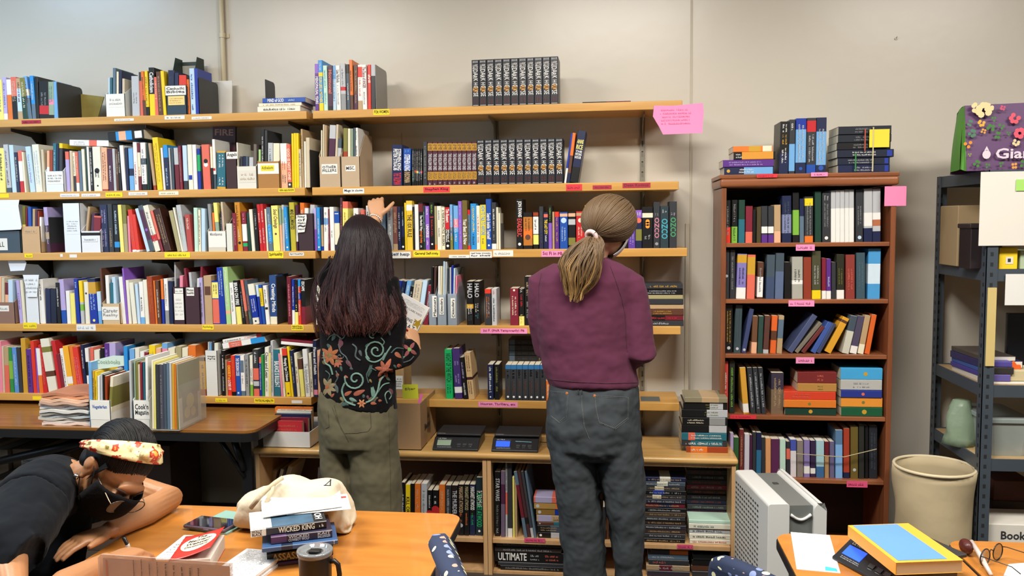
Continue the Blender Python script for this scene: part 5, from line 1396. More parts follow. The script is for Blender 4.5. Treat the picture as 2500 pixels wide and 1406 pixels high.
# big paper sheets hanging on the rack
card(2389, 420, 2545, 600, RY0 - .008, 'dedbd2', None, '', label='large white paper sheet hanging over the front of the rack', name='paper_sheet', cat='paper', thick=.002)
card(2480, 438, 2512, 466, RY0 - .012, 'a4d96c', None, '', label='light green sticky note on the big white sheet', name='sticky_note', cat='sticky note')
card(2453, 669, 2545, 745, RY0 - .006, 'e2e2de', None, '', label='small white paper sheet hanging under the yellow box', name='paper_sheet', cat='paper', thick=.002)
# reusable shopping bag on top
g0 = atY(2332, 418, 3.62); GX0, GX1 = xat(2362, 3.62, 1.83), RX0 + .42; gz = RS[0]; GH = atY(2400, 250, 3.66)[2] - gz
t = thing('shopping_bag', 'purple and green floral reusable shopping bag lying on top of the rack', 'bag', (0, 0, 0))
mp = mat('bag_purple', '5c3d66', .6, bump=.15, bscale=12); mg_ = mat('bag_green', '4c8c2c', .6, bump=.15, bscale=12)
xa, xb = xat(2343, 3.66, gz), GX0; xaB = xat(2320, 3.86, gz + .02)
def quad_surf(mb, A, B, C_, D, nu=8, nv=8, bul=.01, out=(0, -1, 0)):
    vs = []; o = Vector(out)
    for j in range(nv + 1):
        for i in range(nu + 1):
            u, v = i / nu, j / nv; p = (A * (1 - u) + B * u) * (1 - v) + (D * (1 - u) + C_ * u) * v
            vs.append(p + o * (bul * math.sin(PI * u) * math.sin(PI * v) + .003 * math.sin(7 * u + 4 * v)))
    return mb.add(vs, [(j * (nu + 1) + i, j * (nu + 1) + i + 1, (j + 1) * (nu + 1) + i + 1, (j + 1) * (nu + 1) + i) for j in range(nv) for i in range(nu)])
V_ = Vector; yF, yK = 3.635, 3.86
xtl = xat(2352, 3.69, gz + GH); xtB = xat(2336, 3.86, gz + GH)
quad_surf(MB(), V_((xa, yF + .02, gz + .012)), V_((xb, yF, gz + .004)), V_((xb + .0, yF + .03, gz + GH - .01)), V_((xtl, yF + .06, gz + GH - .01))).build('side_gusset', mg_, t, smooth=True)
quad_surf(MB(), V_((xb, yF, gz + .004)), V_((GX1, yF, gz + .004)), V_((GX1, yF + .03, gz + GH)), V_((xb, yF + .03, gz + GH - .01)), bul=.008).build('front_panel', mp, t, smooth=True)
quad_surf(MB(), V_((xtl, yF + .06, gz + GH - .01)), V_((GX1, yF + .03, gz + GH)), V_((GX1, yK, gz + GH)), V_((xtB, yK, gz + GH - .02)), out=(0, 0, 1)).build('top_panel', mp, t, smooth=True)
quad_surf(MB(), V_((xaB, yK, gz + .01)), V_((xa, yF + .02, gz + .012)), V_((xtl, yF + .06, gz + GH - .01)), V_((xtB, yK, gz + GH - .02)), out=(-1, 0, 0)).build('end_panel', mg_, t, smooth=True)
quad_surf(MB(), V_((GX1, yK, gz)), V_((xaB, yK, gz)), V_((xtB, yK, gz + GH - .02)), V_((GX1, yK, gz + GH)), out=(0, 1, 0)).build('rear_panel', mp, t, smooth=True)
fl = MB(); rnd = random.Random(3); PF = lambda x, y: frame(V_((atY(x, y, 3.63)[0], 3.63 + .03 * max(0, (atY(x, y, 3.63)[2] - gz) / GH) - .0145, atY(x, y, 3.63)[2])), (1, 0, 0), (0, 0, 1))
def petals(x, y, r, n, c, rr=.55):
    F2 = PF(x, y); k = fl.use(mat('bag_print_' + c, c, .6))
    for i in range(n):
        a = 2 * PI * i / n + rnd.random(); cx2, cy2 = r * .6 * math.cos(a), r * .6 * math.sin(a)
        k.add([(cx2 + r * rr * .7 * math.cos(q), cy2 + r * rr * .7 * math.sin(q), .0002 * i) for q in [2 * PI * j / 8 for j in range(8)]], [tuple(range(8))], F2)
for (x, y, r, n, c) in ((2405, 268, .034, 9, 'e0cf9c'), (2388, 262, .024, 6, 'e0cf9c'), (2418, 262, .02, 6, 'e0cf9c'), (2480, 288, .024, 5, 'd8566a'), (2490, 325, .024, 8, 'd8566a'), (2452, 262, .012, 5, 'c85070'), (2398, 300, .016, 5, 'e0a83c'), (2402, 320, .012, 4, 'd89a48'), (2363, 352, .018, 3, 'e08a28'), (2473, 405, .014, 4, 'e09a3c'), (2480, 348, .016, 5, 'd8c898'),
        (2428, 290, .012, 3, '3f7a34'), (2420, 312, .018, 4, '3f7a34'), (2436, 330, .016, 4, '3f7a34'), (2446, 308, .014, 3, '3f7a34'), (2370, 300, .014, 4, '4a7a5c'), (2374, 325, .018, 5, '4a7a5c'), (2442, 402, .012, 3, '3f7a34'), (2382, 400, .016, 4, '3f7a34'), (2408, 405, .012, 3, '3f7a34'), (2494, 400, .016, 4, '3f7a34'), (2463, 325, .01, 3, '3f7a34'), (2366, 378, .008, 3, '8a9a30'), (2530, 300, .03, 7, 'd8566a'), (2540, 380, .02, 5, '3f7a34')): petals(x, y, r, n, c)
tag(fl.build('floral_print', None, t), kind='stuff')
k = MB(); a, b = PF(2428, 388), PF(2510, 388); put_text(k, 'Giant', a, 0, 0, .165, .042); k.ball((0, 0, 0), .001, 6)
k.add([(-.035 + .016 * math.cos(q), .018 + .018 * math.sin(q), .0004) for q in [2 * PI * j / 12 for j in range(12)]], [tuple(range(12))], a); k.add([(-.044, .034, .0004), (-.026, .034, .0004), (-.035, .052, .0004)], [(0, 1, 2)], a); k.build('logo', ink('d8ccd8'), t)
# odds and ends on the rack
def prop(name, lab, cat, x0, y0, x1, y1, Y, d, col, z, bev=.004, m=None):
    a, b = atY(x0, y1, Y), atY(x1, y0, Y); t = thing(name, lab, cat, (a[0], Y, z)); MB().box(0, 0, 0, b[0] - a[0], d, max(.01, b[2] - z)).build('body', m or M_card(col), t, bevel=bev)
    return t, b[0] - a[0], b[2] - z
t, w_, h_ = prop('storage_box', 'black plastic crate behind the hanging white sheet on the rack', 'box', 2368, 545, 2450, 650, 3.66, .12, '2a2220', RS[1], m=mat('black_crate', '2a2326', .4))
prop('storage_box', 'tan cardboard box behind the black crate on the rack', 'box', 2335, 500, 2440, 650, 3.86, .2, 'a8906c', RS[1]); MB().box(-.006, -.006, h_ - .02, w_ + .006, .126, h_).build('rim', mat('black_crate_rim', '332b2c', .4), t, bevel=.004)
t, w_, h_ = prop('tissue_box', 'yellow box with a small dark logo on the second rack shelf', 'box', 2438, 604, 2486, 662, 3.63, .12, 'f0d020', RS[1])
k = MB(); F_ = frame((0, -.0008, 0), (1, 0, 0), (0, 0, 1)); k.use(ink('ivory')).box(w_ * .35, h_ * .25, 0, w_ * .75, h_ * .58, .0004, F_); k.use(ink('charcoal')).box(w_ * .46, h_ * .34, .0005, w_ * .62, h_ * .5, .0008, F_); k.build('logo', None, t)
t, w_, h_ = prop('storage_box', 'pale green box at the frame edge beside the yellow box', 'box', 2490, 612, 2540, 660, 3.64, .2, 'a9bda0', RS[1])
z = RS[2]
for i, (x0, x1, hh, c, rot, lb) in enumerate(((2300, 2400, .022, 'cfc8bc', .1, 'stack of white papers under the purple folders'), (2302, 2405, .02, '4a3f8c', .25, 'purple folder in the slumping pile on the rack'), (2304, 2400, .018, '3c5a9c', .15, 'blue and green magazine among the purple folders'), (2310, 2410, .03, '35305e', .3, 'thick indigo binder in the slumping pile'), (2318, 2400, .02, '4c4440', .2, 'charcoal folder topmost of the slumping pile'))):
    X0 = xat(x0, 3.72, z); X1 = xat(x1, 3.72, z); t = thing('folder', lb, 'folder', (max(RX0 + .03, X0), 3.68, z), rot=(0, 0, rot * .15)); MB().box(0, 0, 0, X1 - X0, .3, hh).build('cover', mat('folder_' + c, c, .4), t, bevel=.002); MB().box(.003, -.0005, .002, X1 - X0 - .003, .29, hh - .002).build('papers', M_pagew, t); z += hh + .0005
z = RS[2]
for i, (x0, x1, hh, c, lb) in enumerate(((2418, 2520, .012, 'e2dcd2', 'white papers lying along the third rack shelf'), (2420, 2462, .03, '6a60a8', 'lilac folder beside the rack post'), (2420, 2470, .03, '3a3636', 'charcoal binder above the lilac folder'), (2415, 2466, .024, '584fa0', 'violet plastic wallet on top beside the post'))):
    X0 = xat(x0, 3.66, z); X1 = xat(x1, 3.66, z); tag(MB().box(0, 0, 0, X1 - X0, .25, hh).build('folder', mat('folder_' + c, c, .4), loc=(X0, 3.64, z), bevel=.003), lb, 'folder'); z += hh + .0005
prop('game_box', 'beige flat box under the orange toy on the rack', 'box', 2456, 905, 2540, 930, 3.65, .2, 'cfc298', RS[2] + .013)
tag(MB().prism([(0, 0), (.05, 0), (.045, .02), (.03, .02), (.02, .035), (.008, .03)], .05).build('plastic_block', mat('orange_plastic', 'ee6a2c', .4), loc=(xat(2464, 3.68, 1), 3.68, RS[2] + .013 + .045), bevel=.003, fix=True), 'bright orange plastic piece on the beige flat box', 'toy')
t = thing('monitor', 'black flat screen leaning on the rack at the frame edge', 'monitor', (xat(2458, 3.9, 1), 3.9, RS[2] + .0)); MB().box(0, 0, .0, .36, .03, .27).build('screen', mat('dark_screen', '12151c', .2), t, bevel=.004); MB().box(-.004, .004, -.002, .364, .034, .003).build('bezel', M_blk, t)
def bin_(x0, y0, x1, y1, Y, d, z, lab, col='b8c2be'):
    a, b = atY(x0, y1, Y), atY(x1, y0, Y); w_, h_ = b[0] - a[0], b[2] - z; t = thing('storage_bin', lab, 'bin', (a[0], Y, z)); mm = mat('bin_plastic_' + col, col, .3, alpha=.6)
    rs = [[V_((x, y, zz)) for x, y in rounded(-s, -s, w_ + s, d + s, .02, 3)] for zz, s in ((0, -.012), (h_ - .02, 0))]; MB().rings(rs).build('tub', mm, t, smooth=False); slab(rounded(-.008, -.008, w_ + .008, d + .008, .025, 3), h_ - .02, h_).build('lid', mat('bin_lid', '8f9a98', .4), t, bevel=.003); return t
bin_(2412, 1023, 2520, 1105, 3.66, .3, RS[3], 'clear plastic bin with grey lid on the fourth rack shelf')
tb = MB(); rs = []
for i in range(8):
    u = i / 7; s = 1 - .5 * u ** 2; rs.append([V_((.07 * s * math.cos(q) * (1 + .15 * math.sin(3 * q + i)), .06 * s * math.sin(q) * (1 + .1 * math.cos(4 * q)), .20 * u)) for q in [2 * PI * j / 16 for j in range(16)]])
tb.rings(rs); tag(tb.build('plastic_bag', mat('green_film', '9fb79c', .35, alpha=.75, bump=.4, bscale=20), smooth=True, loc=(xat(2345, 3.85, RS[3]), 3.85, RS[3])), 'crumpled pale green plastic bag seen through the side of the rack', 'bag')
prop('storage_box', 'red-brown box low on the rack', 'box', 2425, 1175, 2520, 1230, 3.88, .2, '5a3028', atY(2425, 1232, 3.88)[2])
prop('storage_box', 'dark brown box behind the Books box on the rack', 'box', 2420, 1225, 2520, 1300, 3.87, .22, '3a2a22', RS[4])
t, w_, h_ = prop('storage_box', 'white cardboard box lettered Books at the foot of the rack', 'box', 2393, 1283, 2560, 1340, 3.64, .2, 'e0dcd2', RS[4])
k = MB(); put_text(k, 'Books', frame((0, -.0008, 0), (1, 0, 0), (0, 0, 1)), w_ * .3, h_ - .065, w_ * .72, h_ - .03); k.build('lettering', ink('charcoal'), t)
# ================================================================ fabric hamper, heater
cxh, cyh, rh, zh = 1.36, 3.69, .158, .575
hb_ = MB(); rs = []
rnd = random.Random(9)
for i in range(15):
    u = i / 14; rs.append([V_((cxh + (rh - .012 * (1 - u) + .006 * math.sin(2 * q + 9 * u) + .004 * math.sin(5 * q - 14 * u)) * math.cos(q), cyh + (rh - .012 * (1 - u) + .006 * math.sin(2 * q + 9 * u)) * math.sin(q), zh * u)) for q in [2 * PI * j / 40 for j in range(40)]])
rin = [[V_((cxh + (p[0] - cxh) * .965, cyh + (p[1] - cyh) * .965, p[2])) for p in r] for r in rs[::-1]]; rin = rin[:-2] + [[V_((cxh + (p[0] - cxh) * .9, cyh + (p[1] - cyh) * .9, .05)) for p in rs[0]]]
hb_.rings(rs + rin)
t = thing('laundry_hamper', 'cream fabric hamper standing between the brown bookcase and the metal rack', 'hamper', (0, 0, 0)); hb_.build('body', mat('hamper_canvas', 'b9a988', .8, bump=.5, bscale=7), t, smooth=True, fix=True)
MB().tube([V_((cxh + rh * math.cos(q), cyh + rh * math.sin(q), zh)) for q in [2 * PI * j / 36 for j in range(37)]], .007, 8, cap=False).build('rim', mat('hamper_rim', 'd2c4a4', .6), t, smooth=True)
t = thing('portable_heater', 'white and grey portable heater standing between the low bookcase and the desk', 'heater', (.632, 3.27, 0), rot=(0, 0, .14)); W2, D2, HH = .108, .21, .605
mwh = mat('heater_white', 'cfd0ce', .35); mgr = mat('heater_grey', '6c706e', .45); mdk = mat('heater_dark', '3e4241', .5)
def rbox(x0, x1, y0, y1, z0, z1, r):
    P = [(x0, z0), (x1, z0), (x1, z1 - r)] + [(x1 - r + r * math.cos(q), z1 - r + r * math.sin(q)) for q in [PI / 2 * k / 6 for k in range(1, 6)]] + [(x1 - r, z1), (x0 + r, z1)] + [(x0 + r - r * math.sin(q), z1 - r + r * math.cos(q)) for q in [PI / 2 * k / 6 for k in range(1, 6)]] + [(x0, z1 - r)]
    return MB().prism(P, y1 - y0, Matrix.Translation((0, y0, 0)))
rbox(-W2, -.028, -D2, D2, .03, HH, .012).build('side_shell', mwh, t, fix=True, bevel=.002)
rbox(.062, W2, -D2, D2, .03, HH, .03).build('side_shell', mwh, t, fix=True, bevel=.002)
rbox(-.028, .062, -D2 + .015, D2 - .01, .03, HH - .012, .004).build('centre_body', mgr, t, fix=True)
g = MB()
for i in range(10): g.box(-.006, -D2 + .011, HH - .13 - i * .009, .055, -D2 + .016, HH - .1255 - i * .009, None)
g.build('front_grille', mdk, t)
MB().tube([V_((-.02 + .075 * k / 8, -D2 + .012, HH - .045 - .02 * math.sin(PI * k / 8))) for k in range(9)], .006, 6).build('handle', mwh, t, smooth=True)
MB().box(.0, .05, HH - .013, .02, .07, HH - .009).build('button', mdk, t)
g = MB()
for r_ in range(22):
    for c_ in range(11): y0 = -D2 + .11 + c_ * .028; z0 = HH - .05 - r_ * .021; g.box(-W2 - .0006, y0, z0, -W2 + .002, y0 + .017, z0 + .008)
tag(g.build('side_vents', mdk, t), kind='stuff')
# ================================================================ foreground desks
M_desk = wood('orange_desk_laminate', 'a86a2c', 'bc7c36', .32, 0, 4.0, coat=.2, stretch=5.0)
def desk(x0, x1, y0, y1, lab):
    t = thing('desk', lab, 'table', (0, 0, 0)); slab(rounded(x0, y0, x1, y1, .05), TZ - .004, TZ).build('desktop', M_desk, t)
    slab(rounded(x0 - .003, y0 - .003, x1 + .003, y1 + .003, .053), TZ - .032, TZ - .0045).build('edge_band', M_edge, t, bevel=.003)
    for xx in (x0 + .08, x1 - .08):
        for yy in (y0 + .08, y1 - .08): MB().tube([(xx, yy, 0), (xx, yy, TZ - .033)], .02, 12).build('leg', M_blk, t, smooth=True)
    return t
desk(-1.455, -.478, 1.2, 2.53, 'orange wood desk with black edge holding the books, phone and mug')
desk(.466, .925, 1.35, 2.455, 'orange wood desk with a thick book and paper, in front of the white heater')
desk(.935, 1.62, 1.35, 2.445, 'orange wood desk at the frame corner holding glasses and a pouch')
def flatthing(name, lab, cat, A, B, D, z, th, m, group=None, part='body', bev=0.0):
    "thin box from three measured corners of its top (A, B along x, D along y)"
    a, b, d = atZ(*A, z + th), atZ(*B, z + th), atZ(*D, z + th); L = (b - a).length; W = (d - a).length; F_ = frame(a, b - a, d - a)
    t = thing(name, lab, cat, group=group); t.matrix_world = F_; o = MB().box(0, 0, -th, L, W, 0).build(part, m, t, bevel=bev); return t, L, W
IDF = Matrix.Identity(4)
# notebook, phone
t, L, W = flatthing('notebook', 'teal green notebook lying under the phone', 'notebook', (462, 1288), (553, 1302), (521, 1243), TZ, .006, mat('notebook_cover', '7fa59a', .5))
k = MB()
k.add([(L * .5 + .012 * math.cos(q), W * .86 + .012 * math.sin(q), .0003) for q in [2 * PI * j / 16 for j in range(16)]], [tuple(range(16))]); k.box(L * .62, W * .78, .0002, L * .635, W * .98, .0006).box(L * .75, W * .76, .0002, L * .762, W * .98, .0006); k.ball((L * .63, W * .8, .0005), (.009, .012, .0006)); k.ball((L * .76, W * .95, .0005), (.01, .012, .0006)); k.build('cover_print', ink('darkgreen'), t)
t, L, W = flatthing('smartphone', 'dark smartphone in a mauve case lying on the teal notebook', 'phone', (446, 1281), (548, 1293), (480, 1257), TZ + .0065, .0105, mat('phone_case', '5c4c58', .5), part='case', bev=.004)
MB().box(.004, .003, .0002, L - .004, W - .003, .0008).build('screen', mat('phone_screen', '0b0d14', .06, coat=1), t)
MB().box(L * .5, -.0006, -.0075, L * .62, .0004, -.0045).build('button', mat('phone_button', '8a7690', .4), t)
# note paper
t, L, W = flatthing('paper_sheet', 'white sheet of handwritten notes beside the dictionary', 'paper', (374, 1366), (470, 1368), (411, 1307), TZ, .0008, mat('note_paper', 'e8e9ec', .6), part='sheet')
k = MB(); scribble(k, IDF, L * .1, W * .05, L * .9, W * .95, 9, 4, thick=.08, lift=.0004); k.build('handwriting', ink('slate'), t)
# dictionary with lifted cover
DL, DW, DT = .17, .105, .042
a, b, c_ = atZ(510, 1311, TZ + DT), atZ(600, 1306, TZ + DT), atZ(418, 1366, TZ + DT); yd = (a - c_).normalized(); O = a - yd * DL; O.z = TZ; xd = (b - a).normalized(); F_ = frame(O, xd, yd)
t = thing('dictionary', 'thick paperback dictionary with its red and cream cover lifting open', 'book'); t.matrix_world = F_
MB().box(.0, 0, .0008, DW, DL, DT).build('pages', mat('dictionary_pages', 'cfc6bc', .8, var=.08, vscale=60), t, bevel=.002)
MB().box(0, 0, 0, DW, DL + .001, .0008).box(-.001, 0, 0, 0, DL + .001, DT + .001).build('cover', mat('dictionary_red', 'c32a22', .35), t)
cu_ = lambda u, v: V_((-.001 + (DW + .002) * u, DL * v, DT + .001 + .03 * u ** 1.6 * (1 - .25 * v)))
n = 12; cv = MB(); cv.add([cu_(i / n, j / n) for j in range(n + 1) for i in range(n + 1)], [(j * (n + 1) + i, j * (n + 1) + i + 1, (j + 1) * (n + 1) + i + 1, (j + 1) * (n + 1) + i) for j in range(n) for i in range(n)])
o = cv.build('front_cover', mat('dictionary_red', 'c32a22', .35), t, smooth=True); sm = o.modifiers.new('s', 'SOLIDIFY'); sm.thickness = .0008; sm.offset = -1
ov = MB().use(mat('dictionary_cream', 'eee0c0', .4)); ov.rings([[cu_(.5 + .43 * (r_ + .001) / 6 * math.cos(q), .55 + .33 * (r_ + .001) / 6 * math.sin(q)) + V_((0, 0, .0008)) for q in [2 * PI * j / 28 for j in range(28)]] for r_ in range(7)], cap=False).build('cover_oval', None, t, smooth=True)
k = MB()
for i, w_ in enumerate(('The', 'Merriam-', 'Webster', 'Dictionary')):
    vs, fs, (a, b, c, d) = text_geo(w_, True, .15); wl = .26 if i == 0 else .6
    k.add([cu_(.5 - wl / 2 + (x - a) / (c - a) * wl, .76 - i * .135 + (y - b) / (d - b) * .1) + V_((0, 0, .0014)) for x, y in vs], fs)
k.build('lettering', ink('charcoal'), t)
# loose-leaf book of text
O = atZ(602, 1338, TZ + .022); F_ = frame(O, atZ(698, 1347, TZ + .022) - O, O - atZ(510, 1412, TZ + .022)); t = thing('printed_manuscript', 'thick white stack of printed pages beside the dictionary', 'papers'); t.matrix_world = F_; L, W = (atZ(698, 1347, TZ + .022) - O).length, .19
g = MB(); rnd = random.Random(2)
for i in range(6): dx = rnd.uniform(-.002, .002); g.box(dx, -W, -.022 + i * .0037, L + dx, 0, -.022 + (i + 1) * .0037 - .0005)
tag(g.build('pages', mat('manuscript_pages', 'dcdcdc', .7), t), kind='stuff')
k = MB(); scribble(k, IDF, L * .08, -W * .97, L * .92, -W * .03, 22, 4, thick=.12, lift=.0004); k.build('print', ink('slate'), t)
# ---------------------------------------------------------------- stack of novels on the desk
A0, A1 = atZ(655, 1388, TZ), atZ(822, 1366, TZ); an = math.atan2(A1[1] - A0[1], A1[0] - A0[0])
def desk_book(xl, yl, ln, th, z, dp, col, bands, texts, lab, da=0.0, extra=None):
    a = atZ(xl, yl, z + .0); R_ = Matrix.Translation(a) @ Matrix.Rotation(an + da, 4, 'Z'); M = R_ @ Matrix.Translation((ln, 0, 0)) @ Matrix.Rotation(-PI / 2, 4, 'Y')
    S = dict(w=th, h=ln, d=dp, bands=bands, texts=texts, col=col, px=(xl, 0, yl)); t = thing('book', lab, 'book', group='novels piled on the desk'); t.matrix_world = M
    for n_, mb in geo_book(S): mb.build(n_, mb.mats[0], t)
    return t, R_
z = TZ; sc = 1000.
desk_book(655, 1386, .17, .010, z, .11, '4a3358', [], [], 'thin purple book at the bottom of the desk pile'); z += .0104
desk_book(652, 1376, .175, .027, z, .13, 'black', [('2c2430', .0, .25)], [('khaki', 'ASSASSIN', .08, .6, '')], 'thick black book lettered ASSASSIN in the desk pile'); z += .0274
desk_book(662, 1347, .168, .019, z, .125, '1c2c50', [('2f7ab8', .74, .86)], [('orange', 'LOCKED', .36, .62, ''), ('white', '~', .03, .12, '')], 'navy paperback with orange lettering in the desk pile'); z += .0194
desk_book(640, 1350, .196, .013, z, .14, '31507a', [('16243c', .6, .75)], [('orange', 'WARD', .66, .8, ''), ('white', 'T', .94, .96, '')], 'steel blue book sticking out at the end of the desk pile', da=-.03); z += .0134
desk_book(662, 1330, .16, .021, z, .125, '2a2438', [('4a3358', .75, 1)], [('silver', 'WICKED^COWBOY WOLF', .28, .62, ''), ('silver', 'KAIT^BALLENGER', .76, .97, '')], 'dark violet paperback lettered WICKED COWBOY WOLF'); z += .0214
t, R_ = desk_book(612, 1313, .198, .021, z, .14, '2a3540', [('d9d6cc', .8, 1), ('16181c', 0, .4)], [('charcoal', 'HOLLY^BLACK', .02, .15, ''), ('ivory', 'WICKED KING', .36, .84, ''), ('white', '~', .9, .97, '')], 'paperback lettered WICKED KING topmost of the desk pile', da=.02); z += .0214
zt = z; k = MB().use(mat('book_art_pale', 'd9dcd8', .5)).box(.0015, .0015, .0213, .055, .1385, .0217).use(mat('book_art_blue', '3c5a72', .3, var=.6, vscale=25)).box(.055, .0015, .0213, .165, .1385, .0217); o = k.build('cover_art', None, None); o.parent = t; o.matrix_world = R_
k = MB(); put_text(k, 'HOLLY', R_ @ frame((.19, .02, .0219), (0, 1, 0), (-1, 0, 0)), 0, 0, .1, .02); o = k.build('front_title', ink('white'), t); bpy.context.view_layer.update(); o.matrix_parent_inverse = t.matrix_world.inverted()
# envelopes
def sheet(name, lab, cat, P4, z, m, th=.0012, sag=.0):
    a, b, c_, d = [atZ(x, y, z) for x, y in P4]; g = MB(); n = 6; vs = []
    for s in (0, th):
        for j in range(n + 1):
            for i in range(n + 1):
                u, v = i / n, j / n; p = (a * (1 - u) + b * u) * (1 - v) + (d * (1 - u) + c_ * u) * v; vs.append(p + V_((0, 0, s + sag * math.sin(PI * u))))
    N_ = (n + 1) ** 2; q = lambda j, i: j * (n + 1) + i
    fs = [(q(j, i), q(j, i + 1), q(j + 1, i + 1), q(j + 1, i)) for j in range(n) for i in range(n)]; fs = [tuple(N_ + k for k in f) for f in fs] + [f[::-1] for f in fs]
    for i in range(n): fs += [(q(0, i), q(0, i + 1), N_ + q(0, i + 1), N_ + q(0, i)), (q(n, i + 1), q(n, i), N_ + q(n, i), N_ + q(n, i + 1)), (q(i + 1, 0), q(i, 0), N_ + q(i, 0), N_ + q(i + 1, 0)), (q(i, n), q(i + 1, n), N_ + q(i + 1, n), N_ + q(i, n))]
    g.add(vs, fs); t = thing(name, lab, cat); g.build('paper', m, t, smooth=False); return t
M_env = mat('envelope_paper', 'ece9e6', .6)
t = sheet('envelope', 'white stamped envelope lying under the plain one on the desk pile', 'envelope', [(700, 1258), (857, 1243), (847, 1206), (700, 1222)], zt + .002, M_env)
k = MB(); a, b = atZ(832, 1216, zt + .0036), atZ(845, 1215, zt + .0036); F_ = frame(a, b - a, atZ(832, 1210, zt + .0036) - a); k.add([(0, 0, 0), ((b - a).length, 0, 0), ((b - a).length, .016, 0), (0, .016, 0)], [(0, 1, 2, 3)], F_); k.build('stamp', mat('stamp_red', 'a04038', .6, var=.5, vscale=200), t)
sheet('envelope', 'plain white envelope on top of the desk pile', 'envelope', [(640, 1264), (836, 1237), (828, 1189), (637, 1214)], zt + .006, M_env, th=.003)
# mug
my = 1.90; mc_ = atY(768.5, 1342, my); mr, mt_ = .0405, mc_[2]
t = thing('travel_mug', 'black travel mug with a clear lid and side handle', 'mug', (mc_[0], my, TZ)); hm = mt_ - TZ - .008
MB().lathe([(0, 0), (mr * .8, 0), (mr * .84, .004), (mr * .96, hm * .5), (mr * .98, hm), (mr * .9, hm), (mr * .86, hm - .01), (0, hm - .011)], 40).build('cup', mat('mug_black', '0e0e10', .42, bump=.05, bscale=400), t, smooth=False, bevel=.001)
MB().lathe([(mr * .5, hm + .004), (mr * .84, hm + .003), (mr * .88, hm + .009), (mr * 1.06, hm + .01), (mr * 1.08, hm + .006), (mr * 1.03, hm - .003)], 40).build('lid', mat('mug_lid_clear', '9aa0a4', .08, alpha=.5, coat=1), t, smooth=True)
MB().lathe([(0, hm + .002), (mr * .9, hm + .002)], 32).build('lid_inner', mat('mug_lid_dark', '4a4a4c', .2, coat=.6), t)
MB().box(-.012, -.014, hm + .003, .016, .006, hm + .010).build('lid_slider', mat('mug_slider', '1a1a1c', .3), t, bevel=.002)
MB().tube([V_((mr * .85, 0, hm - .02)), V_((mr * 1.2, 0, hm - .018)), V_((mr * 1.42, 0, hm - .026)), V_((mr * 1.5, 0, hm - .05)), V_((mr * 1.46, 0, hm - .085)), V_((mr * 1.2, 0, hm - .105)), V_((mr * .85, 0, hm - .108))], .006, 10).build('handle', mat('mug_black', '0e0e10', .42, bump=.05, bscale=400), t, smooth=True)
# tote bag
TY = 2.36; prof = [(583, 1232), (590, 1212), (612, 1198), (640, 1190), (668, 1176), (696, 1158), (716, 1160), (738, 1174), (770, 1173), (800, 1168), (824, 1176), (832, 1196), (842, 1216), (850, 1250), (857, 1272)]
g = MB(); rs = []; rnd = random.Random(4)
for i, (x, y) in enumerate(prof):
    p = atY(x, y, TY); hgt = max(.012, p[2] - TZ - .003); dpt = .045 + .045 * math.sin(PI * i / (len(prof) - 1)); ring = []
    for k_ in range(20):
        a = 2 * PI * k_ / 20; ca, sa = math.cos(a), math.sin(a); ring.append(V_((p[0] + .006 * math.sin(3 * a + i), TY + dpt * math.copysign(abs(ca) ** .7, ca) * (1 + .1 * math.sin(2 * i + a * 2)), TZ + .003 + hgt * (.5 + .5 * math.copysign(abs(sa) ** .8, sa)) * (1 - .1 * max(0, ca) * abs(math.sin(i * 1.7))))))
    rs.append(ring)
g.rings(rs); t = thing('tote_bag', 'crumpled cream cotton tote bag behind the pile of novels', 'bag'); o = g.build('body', mat('tote_cotton', 'c6bba4', .85, bump=.9, bscale=14), t, smooth=True, fix=True)
sb = o.modifiers.new('sub', 'SUBSURF'); sb.levels = sb.render_levels = 2
tx_ = bpy.data.textures.new('folds', 'CLOUDS'); tx_.noise_scale = .07; tx_.noise_depth = 3; dm = o.modifiers.new('folds', 'DISPLACE'); dm.texture = tx_; dm.strength = .016; dm.mid_level = .5; dm.texture_coords = 'GLOBAL'
MB().tube([atY(612, 1240, 2.24), atY(632, 1215, 2.24), atY(655, 1192, 2.26), atY(672, 1178, 2.28), atY(690, 1166, 2.3)], .007, 8).tube([atY(640, 1250, 2.24), atY(652, 1222, 2.24), atY(664, 1200, 2.25), atY(668, 1184, 2.28)], .006, 8).build('strap', mat('tote_strap', 'b9ac92', .85, bump=.3, bscale=60), t, smooth=True)
k = MB(); F_ = frame(atY(790, 1186, 2.27), (1, 0, 0), (0, .5, .86)); k.add([(0, 0, 0), (.004, 0, 0), (.022, .018, 0), (.018, .018, 0)], [(0, 1, 2, 3)], F_).add([(.018, .0, 0), (.022, 0, 0), (.02, .02, 0), (.016, .02, 0)], [(0, 1, 2, 3)], F_).add([(0, 0, 0), (.022, 0, 0), (.022, .003, 0), (0, .003, 0)], [(0, 1, 2, 3)], F_); k.build('print', ink('charcoal'), t)
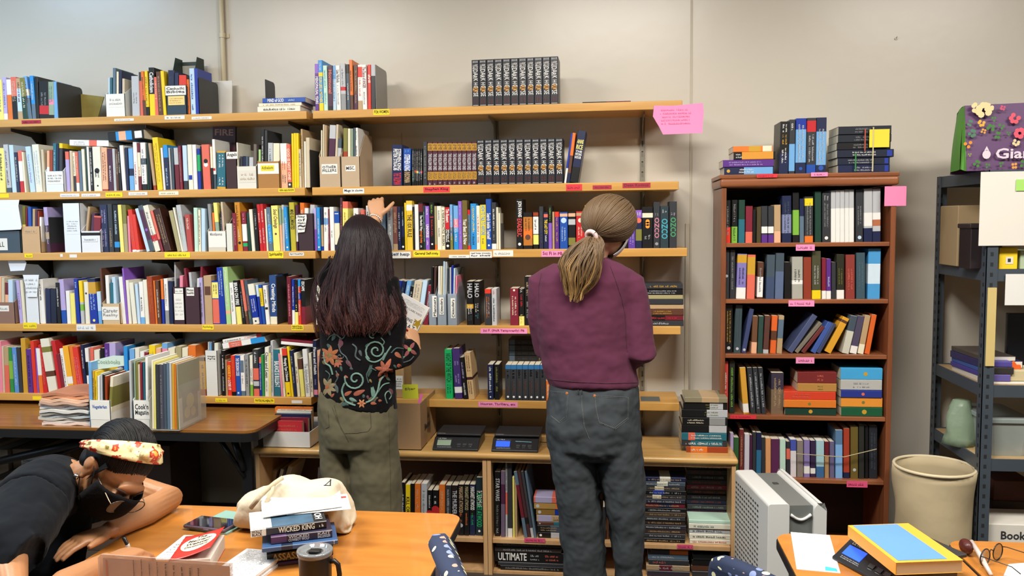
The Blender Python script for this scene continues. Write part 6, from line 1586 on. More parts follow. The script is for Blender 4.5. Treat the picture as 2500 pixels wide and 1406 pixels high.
# acrylic sign holder
a, b = atY(238, 1352, 1.78), atY(565, 1375, 1.70); hs = .155; Fz = frame((a[0], a[1], TZ + .003), V_((b[0] - a[0], b[1] - a[1], 0)), (0, 0, 1)); L = math.hypot(b[0] - a[0], b[1] - a[1]); hL, hR = a[2] - TZ - .003, b[2] - TZ - .003
t = thing('sign_holder', 'clear acrylic sign holder with a printed pinkish sheet, standing near the writer', 'sign'); t.matrix_world = Fz
g = MB(); r_ = .01; g.add([(0, 0, 0), (L, 0, 0), (L, hR, 0), (r_, hL, 0), (0, hL - r_, 0)], [(0, 1, 2, 3, 4)]); o = g.build('panel', mat('sign_acrylic', 'cbb9b4', .12, alpha=.45, coat=.5), t); sm = o.modifiers.new('s', 'SOLIDIFY'); sm.thickness = .004
g = MB(); g.add([(.012, .004, -.0015), (L - .004, .004, -.0015), (L - .006, hR - .008, -.0015), (.014, hL - .008, -.0015)], [(0, 1, 2, 3)]); o = g.build('printed_sheet', mat('sign_sheet', 'dccac6', .6, var=.08, vscale=20), t)
MB().box(.022, .01, -.001, .0275, hL - .012, -.0008).build('orange_stripe', ink('orange'), t)
k = MB(); rnd = random.Random(8)
for i in range(9): u = L * (.28 + .052 * i * 1.15); scribble(k, frame((u, hR - .02, .0026), (0, -1, 0), (1, 0, 0)), .0, 0, .13, .006 if i < 4 else .009, 1, i, thick=.2)
k.build('print', ink('charcoal'), t)
MB().box(0, -.04, -.003, L, .04, 0, Matrix.Rotation(-PI / 2, 4, 'X')).build('foot', mat('sign_acrylic_foot', 'cbb9b4', .12, alpha=.35), t)
# ---------------------------------------------------------------- things on the other desks
t, L, W = flatthing('paper_sheet', 'white sheet with a small teal corner mark on the desk near the heater', 'paper', (1945, 1389), (2052, 1399), (1924, 1298), TZ, .0012, mat('sheet_white', 'e6e4e0', .6), part='sheet')
k = MB().add([(L * .66, W * .03, .0004), (L * .95, W * .03, .0004), (L * .93, W * .1, .0004), (L * .68, W * .13, .0004)], [(0, 1, 2, 3)]); k.build('corner_mark', ink('turquoise'), t)
k = MB(); scribble(k, IDF, L * .15, W * .75, L * .4, W * .85, 1, 4, thick=.1, lift=.0004); scribble(k, IDF, L * .35, W * .3, L * .6, W * .45, 2, 5, thick=.08, lift=.0004); k.build('print', ink('silver'), t)
bt = .03; t, L, W = flatthing('book', 'thick yellow book with a blue sheet on its cover, on the desk', 'book', (2189, 1374), (2349, 1368), (2083, 1284), TZ + .068, .028, mat('thick_book_pages', 'cfc6b0', .8), part='pages')
MB().box(-.002, -.002, .0002, L + .002, W + .003, .0016).box(-.002, -.002, -.0295, L + .002, W + .003, -.0282).box(-.003, -.002, -.0295, -.0012, W + .003, .0016).build('cover', mat('yellow_book_cover', 'e0a43a', .4), t, bevel=.0005)
MB().box(.008, L * .0 + .008, .0018, L * .80, W * .99, .0024).build('cover_picture', mat('blue_book_sheet', '5f8fdc', .4, var=.08), t)
sp = atZ(2092, 1392, TZ); scale(0, 0, 'black postal scale with a blue display on the desk beside the white sheet', '3058e8', 1.2, loc=(sp[0] + .0, sp[1] - .03, TZ), rz=-1.12)
def glasses(t, m, w=.062, r=.022, M=IDF, tm=None, lens=None, temple=.12):
    for s in (-1, 1):
        c = [V_((s * w * .52 + r * 1.1 * math.cos(q), 0, r * math.sin(q))) for q in [2 * PI * k / 24 for k in range(25)]]
        o = MB().tube([M @ p for p in c], .0016, 6, cap=False).build('rim', m, t, smooth=True)
        if lens: MB().add([M @ V_((s * w * .52 + r * 1.08 * math.cos(q), 0, r * .98 * math.sin(q))) for q in [2 * PI * k / 24 for k in range(24)]], [tuple(range(24))]).build('lens', lens, t)
        MB().tube([M @ V_((s * (w * .52 + r * 1.08), 0, r * .4)), M @ V_((s * (w * .52 + r * 1.2), -.01, r * .45)), M @ V_((s * (w * .52 + r * 1.25), -temple * .8, r * .4)), M @ V_((s * (w * .5 + r * 1.1), -temple, -r * .2))], .0013, 6).build('temple', tm or m, t, smooth=True)
    MB().tube([M @ V_((-.011, 0, r * .35)), M @ V_((0, .002, r * .6)), M @ V_((.011, 0, r * .35))], .0013, 6).build('bridge', m, t, smooth=True)
t = thing('eyeglasses', 'dark framed glasses lying on the corner desk', 'glasses'); pg = atZ(2420, 1375, TZ); glasses(t, mat('dark_frame', '1a1618', .25), M=Matrix.Translation((pg[0], pg[1], TZ + .024)) @ Matrix.Rotation(.7, 4, 'Z'), lens=mat('lens_dark', '3a3438', .05, alpha=.5), temple=.1)
pg = atZ(2358, 1352, TZ); g = MB().ball((0, 0, .021), (.016, .028, .02), 16); tag(g.build('pouch', mat('dark_red_leather', '4a1c18', .4, bump=.3, bscale=60), smooth=True, loc=(pg[0], pg[1], TZ)), 'small dark red-brown pouch at the edge of the corner desk', 'pouch')
a, b = atZ(2372, 1322, TZ + .03), atZ(2420, 1404, TZ + .006); tag(MB().tube([a, (a + b) / 2 + V_((0, 0, .003)), b], [.006, .007, .005], 10).build('marker_pen', mat('pale_plastic', 'c9bcb4', .25), smooth=True), 'pale plastic pen lying across the corner desk', 'pen')
sheet('paper_sheet', 'pale blue-edged paper at the frame corner of the desk', 'paper', [(2450, 1406), (2530, 1412), (2530, 1372), (2462, 1378)], TZ + .001, mat('sheet_pale', 'c9d4d8', .5))
# ---------------------------------------------------------------- chairs with dotted navy fabric
def dotted():
    m = bpy.data.materials.new('dotted_fabric'); m.use_nodes = True; N, L_ = nt(m); b = N['Principled BSDF']; b.inputs['Roughness'].default_value = .85
    tc = N.new('ShaderNodeTexCoord'); vo = N.new('ShaderNodeTexVoronoi'); vo.inputs['Scale'].default_value = 30; vo.inputs['Randomness'].default_value = .5
    lt = N.new('ShaderNodeMath'); lt.operation = 'LESS_THAN'; lt.inputs[1].default_value = .33; L_.new(tc.outputs['Object'], vo.inputs['Vector']); L_.new(vo.outputs['Distance'], lt.inputs[0])
    cr = N.new('ShaderNodeValToRGB'); cr.color_ramp.interpolation = 'CONSTANT'; cr.color_ramp.elements[0].color = (*hexrgb('d9d8b0'), 1); cr.color_ramp.elements[1].position = .45; cr.color_ramp.elements[1].color = (*hexrgb('7a8ab8'), 1)
    e = cr.color_ramp.elements.new(.75); e.color = (*hexrgb('b88a7c'), 1); sx = N.new('ShaderNodeSeparateColor'); L_.new(vo.outputs['Color'], sx.inputs[0]); L_.new(sx.outputs[0], cr.inputs[0])
    mx = N.new('ShaderNodeMix'); mx.data_type = 'RGBA'; mx.inputs[6].default_value = (*hexrgb('202c48'), 1); L_.new(lt.outputs[0], mx.inputs[0]); L_.new(cr.outputs[0], mx.inputs[7]); L_.new(mx.outputs[2], b.inputs['Base Color']); return m
M_dot = dotted()
def chair(lab, c, rz, zt):
    t = thing('dotted_chair', lab, 'chair', (c[0], c[1], 0), rot=(0, 0, rz)); n = 14
    def panel(w, h, d, cv): # rounded superellipse cushion in local XZ, bowed
        rs = []
        for s, k_ in ((-d, .93), (-d * .55, 1), (d * .55, 1), (d, .93)):
            rs.append([V_((w * k_ * math.copysign(abs(math.cos(q)) ** .6, math.cos(q)), s + cv * (math.cos(q)) ** 2, h * k_ * math.copysign(abs(math.sin(q)) ** .6, math.sin(q)))) for q in [2 * PI * k / 40 for k in range(40)]])
        return MB().rings(rs)
    g = panel(.215, .19, .025, .05); g.v = [(x, y, z_ + zt - .19) for x, y, z_ in g.v]; g.build('backrest', M_dot, t, smooth=True)
    g = panel(.23, .22, .03, 0); g.v = [(x, z_ - .25, y + .45) for x, y, z_ in g.v]; g.build('seat', M_dot, t, smooth=True)
    MB().tube([V_((0, .035, zt - .25)), V_((0, .06, .5)), V_((0, -.05, .4)), V_((0, -.25, .4))], .018, 10).build('back_post', M_blk, t, smooth=True)
    MB().tube([V_((0, -.25, .42)), V_((0, -.25, .12))], .025, 12).build('gas_column', M_blk, t, smooth=True)
    for k in range(5):
        a = 2 * PI * k / 5; g = MB().tube([V_((0, -.25, .12)), V_((.26 * math.cos(a), -.25 + .26 * math.sin(a), .06))], .018, 8); l = g.build('leg', M_blk, t, smooth=True); MB().ball((.26 * math.cos(a), -.25 + .26 * math.sin(a), .03), (.02, .02, .029), 10).build('caster', M_blk, l, smooth=True)
ca = atY(1100, 1340, 1.86); chair('navy dotted fabric chair beside the black edge of the writing desk', (ca[0] + .0, 1.78), -1.2, atY(1118, 1311, 1.86)[2])
ca = atY(1850, 1400, 2.35); chair('navy dotted fabric chair in front of the white heater', (ca[0] - .02, 2.28), -.9, atY(1850, 1364, 2.35)[2])
# ================================================================ people
J = atY
def blob(name, mb, m, parent, voxel=.006, sm=4, disp=0.0, dscale=.12):
    o = mb.build(name, m, parent, smooth=True); r = o.modifiers.new('remesh', 'REMESH'); r.mode = 'VOXEL'; r.voxel_size = voxel; r.use_smooth_shade = True
    s = o.modifiers.new('smooth', 'SMOOTH'); s.iterations = sm; s.factor = .5
    if disp:
        tx = bpy.data.textures.new('cloth_folds', 'CLOUDS'); tx.noise_scale = dscale; tx.noise_depth = 2; d = o.modifiers.new('folds', 'DISPLACE'); d.texture = tx; d.strength = disp; d.mid_level = .5; d.texture_coords = 'GLOBAL'
    return o
def oval(c, rx, ry, ax=(1, 0, 0), ay=(0, 1, 0), n=28, p=2.0):
    ax, ay = Vector(ax), Vector(ay); e = 2 / p
    return [Vector(c) + ax * rx * math.copysign(abs(math.cos(q)) ** e, math.cos(q)) + ay * ry * math.copysign(abs(math.sin(q)) ** e, math.sin(q)) for q in [2 * PI * k / n for k in range(n)]]
def sil(rows, Y, p=2.3):
    "horizontal rings from measured silhouettes: (image y, left x, right x, depth radius[, Y offset[, tilt]])"
    rs = []
    for r in rows:
        y, a, b, ry = r[:4]; yo = r[4] if len(r) > 4 else 0; tl = r[5] if len(r) > 5 else 0
        A, B = J(a, y, Y + yo), J(b, y, Y + yo); c = (A + B) / 2; rx = (B - A).length / 2; rs.append(oval(c, rx, ry, (1, 0, tl), (0, 1, 0), p=p))
    return rs
def hand(mb, W, f, nb, td, curl=(.3, .35, .4, .45), sc=1.0, thumb=(.75, .55, 0), spread=.08):
    f = Vector(f).normalized(); nb = Vector(nb); nb = (nb - f * nb.dot(f)).normalized(); td = Vector(td); td = (td - f * td.dot(f) - nb * td.dot(nb)).normalized(); W = Vector(W)
    mb.rings([oval(W + f * a * sc + nb * h * sc, w * sc, t * sc, td, nb, 16, 2.6) for a, w, t, h in ((-.02, .026, .019, 0), (.0, .027, .018, 0), (.03, .036, .016, .001), (.06, .041, .014, .002), (.085, .04, .012, .002), (.095, .034, .008, 0))])
    for i, (lat, L) in enumerate(((.03, .072), (.0105, .080), (-.0095, .075), (-.029, .058))):
        p = W + f * .085 * sc + td * lat * sc; d = (f + td * (lat * spread / .03)).normalized(); pts = [p - d * .02 * sc, p]; c = 0; r0 = .0088 if i < 3 else .0076
        for sg, k in ((.46, 1.0), (.30, 1.2), (.24, .8)):
            c += curl[i] * k; q = d * math.cos(c) - nb * math.sin(c); pts.append(pts[-1] + q * L * sg * sc)
        mb.tube(pts, [r0 * 1.1 * sc, r0 * 1.08 * sc, r0 * sc, r0 * .93 * sc, r0 * .7 * sc], 10)
    a, b, c_ = thumb; p = W + f * .018 * sc + td * .024 * sc; d = (f * a + td * b - nb * c_).normalized(); d2 = (d + f * .35).normalized()
    mb.tube([p, p + d * .034 * sc, p + d * .034 * sc + d2 * .03 * sc, p + d * .034 * sc + d2 * .052 * sc], [.0135 * sc, .0115 * sc, .0098 * sc, .0068 * sc], 10)
def head(mb, C_, s, f, u, k=1.0):
    C_ = Vector(C_); M = Matrix.Identity(4)
    for i in range(3): M[i][0] = s[i]; M[i][1] = f[i]; M[i][2] = u[i]; M[i][3] = C_[i]
    B = lambda c, r, n=16: mb.ball([x * k for x in c], [x * k for x in r], n, M)
    B((0, -.012, .025), (.076, .094, .088), 24); B((0, .02, -.02), (.064, .072, .082), 20); B((0, .035, -.062), (.043, .046, .042)); B((0, .073, -.088), (.02, .018, .016))
    B((0, .082, .035), (.045, .014, .022)); B((0, .096, -.004), (.010, .012, .024)); B((0, .107, -.022), (.014, .012, .011)); B((0, .086, -.052), (.024, .012, .008)); B((0, .085, -.063), (.02, .011, .007))
    for q in (-1, 1):
        B((q * .036, .07, -.025), (.022, .02, .022)); B((q * .031, .082, .008), (.014, .009, .008)); B((q * .079, -.006, -.006), (.009, .019, .032)); B((q * .087, -.014, .008), (.006, .016, .022)); B((q * .079, .0, -.032), (.007, .009, .011))
    return M
def skin(name, c): 
    m = mat(name, c, .45, bump=.03, bscale=200, var=.06, vscale=18); m.node_tree.nodes['Principled BSDF'].inputs['Subsurface Weight'].default_value = .08; return m
def hairmat(name, top, mid, tip, z0, z1, rough=.35, am=.55, sp=.35):
    m = bpy.data.materials.new(name); m.use_nodes = True; N, L = nt(m); b = N['Principled BSDF']; b.inputs['Roughness'].default_value = rough + .12; b.inputs['Specular IOR Level'].default_value = sp
    g = N.new('ShaderNodeNewGeometry'); sx = N.new('ShaderNodeSeparateXYZ'); mr = N.new('ShaderNodeMapRange'); mr.inputs[1].default_value = z0; mr.inputs[2].default_value = z1
    ad = N.new('ShaderNodeMath'); ad.operation = 'MULTIPLY_ADD'; ad.inputs[1].default_value = am; cr = N.new('ShaderNodeValToRGB')
    L.new(g.outputs['Position'], sx.inputs[0]); L.new(sx.outputs[2], mr.inputs[0]); L.new(g.outputs['Random Per Island'], ad.inputs[0]); L.new(mr.outputs[0], ad.inputs[2])
    e = cr.color_ramp.elements; e[0].position = .25; e[0].color = (*hexrgb(tip), 1); e[1].position = 1.15 if False else 1.0; e[1].color = (*hexrgb(top), 1); q = e.new(.62); q.color = (*hexrgb(mid), 1)
    L.new(ad.outputs[0], cr.inputs[0]); L.new(cr.outputs[0], b.inputs['Base Color']); return m
def strands(name, paths, rad, m, parent, res=1):
    cu = bpy.data.curves.new(name, 'CURVE'); cu.dimensions = '3D'; cu.bevel_depth = 1.0; cu.bevel_resolution = res; cu.use_fill_caps = True
    for P_, r in paths:
        sp = cu.splines.new('POLY'); sp.points.add(len(P_) - 1)
        for i, p in enumerate(P_):
            sp.points[i].co = (*p, 1); t_ = i / (len(P_) - 1); sp.points[i].radius = r * (1 if t_ < .6 else 1 - .75 * (t_ - .6) / .4)
    cu.materials.append(m); o = bpy.data.objects.new(name, cu); COL.objects.link(o); dg = bpy.context.evaluated_depsgraph_get(); me = bpy.data.meshes.new_from_object(o.evaluated_get(dg)); bpy.data.objects.remove(o); bpy.data.curves.remove(cu)
    me.polygons.foreach_set('use_smooth', [True] * len(me.polygons)); o = bpy.data.objects.new(name, me); COL.objects.link(o); o.parent = parent; return tag(o, kind='stuff')
def surf(o):
    bpy.context.view_layer.update(); dg = bpy.context.evaluated_depsgraph_get(); e = o.evaluated_get(dg); me = e.to_mesh(); t = BVHTree.FromPolygons([o.matrix_world @ v.co for v in me.vertices], [tuple(p.vertices) for p in me.polygons]); e.to_mesh_clear(); return t
EY = Vector((0, 0, EYE))
def hit(T_, x, y, off=.001):
    d = Vector(ray(x, y)).normalized(); h = T_.ray_cast(EY, d)
    return None if h[0] is None else h[0] - d * off
class Stitch:
    def __init__(s, T_): s.T = T_; s.mb = MB()
    def line(s, pts, c, r=.0016, n=None, off=.0005):
        P_ = [Vector((*p, 0)) for p in pts]; Q = []
        for a, b in zip(P_, P_[1:]):
            k = max(2, int((b - a).length / 3)); Q += [a.lerp(b, i / k) for i in range(k)]
        Q.append(P_[-1]); H = [hit(s.T, q.x, q.y, off) for q in Q]; H = [h for h in H if h is not None]; s.mb.use(thread(c))
        run = []
        for h in H:
            if run and (h - run[-1]).length > .03:
                if len(run) > 1: s.mb.tube(run, r, 6)
                run = []
            run.append(h)
        if len(run) > 1: s.mb.tube(run, r, 6)
    def curve(s, pts, c, r=.003):
        P_ = [Vector((*p, 0)) for p in pts]; Q = []
        for i in range(len(P_) - 1):
            a, b, c2, d = P_[max(i - 1, 0)], P_[i], P_[i + 1], P_[min(i + 2, len(P_) - 1)]
            for k in range(6): t_ = k / 6; Q.append(.5 * ((2 * b) + (c2 - a) * t_ + (2 * a - 5 * b + 4 * c2 - d) * t_ ** 2 + (3 * b - a - 3 * c2 + d) * t_ ** 3))
        Q.append(P_[-1]); s.line([(q.x, q.y) for q in Q], c, r)
    def spiral(s, cx, cy, r, turns, c, th, a0=0, dr=1):
        n = int(turns * 14); s.line([(cx + r * (1 - .9 * k / n) * math.cos(a0 + dr * turns * 2 * PI * k / n), cy + r * (1 - .9 * k / n) * math.sin(a0 + dr * turns * 2 * PI * k / n)) for k in range(n + 1)], c, th)
    def leaf(s, cx, cy, L, W, a, c, lobes=0):
        ca, sa = math.cos(a), math.sin(a); pts = []
        for k in range(20):
            q = 2 * PI * k / 20; u = L / 2 * math.cos(q); v = W / 2 * math.sin(q) * (1 - .35 * math.cos(q)) * (1 + (.25 * math.cos(lobes * q) if lobes else 0)); pts.append((cx + u * ca - v * sa, cy + u * sa + v * ca))
        H = [hit(s.T, x, y, .0012) for x, y in pts]; c0 = hit(s.T, cx, cy, .0035)
        if c0 is None or any(h is None or (h - c0).length > .08 for h in H): return
        s.mb.use(thread(c)); s.mb.add([c0] + H, [(0, i + 1, (i + 1) % 20 + 1) for i in range(20)])
    def flower(s, cx, cy, r, n, c, cc, a0=0.0, half=False):
        for k in range(n): a = a0 + (PI if half else 2 * PI) * k / n; s.leaf(cx + r * .62 * math.cos(a), cy + r * .62 * math.sin(a), r * .85, r * .42, a, c)
        s.leaf(cx, cy, r * .5, r * .5, 0, cc)
def thread(c): return mat('thread_' + c, c, .9, bump=.5, bscale=500, var=.25, vscale=90)
def fabric(name, c, rough=.9, var=.1, sheen=.03, fold=.35, fs=9, vs=6):
    return mat(name, c, rough, bump=fold, bscale=fs, var=var, vscale=vs, sheen=sheen, spec=.12)
def shoe(mb, x, y, yaw, m2=None):
    M = Matrix.Translation((x, y, 0)) @ Matrix.Rotation(yaw, 4, 'Z'); mb.rings([[M @ p for p in oval((0, a, .0 + h / 2 + .004), w, h / 2, (1, 0, 0), (0, 0, 1), 14, 2.6)] for a, w, h in ((-.09, .025, .04), (-.07, .034, .075), (-.02, .036, .085), (.04, .042, .07), (.1, .046, .05), (.15, .036, .035), (.165, .015, .02))])
# ---------------------------------------------------------------- the browser in the embroidered jacket
YA_ = 3.40
t = thing('person', 'person with long dark hair in a black embroidered jacket, reaching to the middle shelf', 'person', (-1.08, YA_, 0)); bpy.context.view_layer.update()
def local(mb, t): 
    o = Vector(t.location); mb.v = [tuple(Vector(v) - o) for v in mb.v]; return mb
sk1 = skin('skin_light', 'c0906c'); PA = t
b = MB(); hc = J(884, 604, 3.43); f_ = V_((.12, .97, -.2)).normalized(); s_ = f_.cross(V_((0, 0, 1))).normalized(); u_ = s_.cross(f_)
head(b, hc, s_, f_, u_); nk = J(884, 665, 3.41)
b.tube([hc + V_((0, -.02, -.05)), nk, nk + V_((0, 0, -.05))], [.05, .05, .06], 16)
b.rings(sil([(672, 845, 925, .05), (690, 815, 950, .07), (740, 812, 948, .08), (830, 812, 945, .085), (900, 808, 948, .09), (1000, 800, 955, .1), (1080, 798, 958, .1)], YA_))
sL, sR = J(812, 692, 3.40), J(955, 700, 3.40); eL, wL = J(838, 652, 3.64), J(921, 530, 3.835); eR, wR = J(950, 888, 3.37), J(1014, 846, 3.50)
b.tube([sL, eL, (eL + wL) / 2, wL], [.048, .038, .034, .026], 14); b.tube([sR + V_((-.03, 0, 0)), (sR + eR) / 2, eR, (eR + wR) / 2, wR], [.036, .038, .036, .034, .026], 14)
hf = (J(917, 494, 3.875) - wL).normalized(); hand(b, wL, hf, V_((.1, -.8, .55)), V_((1, .1, .15)), curl=(.55, .6, .6, .65), sc=.98, thumb=(.55, .85, .05))
hand(b, wR + V_((.0, .0, 0)), J(1004, 806, 3.54) - wR, V_((.85, -.45, .2)), V_((-.75, -.5, .1)), curl=(.7, .75, .8, .8), sc=.92, thumb=(.8, .45, .1))
for lx_, fx in ((828, 838), (925, 935)): b.tube([J(lx_, 1070, YA_), J(fx, 1250, YA_), V_((J(fx, 1250, YA_)[0], YA_, .1))], [.075, .055, .04], 14)
blob('body', local(b, t), sk1, t, .0035, 3)
nb_ = MB(); 
for q in (J(994, 806, 3.50),): nb_.ball(q, (.0055, .003, .007), 10)
local(nb_, t).build('thumb_nail', mat('nail_polish_red', '8a1420', .15, coat=1), t, smooth=True)
M_vel = fabric('black_velvet', '09080a', .9, .2, .04, .3, 14)
g = MB(); g.rings(sil([(655, 848, 922, .055), (672, 815, 952, .085), (692, 792, 972, .105), (730, 785, 975, .118), (790, 784, 966, .122), (850, 785, 962, .122), (920, 784, 964, .125), (965, 788, 966, .13, 0, -.14), (985, 796, 967, .13, 0, -.2)], YA_))
g.tube([sL + V_((.01, 0, .0)), eL, (eL * .35 + wL * .65), wL * .87 + eL * .13], [.07, .058, .048, .042], 18)
g.tube([sR + V_((-.10, 0, .01)), sR + V_((-.03, 0, .005)), (sR + eR) / 2 + V_((.008, 0, 0)), eR + V_((.0, -.01, -.005)), (eR * .5 + wR * .5), wR * .92 + eR * .08], [.06, .068, .064, .062, .056, .046], 18)
jk = blob('jacket', local(g, t), M_vel, t, .006, 6, .012, .07)
S_ = Stitch(surf(jk)); sg, dt, ru, co, go, mv, gy = '66857b', '3a524e', '94503a', '9c5642', '7a6a40', '6a404a', '4a5458'
S_.spiral(918, 856, 27, 1.7, sg, .0042, 2.2); S_.spiral(868, 926, 27, 1.5, sg, .0042, 3.4, -1); S_.curve([(842, 935), (835, 955), (845, 980), (868, 990)], sg, .0045); S_.curve([(893, 870), (900, 880), (915, 884), (932, 876), (941, 862)], sg, .004)
S_.curve([(893, 983), (910, 975), (922, 955), (928, 930), (940, 915)], sg, .0045); S_.curve([(922, 958), (935, 940), (950, 935)], sg, .003); S_.curve([(945, 985), (940, 965), (948, 955), (955, 965), (950, 975)], sg, .003)
S_.curve([(800, 830), (808, 820), (822, 818), (835, 828), (845, 815)], dt, .003); S_.curve([(935, 880), (945, 860), (955, 845)], sg, .004); S_.curve([(826, 840), (832, 860), (845, 872), (852, 890)], gy, .003)
S_.curve([(860, 840), (870, 850), (868, 870), (880, 880)], gy, .004); S_.spiral(908, 817, 9, 1.1, sg, .003, 1); S_.curve([(790, 860), (794, 885), (806, 895), (812, 915)], sg, .004); S_.curve([(820, 905), (825, 920), (818, 935)], gy, .003); S_.spiral(830, 870, 9, 1, gy, .0025, 0)
S_.leaf(884, 772, 34, 12, -.35, dt); S_.leaf(918, 803, 34, 15, .5, sg, 7); S_.leaf(921, 765, 9, 22, .5, ru)
S_.flower(925, 742, 22, 6, co, sg, .9, True); S_.leaf(940, 788, 13, 17, .3, ru, 3); S_.flower(886, 808, 17, 5, 'b87850', co, 3.4, True); S_.leaf(871, 802, 16, 7, .3, go)
S_.leaf(832, 838, 12, 24, .1, mv, 3); S_.leaf(842, 814, 10, 14, .5, mv, 3); S_.leaf(815, 822, 9, 20, .3, dt); S_.leaf(803, 845, 8, 14, -.5, dt)
S_.flower(805, 868, 24, 7, 'a0603c', go, .3); S_.flower(822, 882, 15, 5, co, go, -.6, True); S_.leaf(852, 888, 22, 9, .9, mv); S_.leaf(880, 862, 16, 7, 1.2, gy)
S_.flower(938, 902, 22, 6, ru, co, -1.9); S_.leaf(948, 888, 28, 11, -1.1, 'a85c42'); S_.leaf(903, 905, 10, 30, .3, dt, 5); S_.flower(799, 945, 22, 8, '8a7a5a', 'a0603c', 1.2); S_.leaf(822, 948, 8, 22, -.3, gy)
S_.leaf(850, 960, 20, 9, -.5, ru); S_.leaf(877, 958, 30, 11, -.4, co); S_.leaf(911, 957, 11, 26, -.1, sg, 5); S_.leaf(955, 955, 9, 15, -.5, mv); S_.leaf(846, 985, 26, 10, -.2, dt, 5); S_.leaf(862, 976, 20, 8, .4, sg)
S_.flower(883, 985, 11, 6, 'b87850', ru); S_.leaf(912, 985, 15, 7, .1, co); S_.leaf(928, 978, 9, 6, 0, ru); S_.leaf(888, 967, 7, 9, 0, dt); S_.leaf(858, 900, 9, 6, .5, gy); S_.leaf(824, 915, 8, 10, 0, ru, 3)
S_.flower(1000, 853, 20, 4, '8a4a4c', '6f9a5a', .6); S_.leaf(972, 867, 20, 10, .7, '9a5a40'); S_.leaf(975, 893, 12, 9, .2, 'a0503c'); S_.curve([(955, 862), (968, 850), (985, 852)], dt, .003); S_.curve([(985, 885), (1000, 880), (1010, 870)], gy, .003); S_.leaf(957, 905, 10, 7, 1, co)
S_.curve([(795, 905), (805, 915), (800, 930)], dt, .0026); S_.curve([(858, 820), (848, 805), (836, 800)], gy, .0026); S_.curve([(900, 935), (895, 915), (905, 900), (918, 905)], dt, .003); S_.curve([(930, 825), (938, 835), (932, 845)], sg, .0026)
for (x, y, l, w, a, c) in ((800, 812, 16, 7, .8, ru), (812, 800, 12, 6, -.6, sg), (833, 900, 14, 6, 1.3, dt), (845, 920, 10, 6, .4, co), (896, 843, 12, 6, -.9, dt), (950, 812, 14, 7, 1.2, dt), (930, 925, 13, 6, -.8, ru), (905, 930, 10, 5, 1, go), (948, 925, 12, 6, .6, sg), (835, 975, 14, 7, .9, go), (812, 965, 12, 6, -.8, ru), (898, 970, 10, 6, 1.2, mv), (952, 775, 16, 8, .9, sg), (945, 758, 10, 6, .2, go), (902, 738, 14, 7, -.5, dt), (905, 760, 10, 6, .9, co), (985, 872, 10, 5, -.5, sg), (1010, 862, 9, 5, .9, ru), (965, 895, 12, 5, .9, dt), (790, 885, 10, 6, 1.3, go)): S_.leaf(x, y, l, w, a, c)
local(S_.mb, t).build('embroidery', None, t, smooth=True)
M_ol = fabric('olive_twill', '5b5643', .9, .12, .03, .45, 7)
g = MB(); g.rings(sil([(925, 796, 958, .11), (960, 785, 965, .125), (1000, 782, 967, .135), (1045, 783, 968, .14), (1080, 786, 970, .13), (1092, 800, 960, .10)], YA_))
g.rings(sil([(1060, 788, 858, .10), (1100, 787, 858, .10), (1170, 791, 868, .098), (1250, 800, 878, .096), (1340, 806, 884, .095), (1445, 812, 886, .096)], YA_)); g.rings(sil([(1060, 850, 968, .12), (1100, 852, 971, .115), (1170, 860, 978, .11), (1250, 870, 982, .105), (1340, 880, 985, .104), (1445, 886, 988, .104)], YA_))
pt = blob('trousers', local(g, t), M_ol, t, .006, 6, .02, .1)
S_ = Stitch(surf(pt)); S_.mb.use(thread('3f3c2e'))
for P_ in ([(816, 989), (824, 1020), (833, 1047), (840, 1058), (870, 1057), (898, 1053), (906, 1043), (905, 1020), (903, 1002)], [(801, 1003), (803, 1025), (804, 1042), (795, 1046)], [(949, 1003), (951, 1080), (953, 1160), (954, 1244)], [(811, 994), (825, 1030), (840, 1056), (851, 1078)]): S_.line(P_, '47432f', .0011)
local(S_.mb, t).build('stitching', None, t)
g = MB(); shoe(g, J(848, 1300, YA_)[0], YA_ + .0, .1); shoe(g, J(932, 1300, YA_)[0], YA_ + .0, -.1); blob('shoes', local(g, t), mat('shoe_black', '1a1a1c', .5), t, .005, 3)
# hair
HR = [(524, 872, 886, .02, .03), (530, 860, 903, .05, .03), (540, 850, 918, .075, .03), (558, 841, 935, .098, .02), (585, 833, 947, .112, .015), (620, 825, 951, .118, .0), (660, 811, 955, .122, -.01), (700, 797, 963, .128, -.015), (740, 787, 974, .135, -.02), (772, 783, 984, .13, -.03), (800, 790, 968, .115, -.045), (825, 800, 950, .10, -.05)]
hm1 = hairmat('dark_brown_hair', '1a1013', '2e1c20', '603a32', 1.12, 1.66, sp=.22)
g = MB(); g.rings(sil([(y, a + 4, b_ - 4, r - .006, yo) for y, a, b_, r, yo in HR[:-1]], YA_ + .01, 2.0)); hb = local(g, t).build('hair', hm1, t, smooth=True)
rnd = random.Random(12); paths = []
def hrow(v):
    i = min(len(HR) - 2, int(v)); w = v - i; return [HR[i][k] * (1 - w) + HR[i + 1][k] * w for k in range(5)]
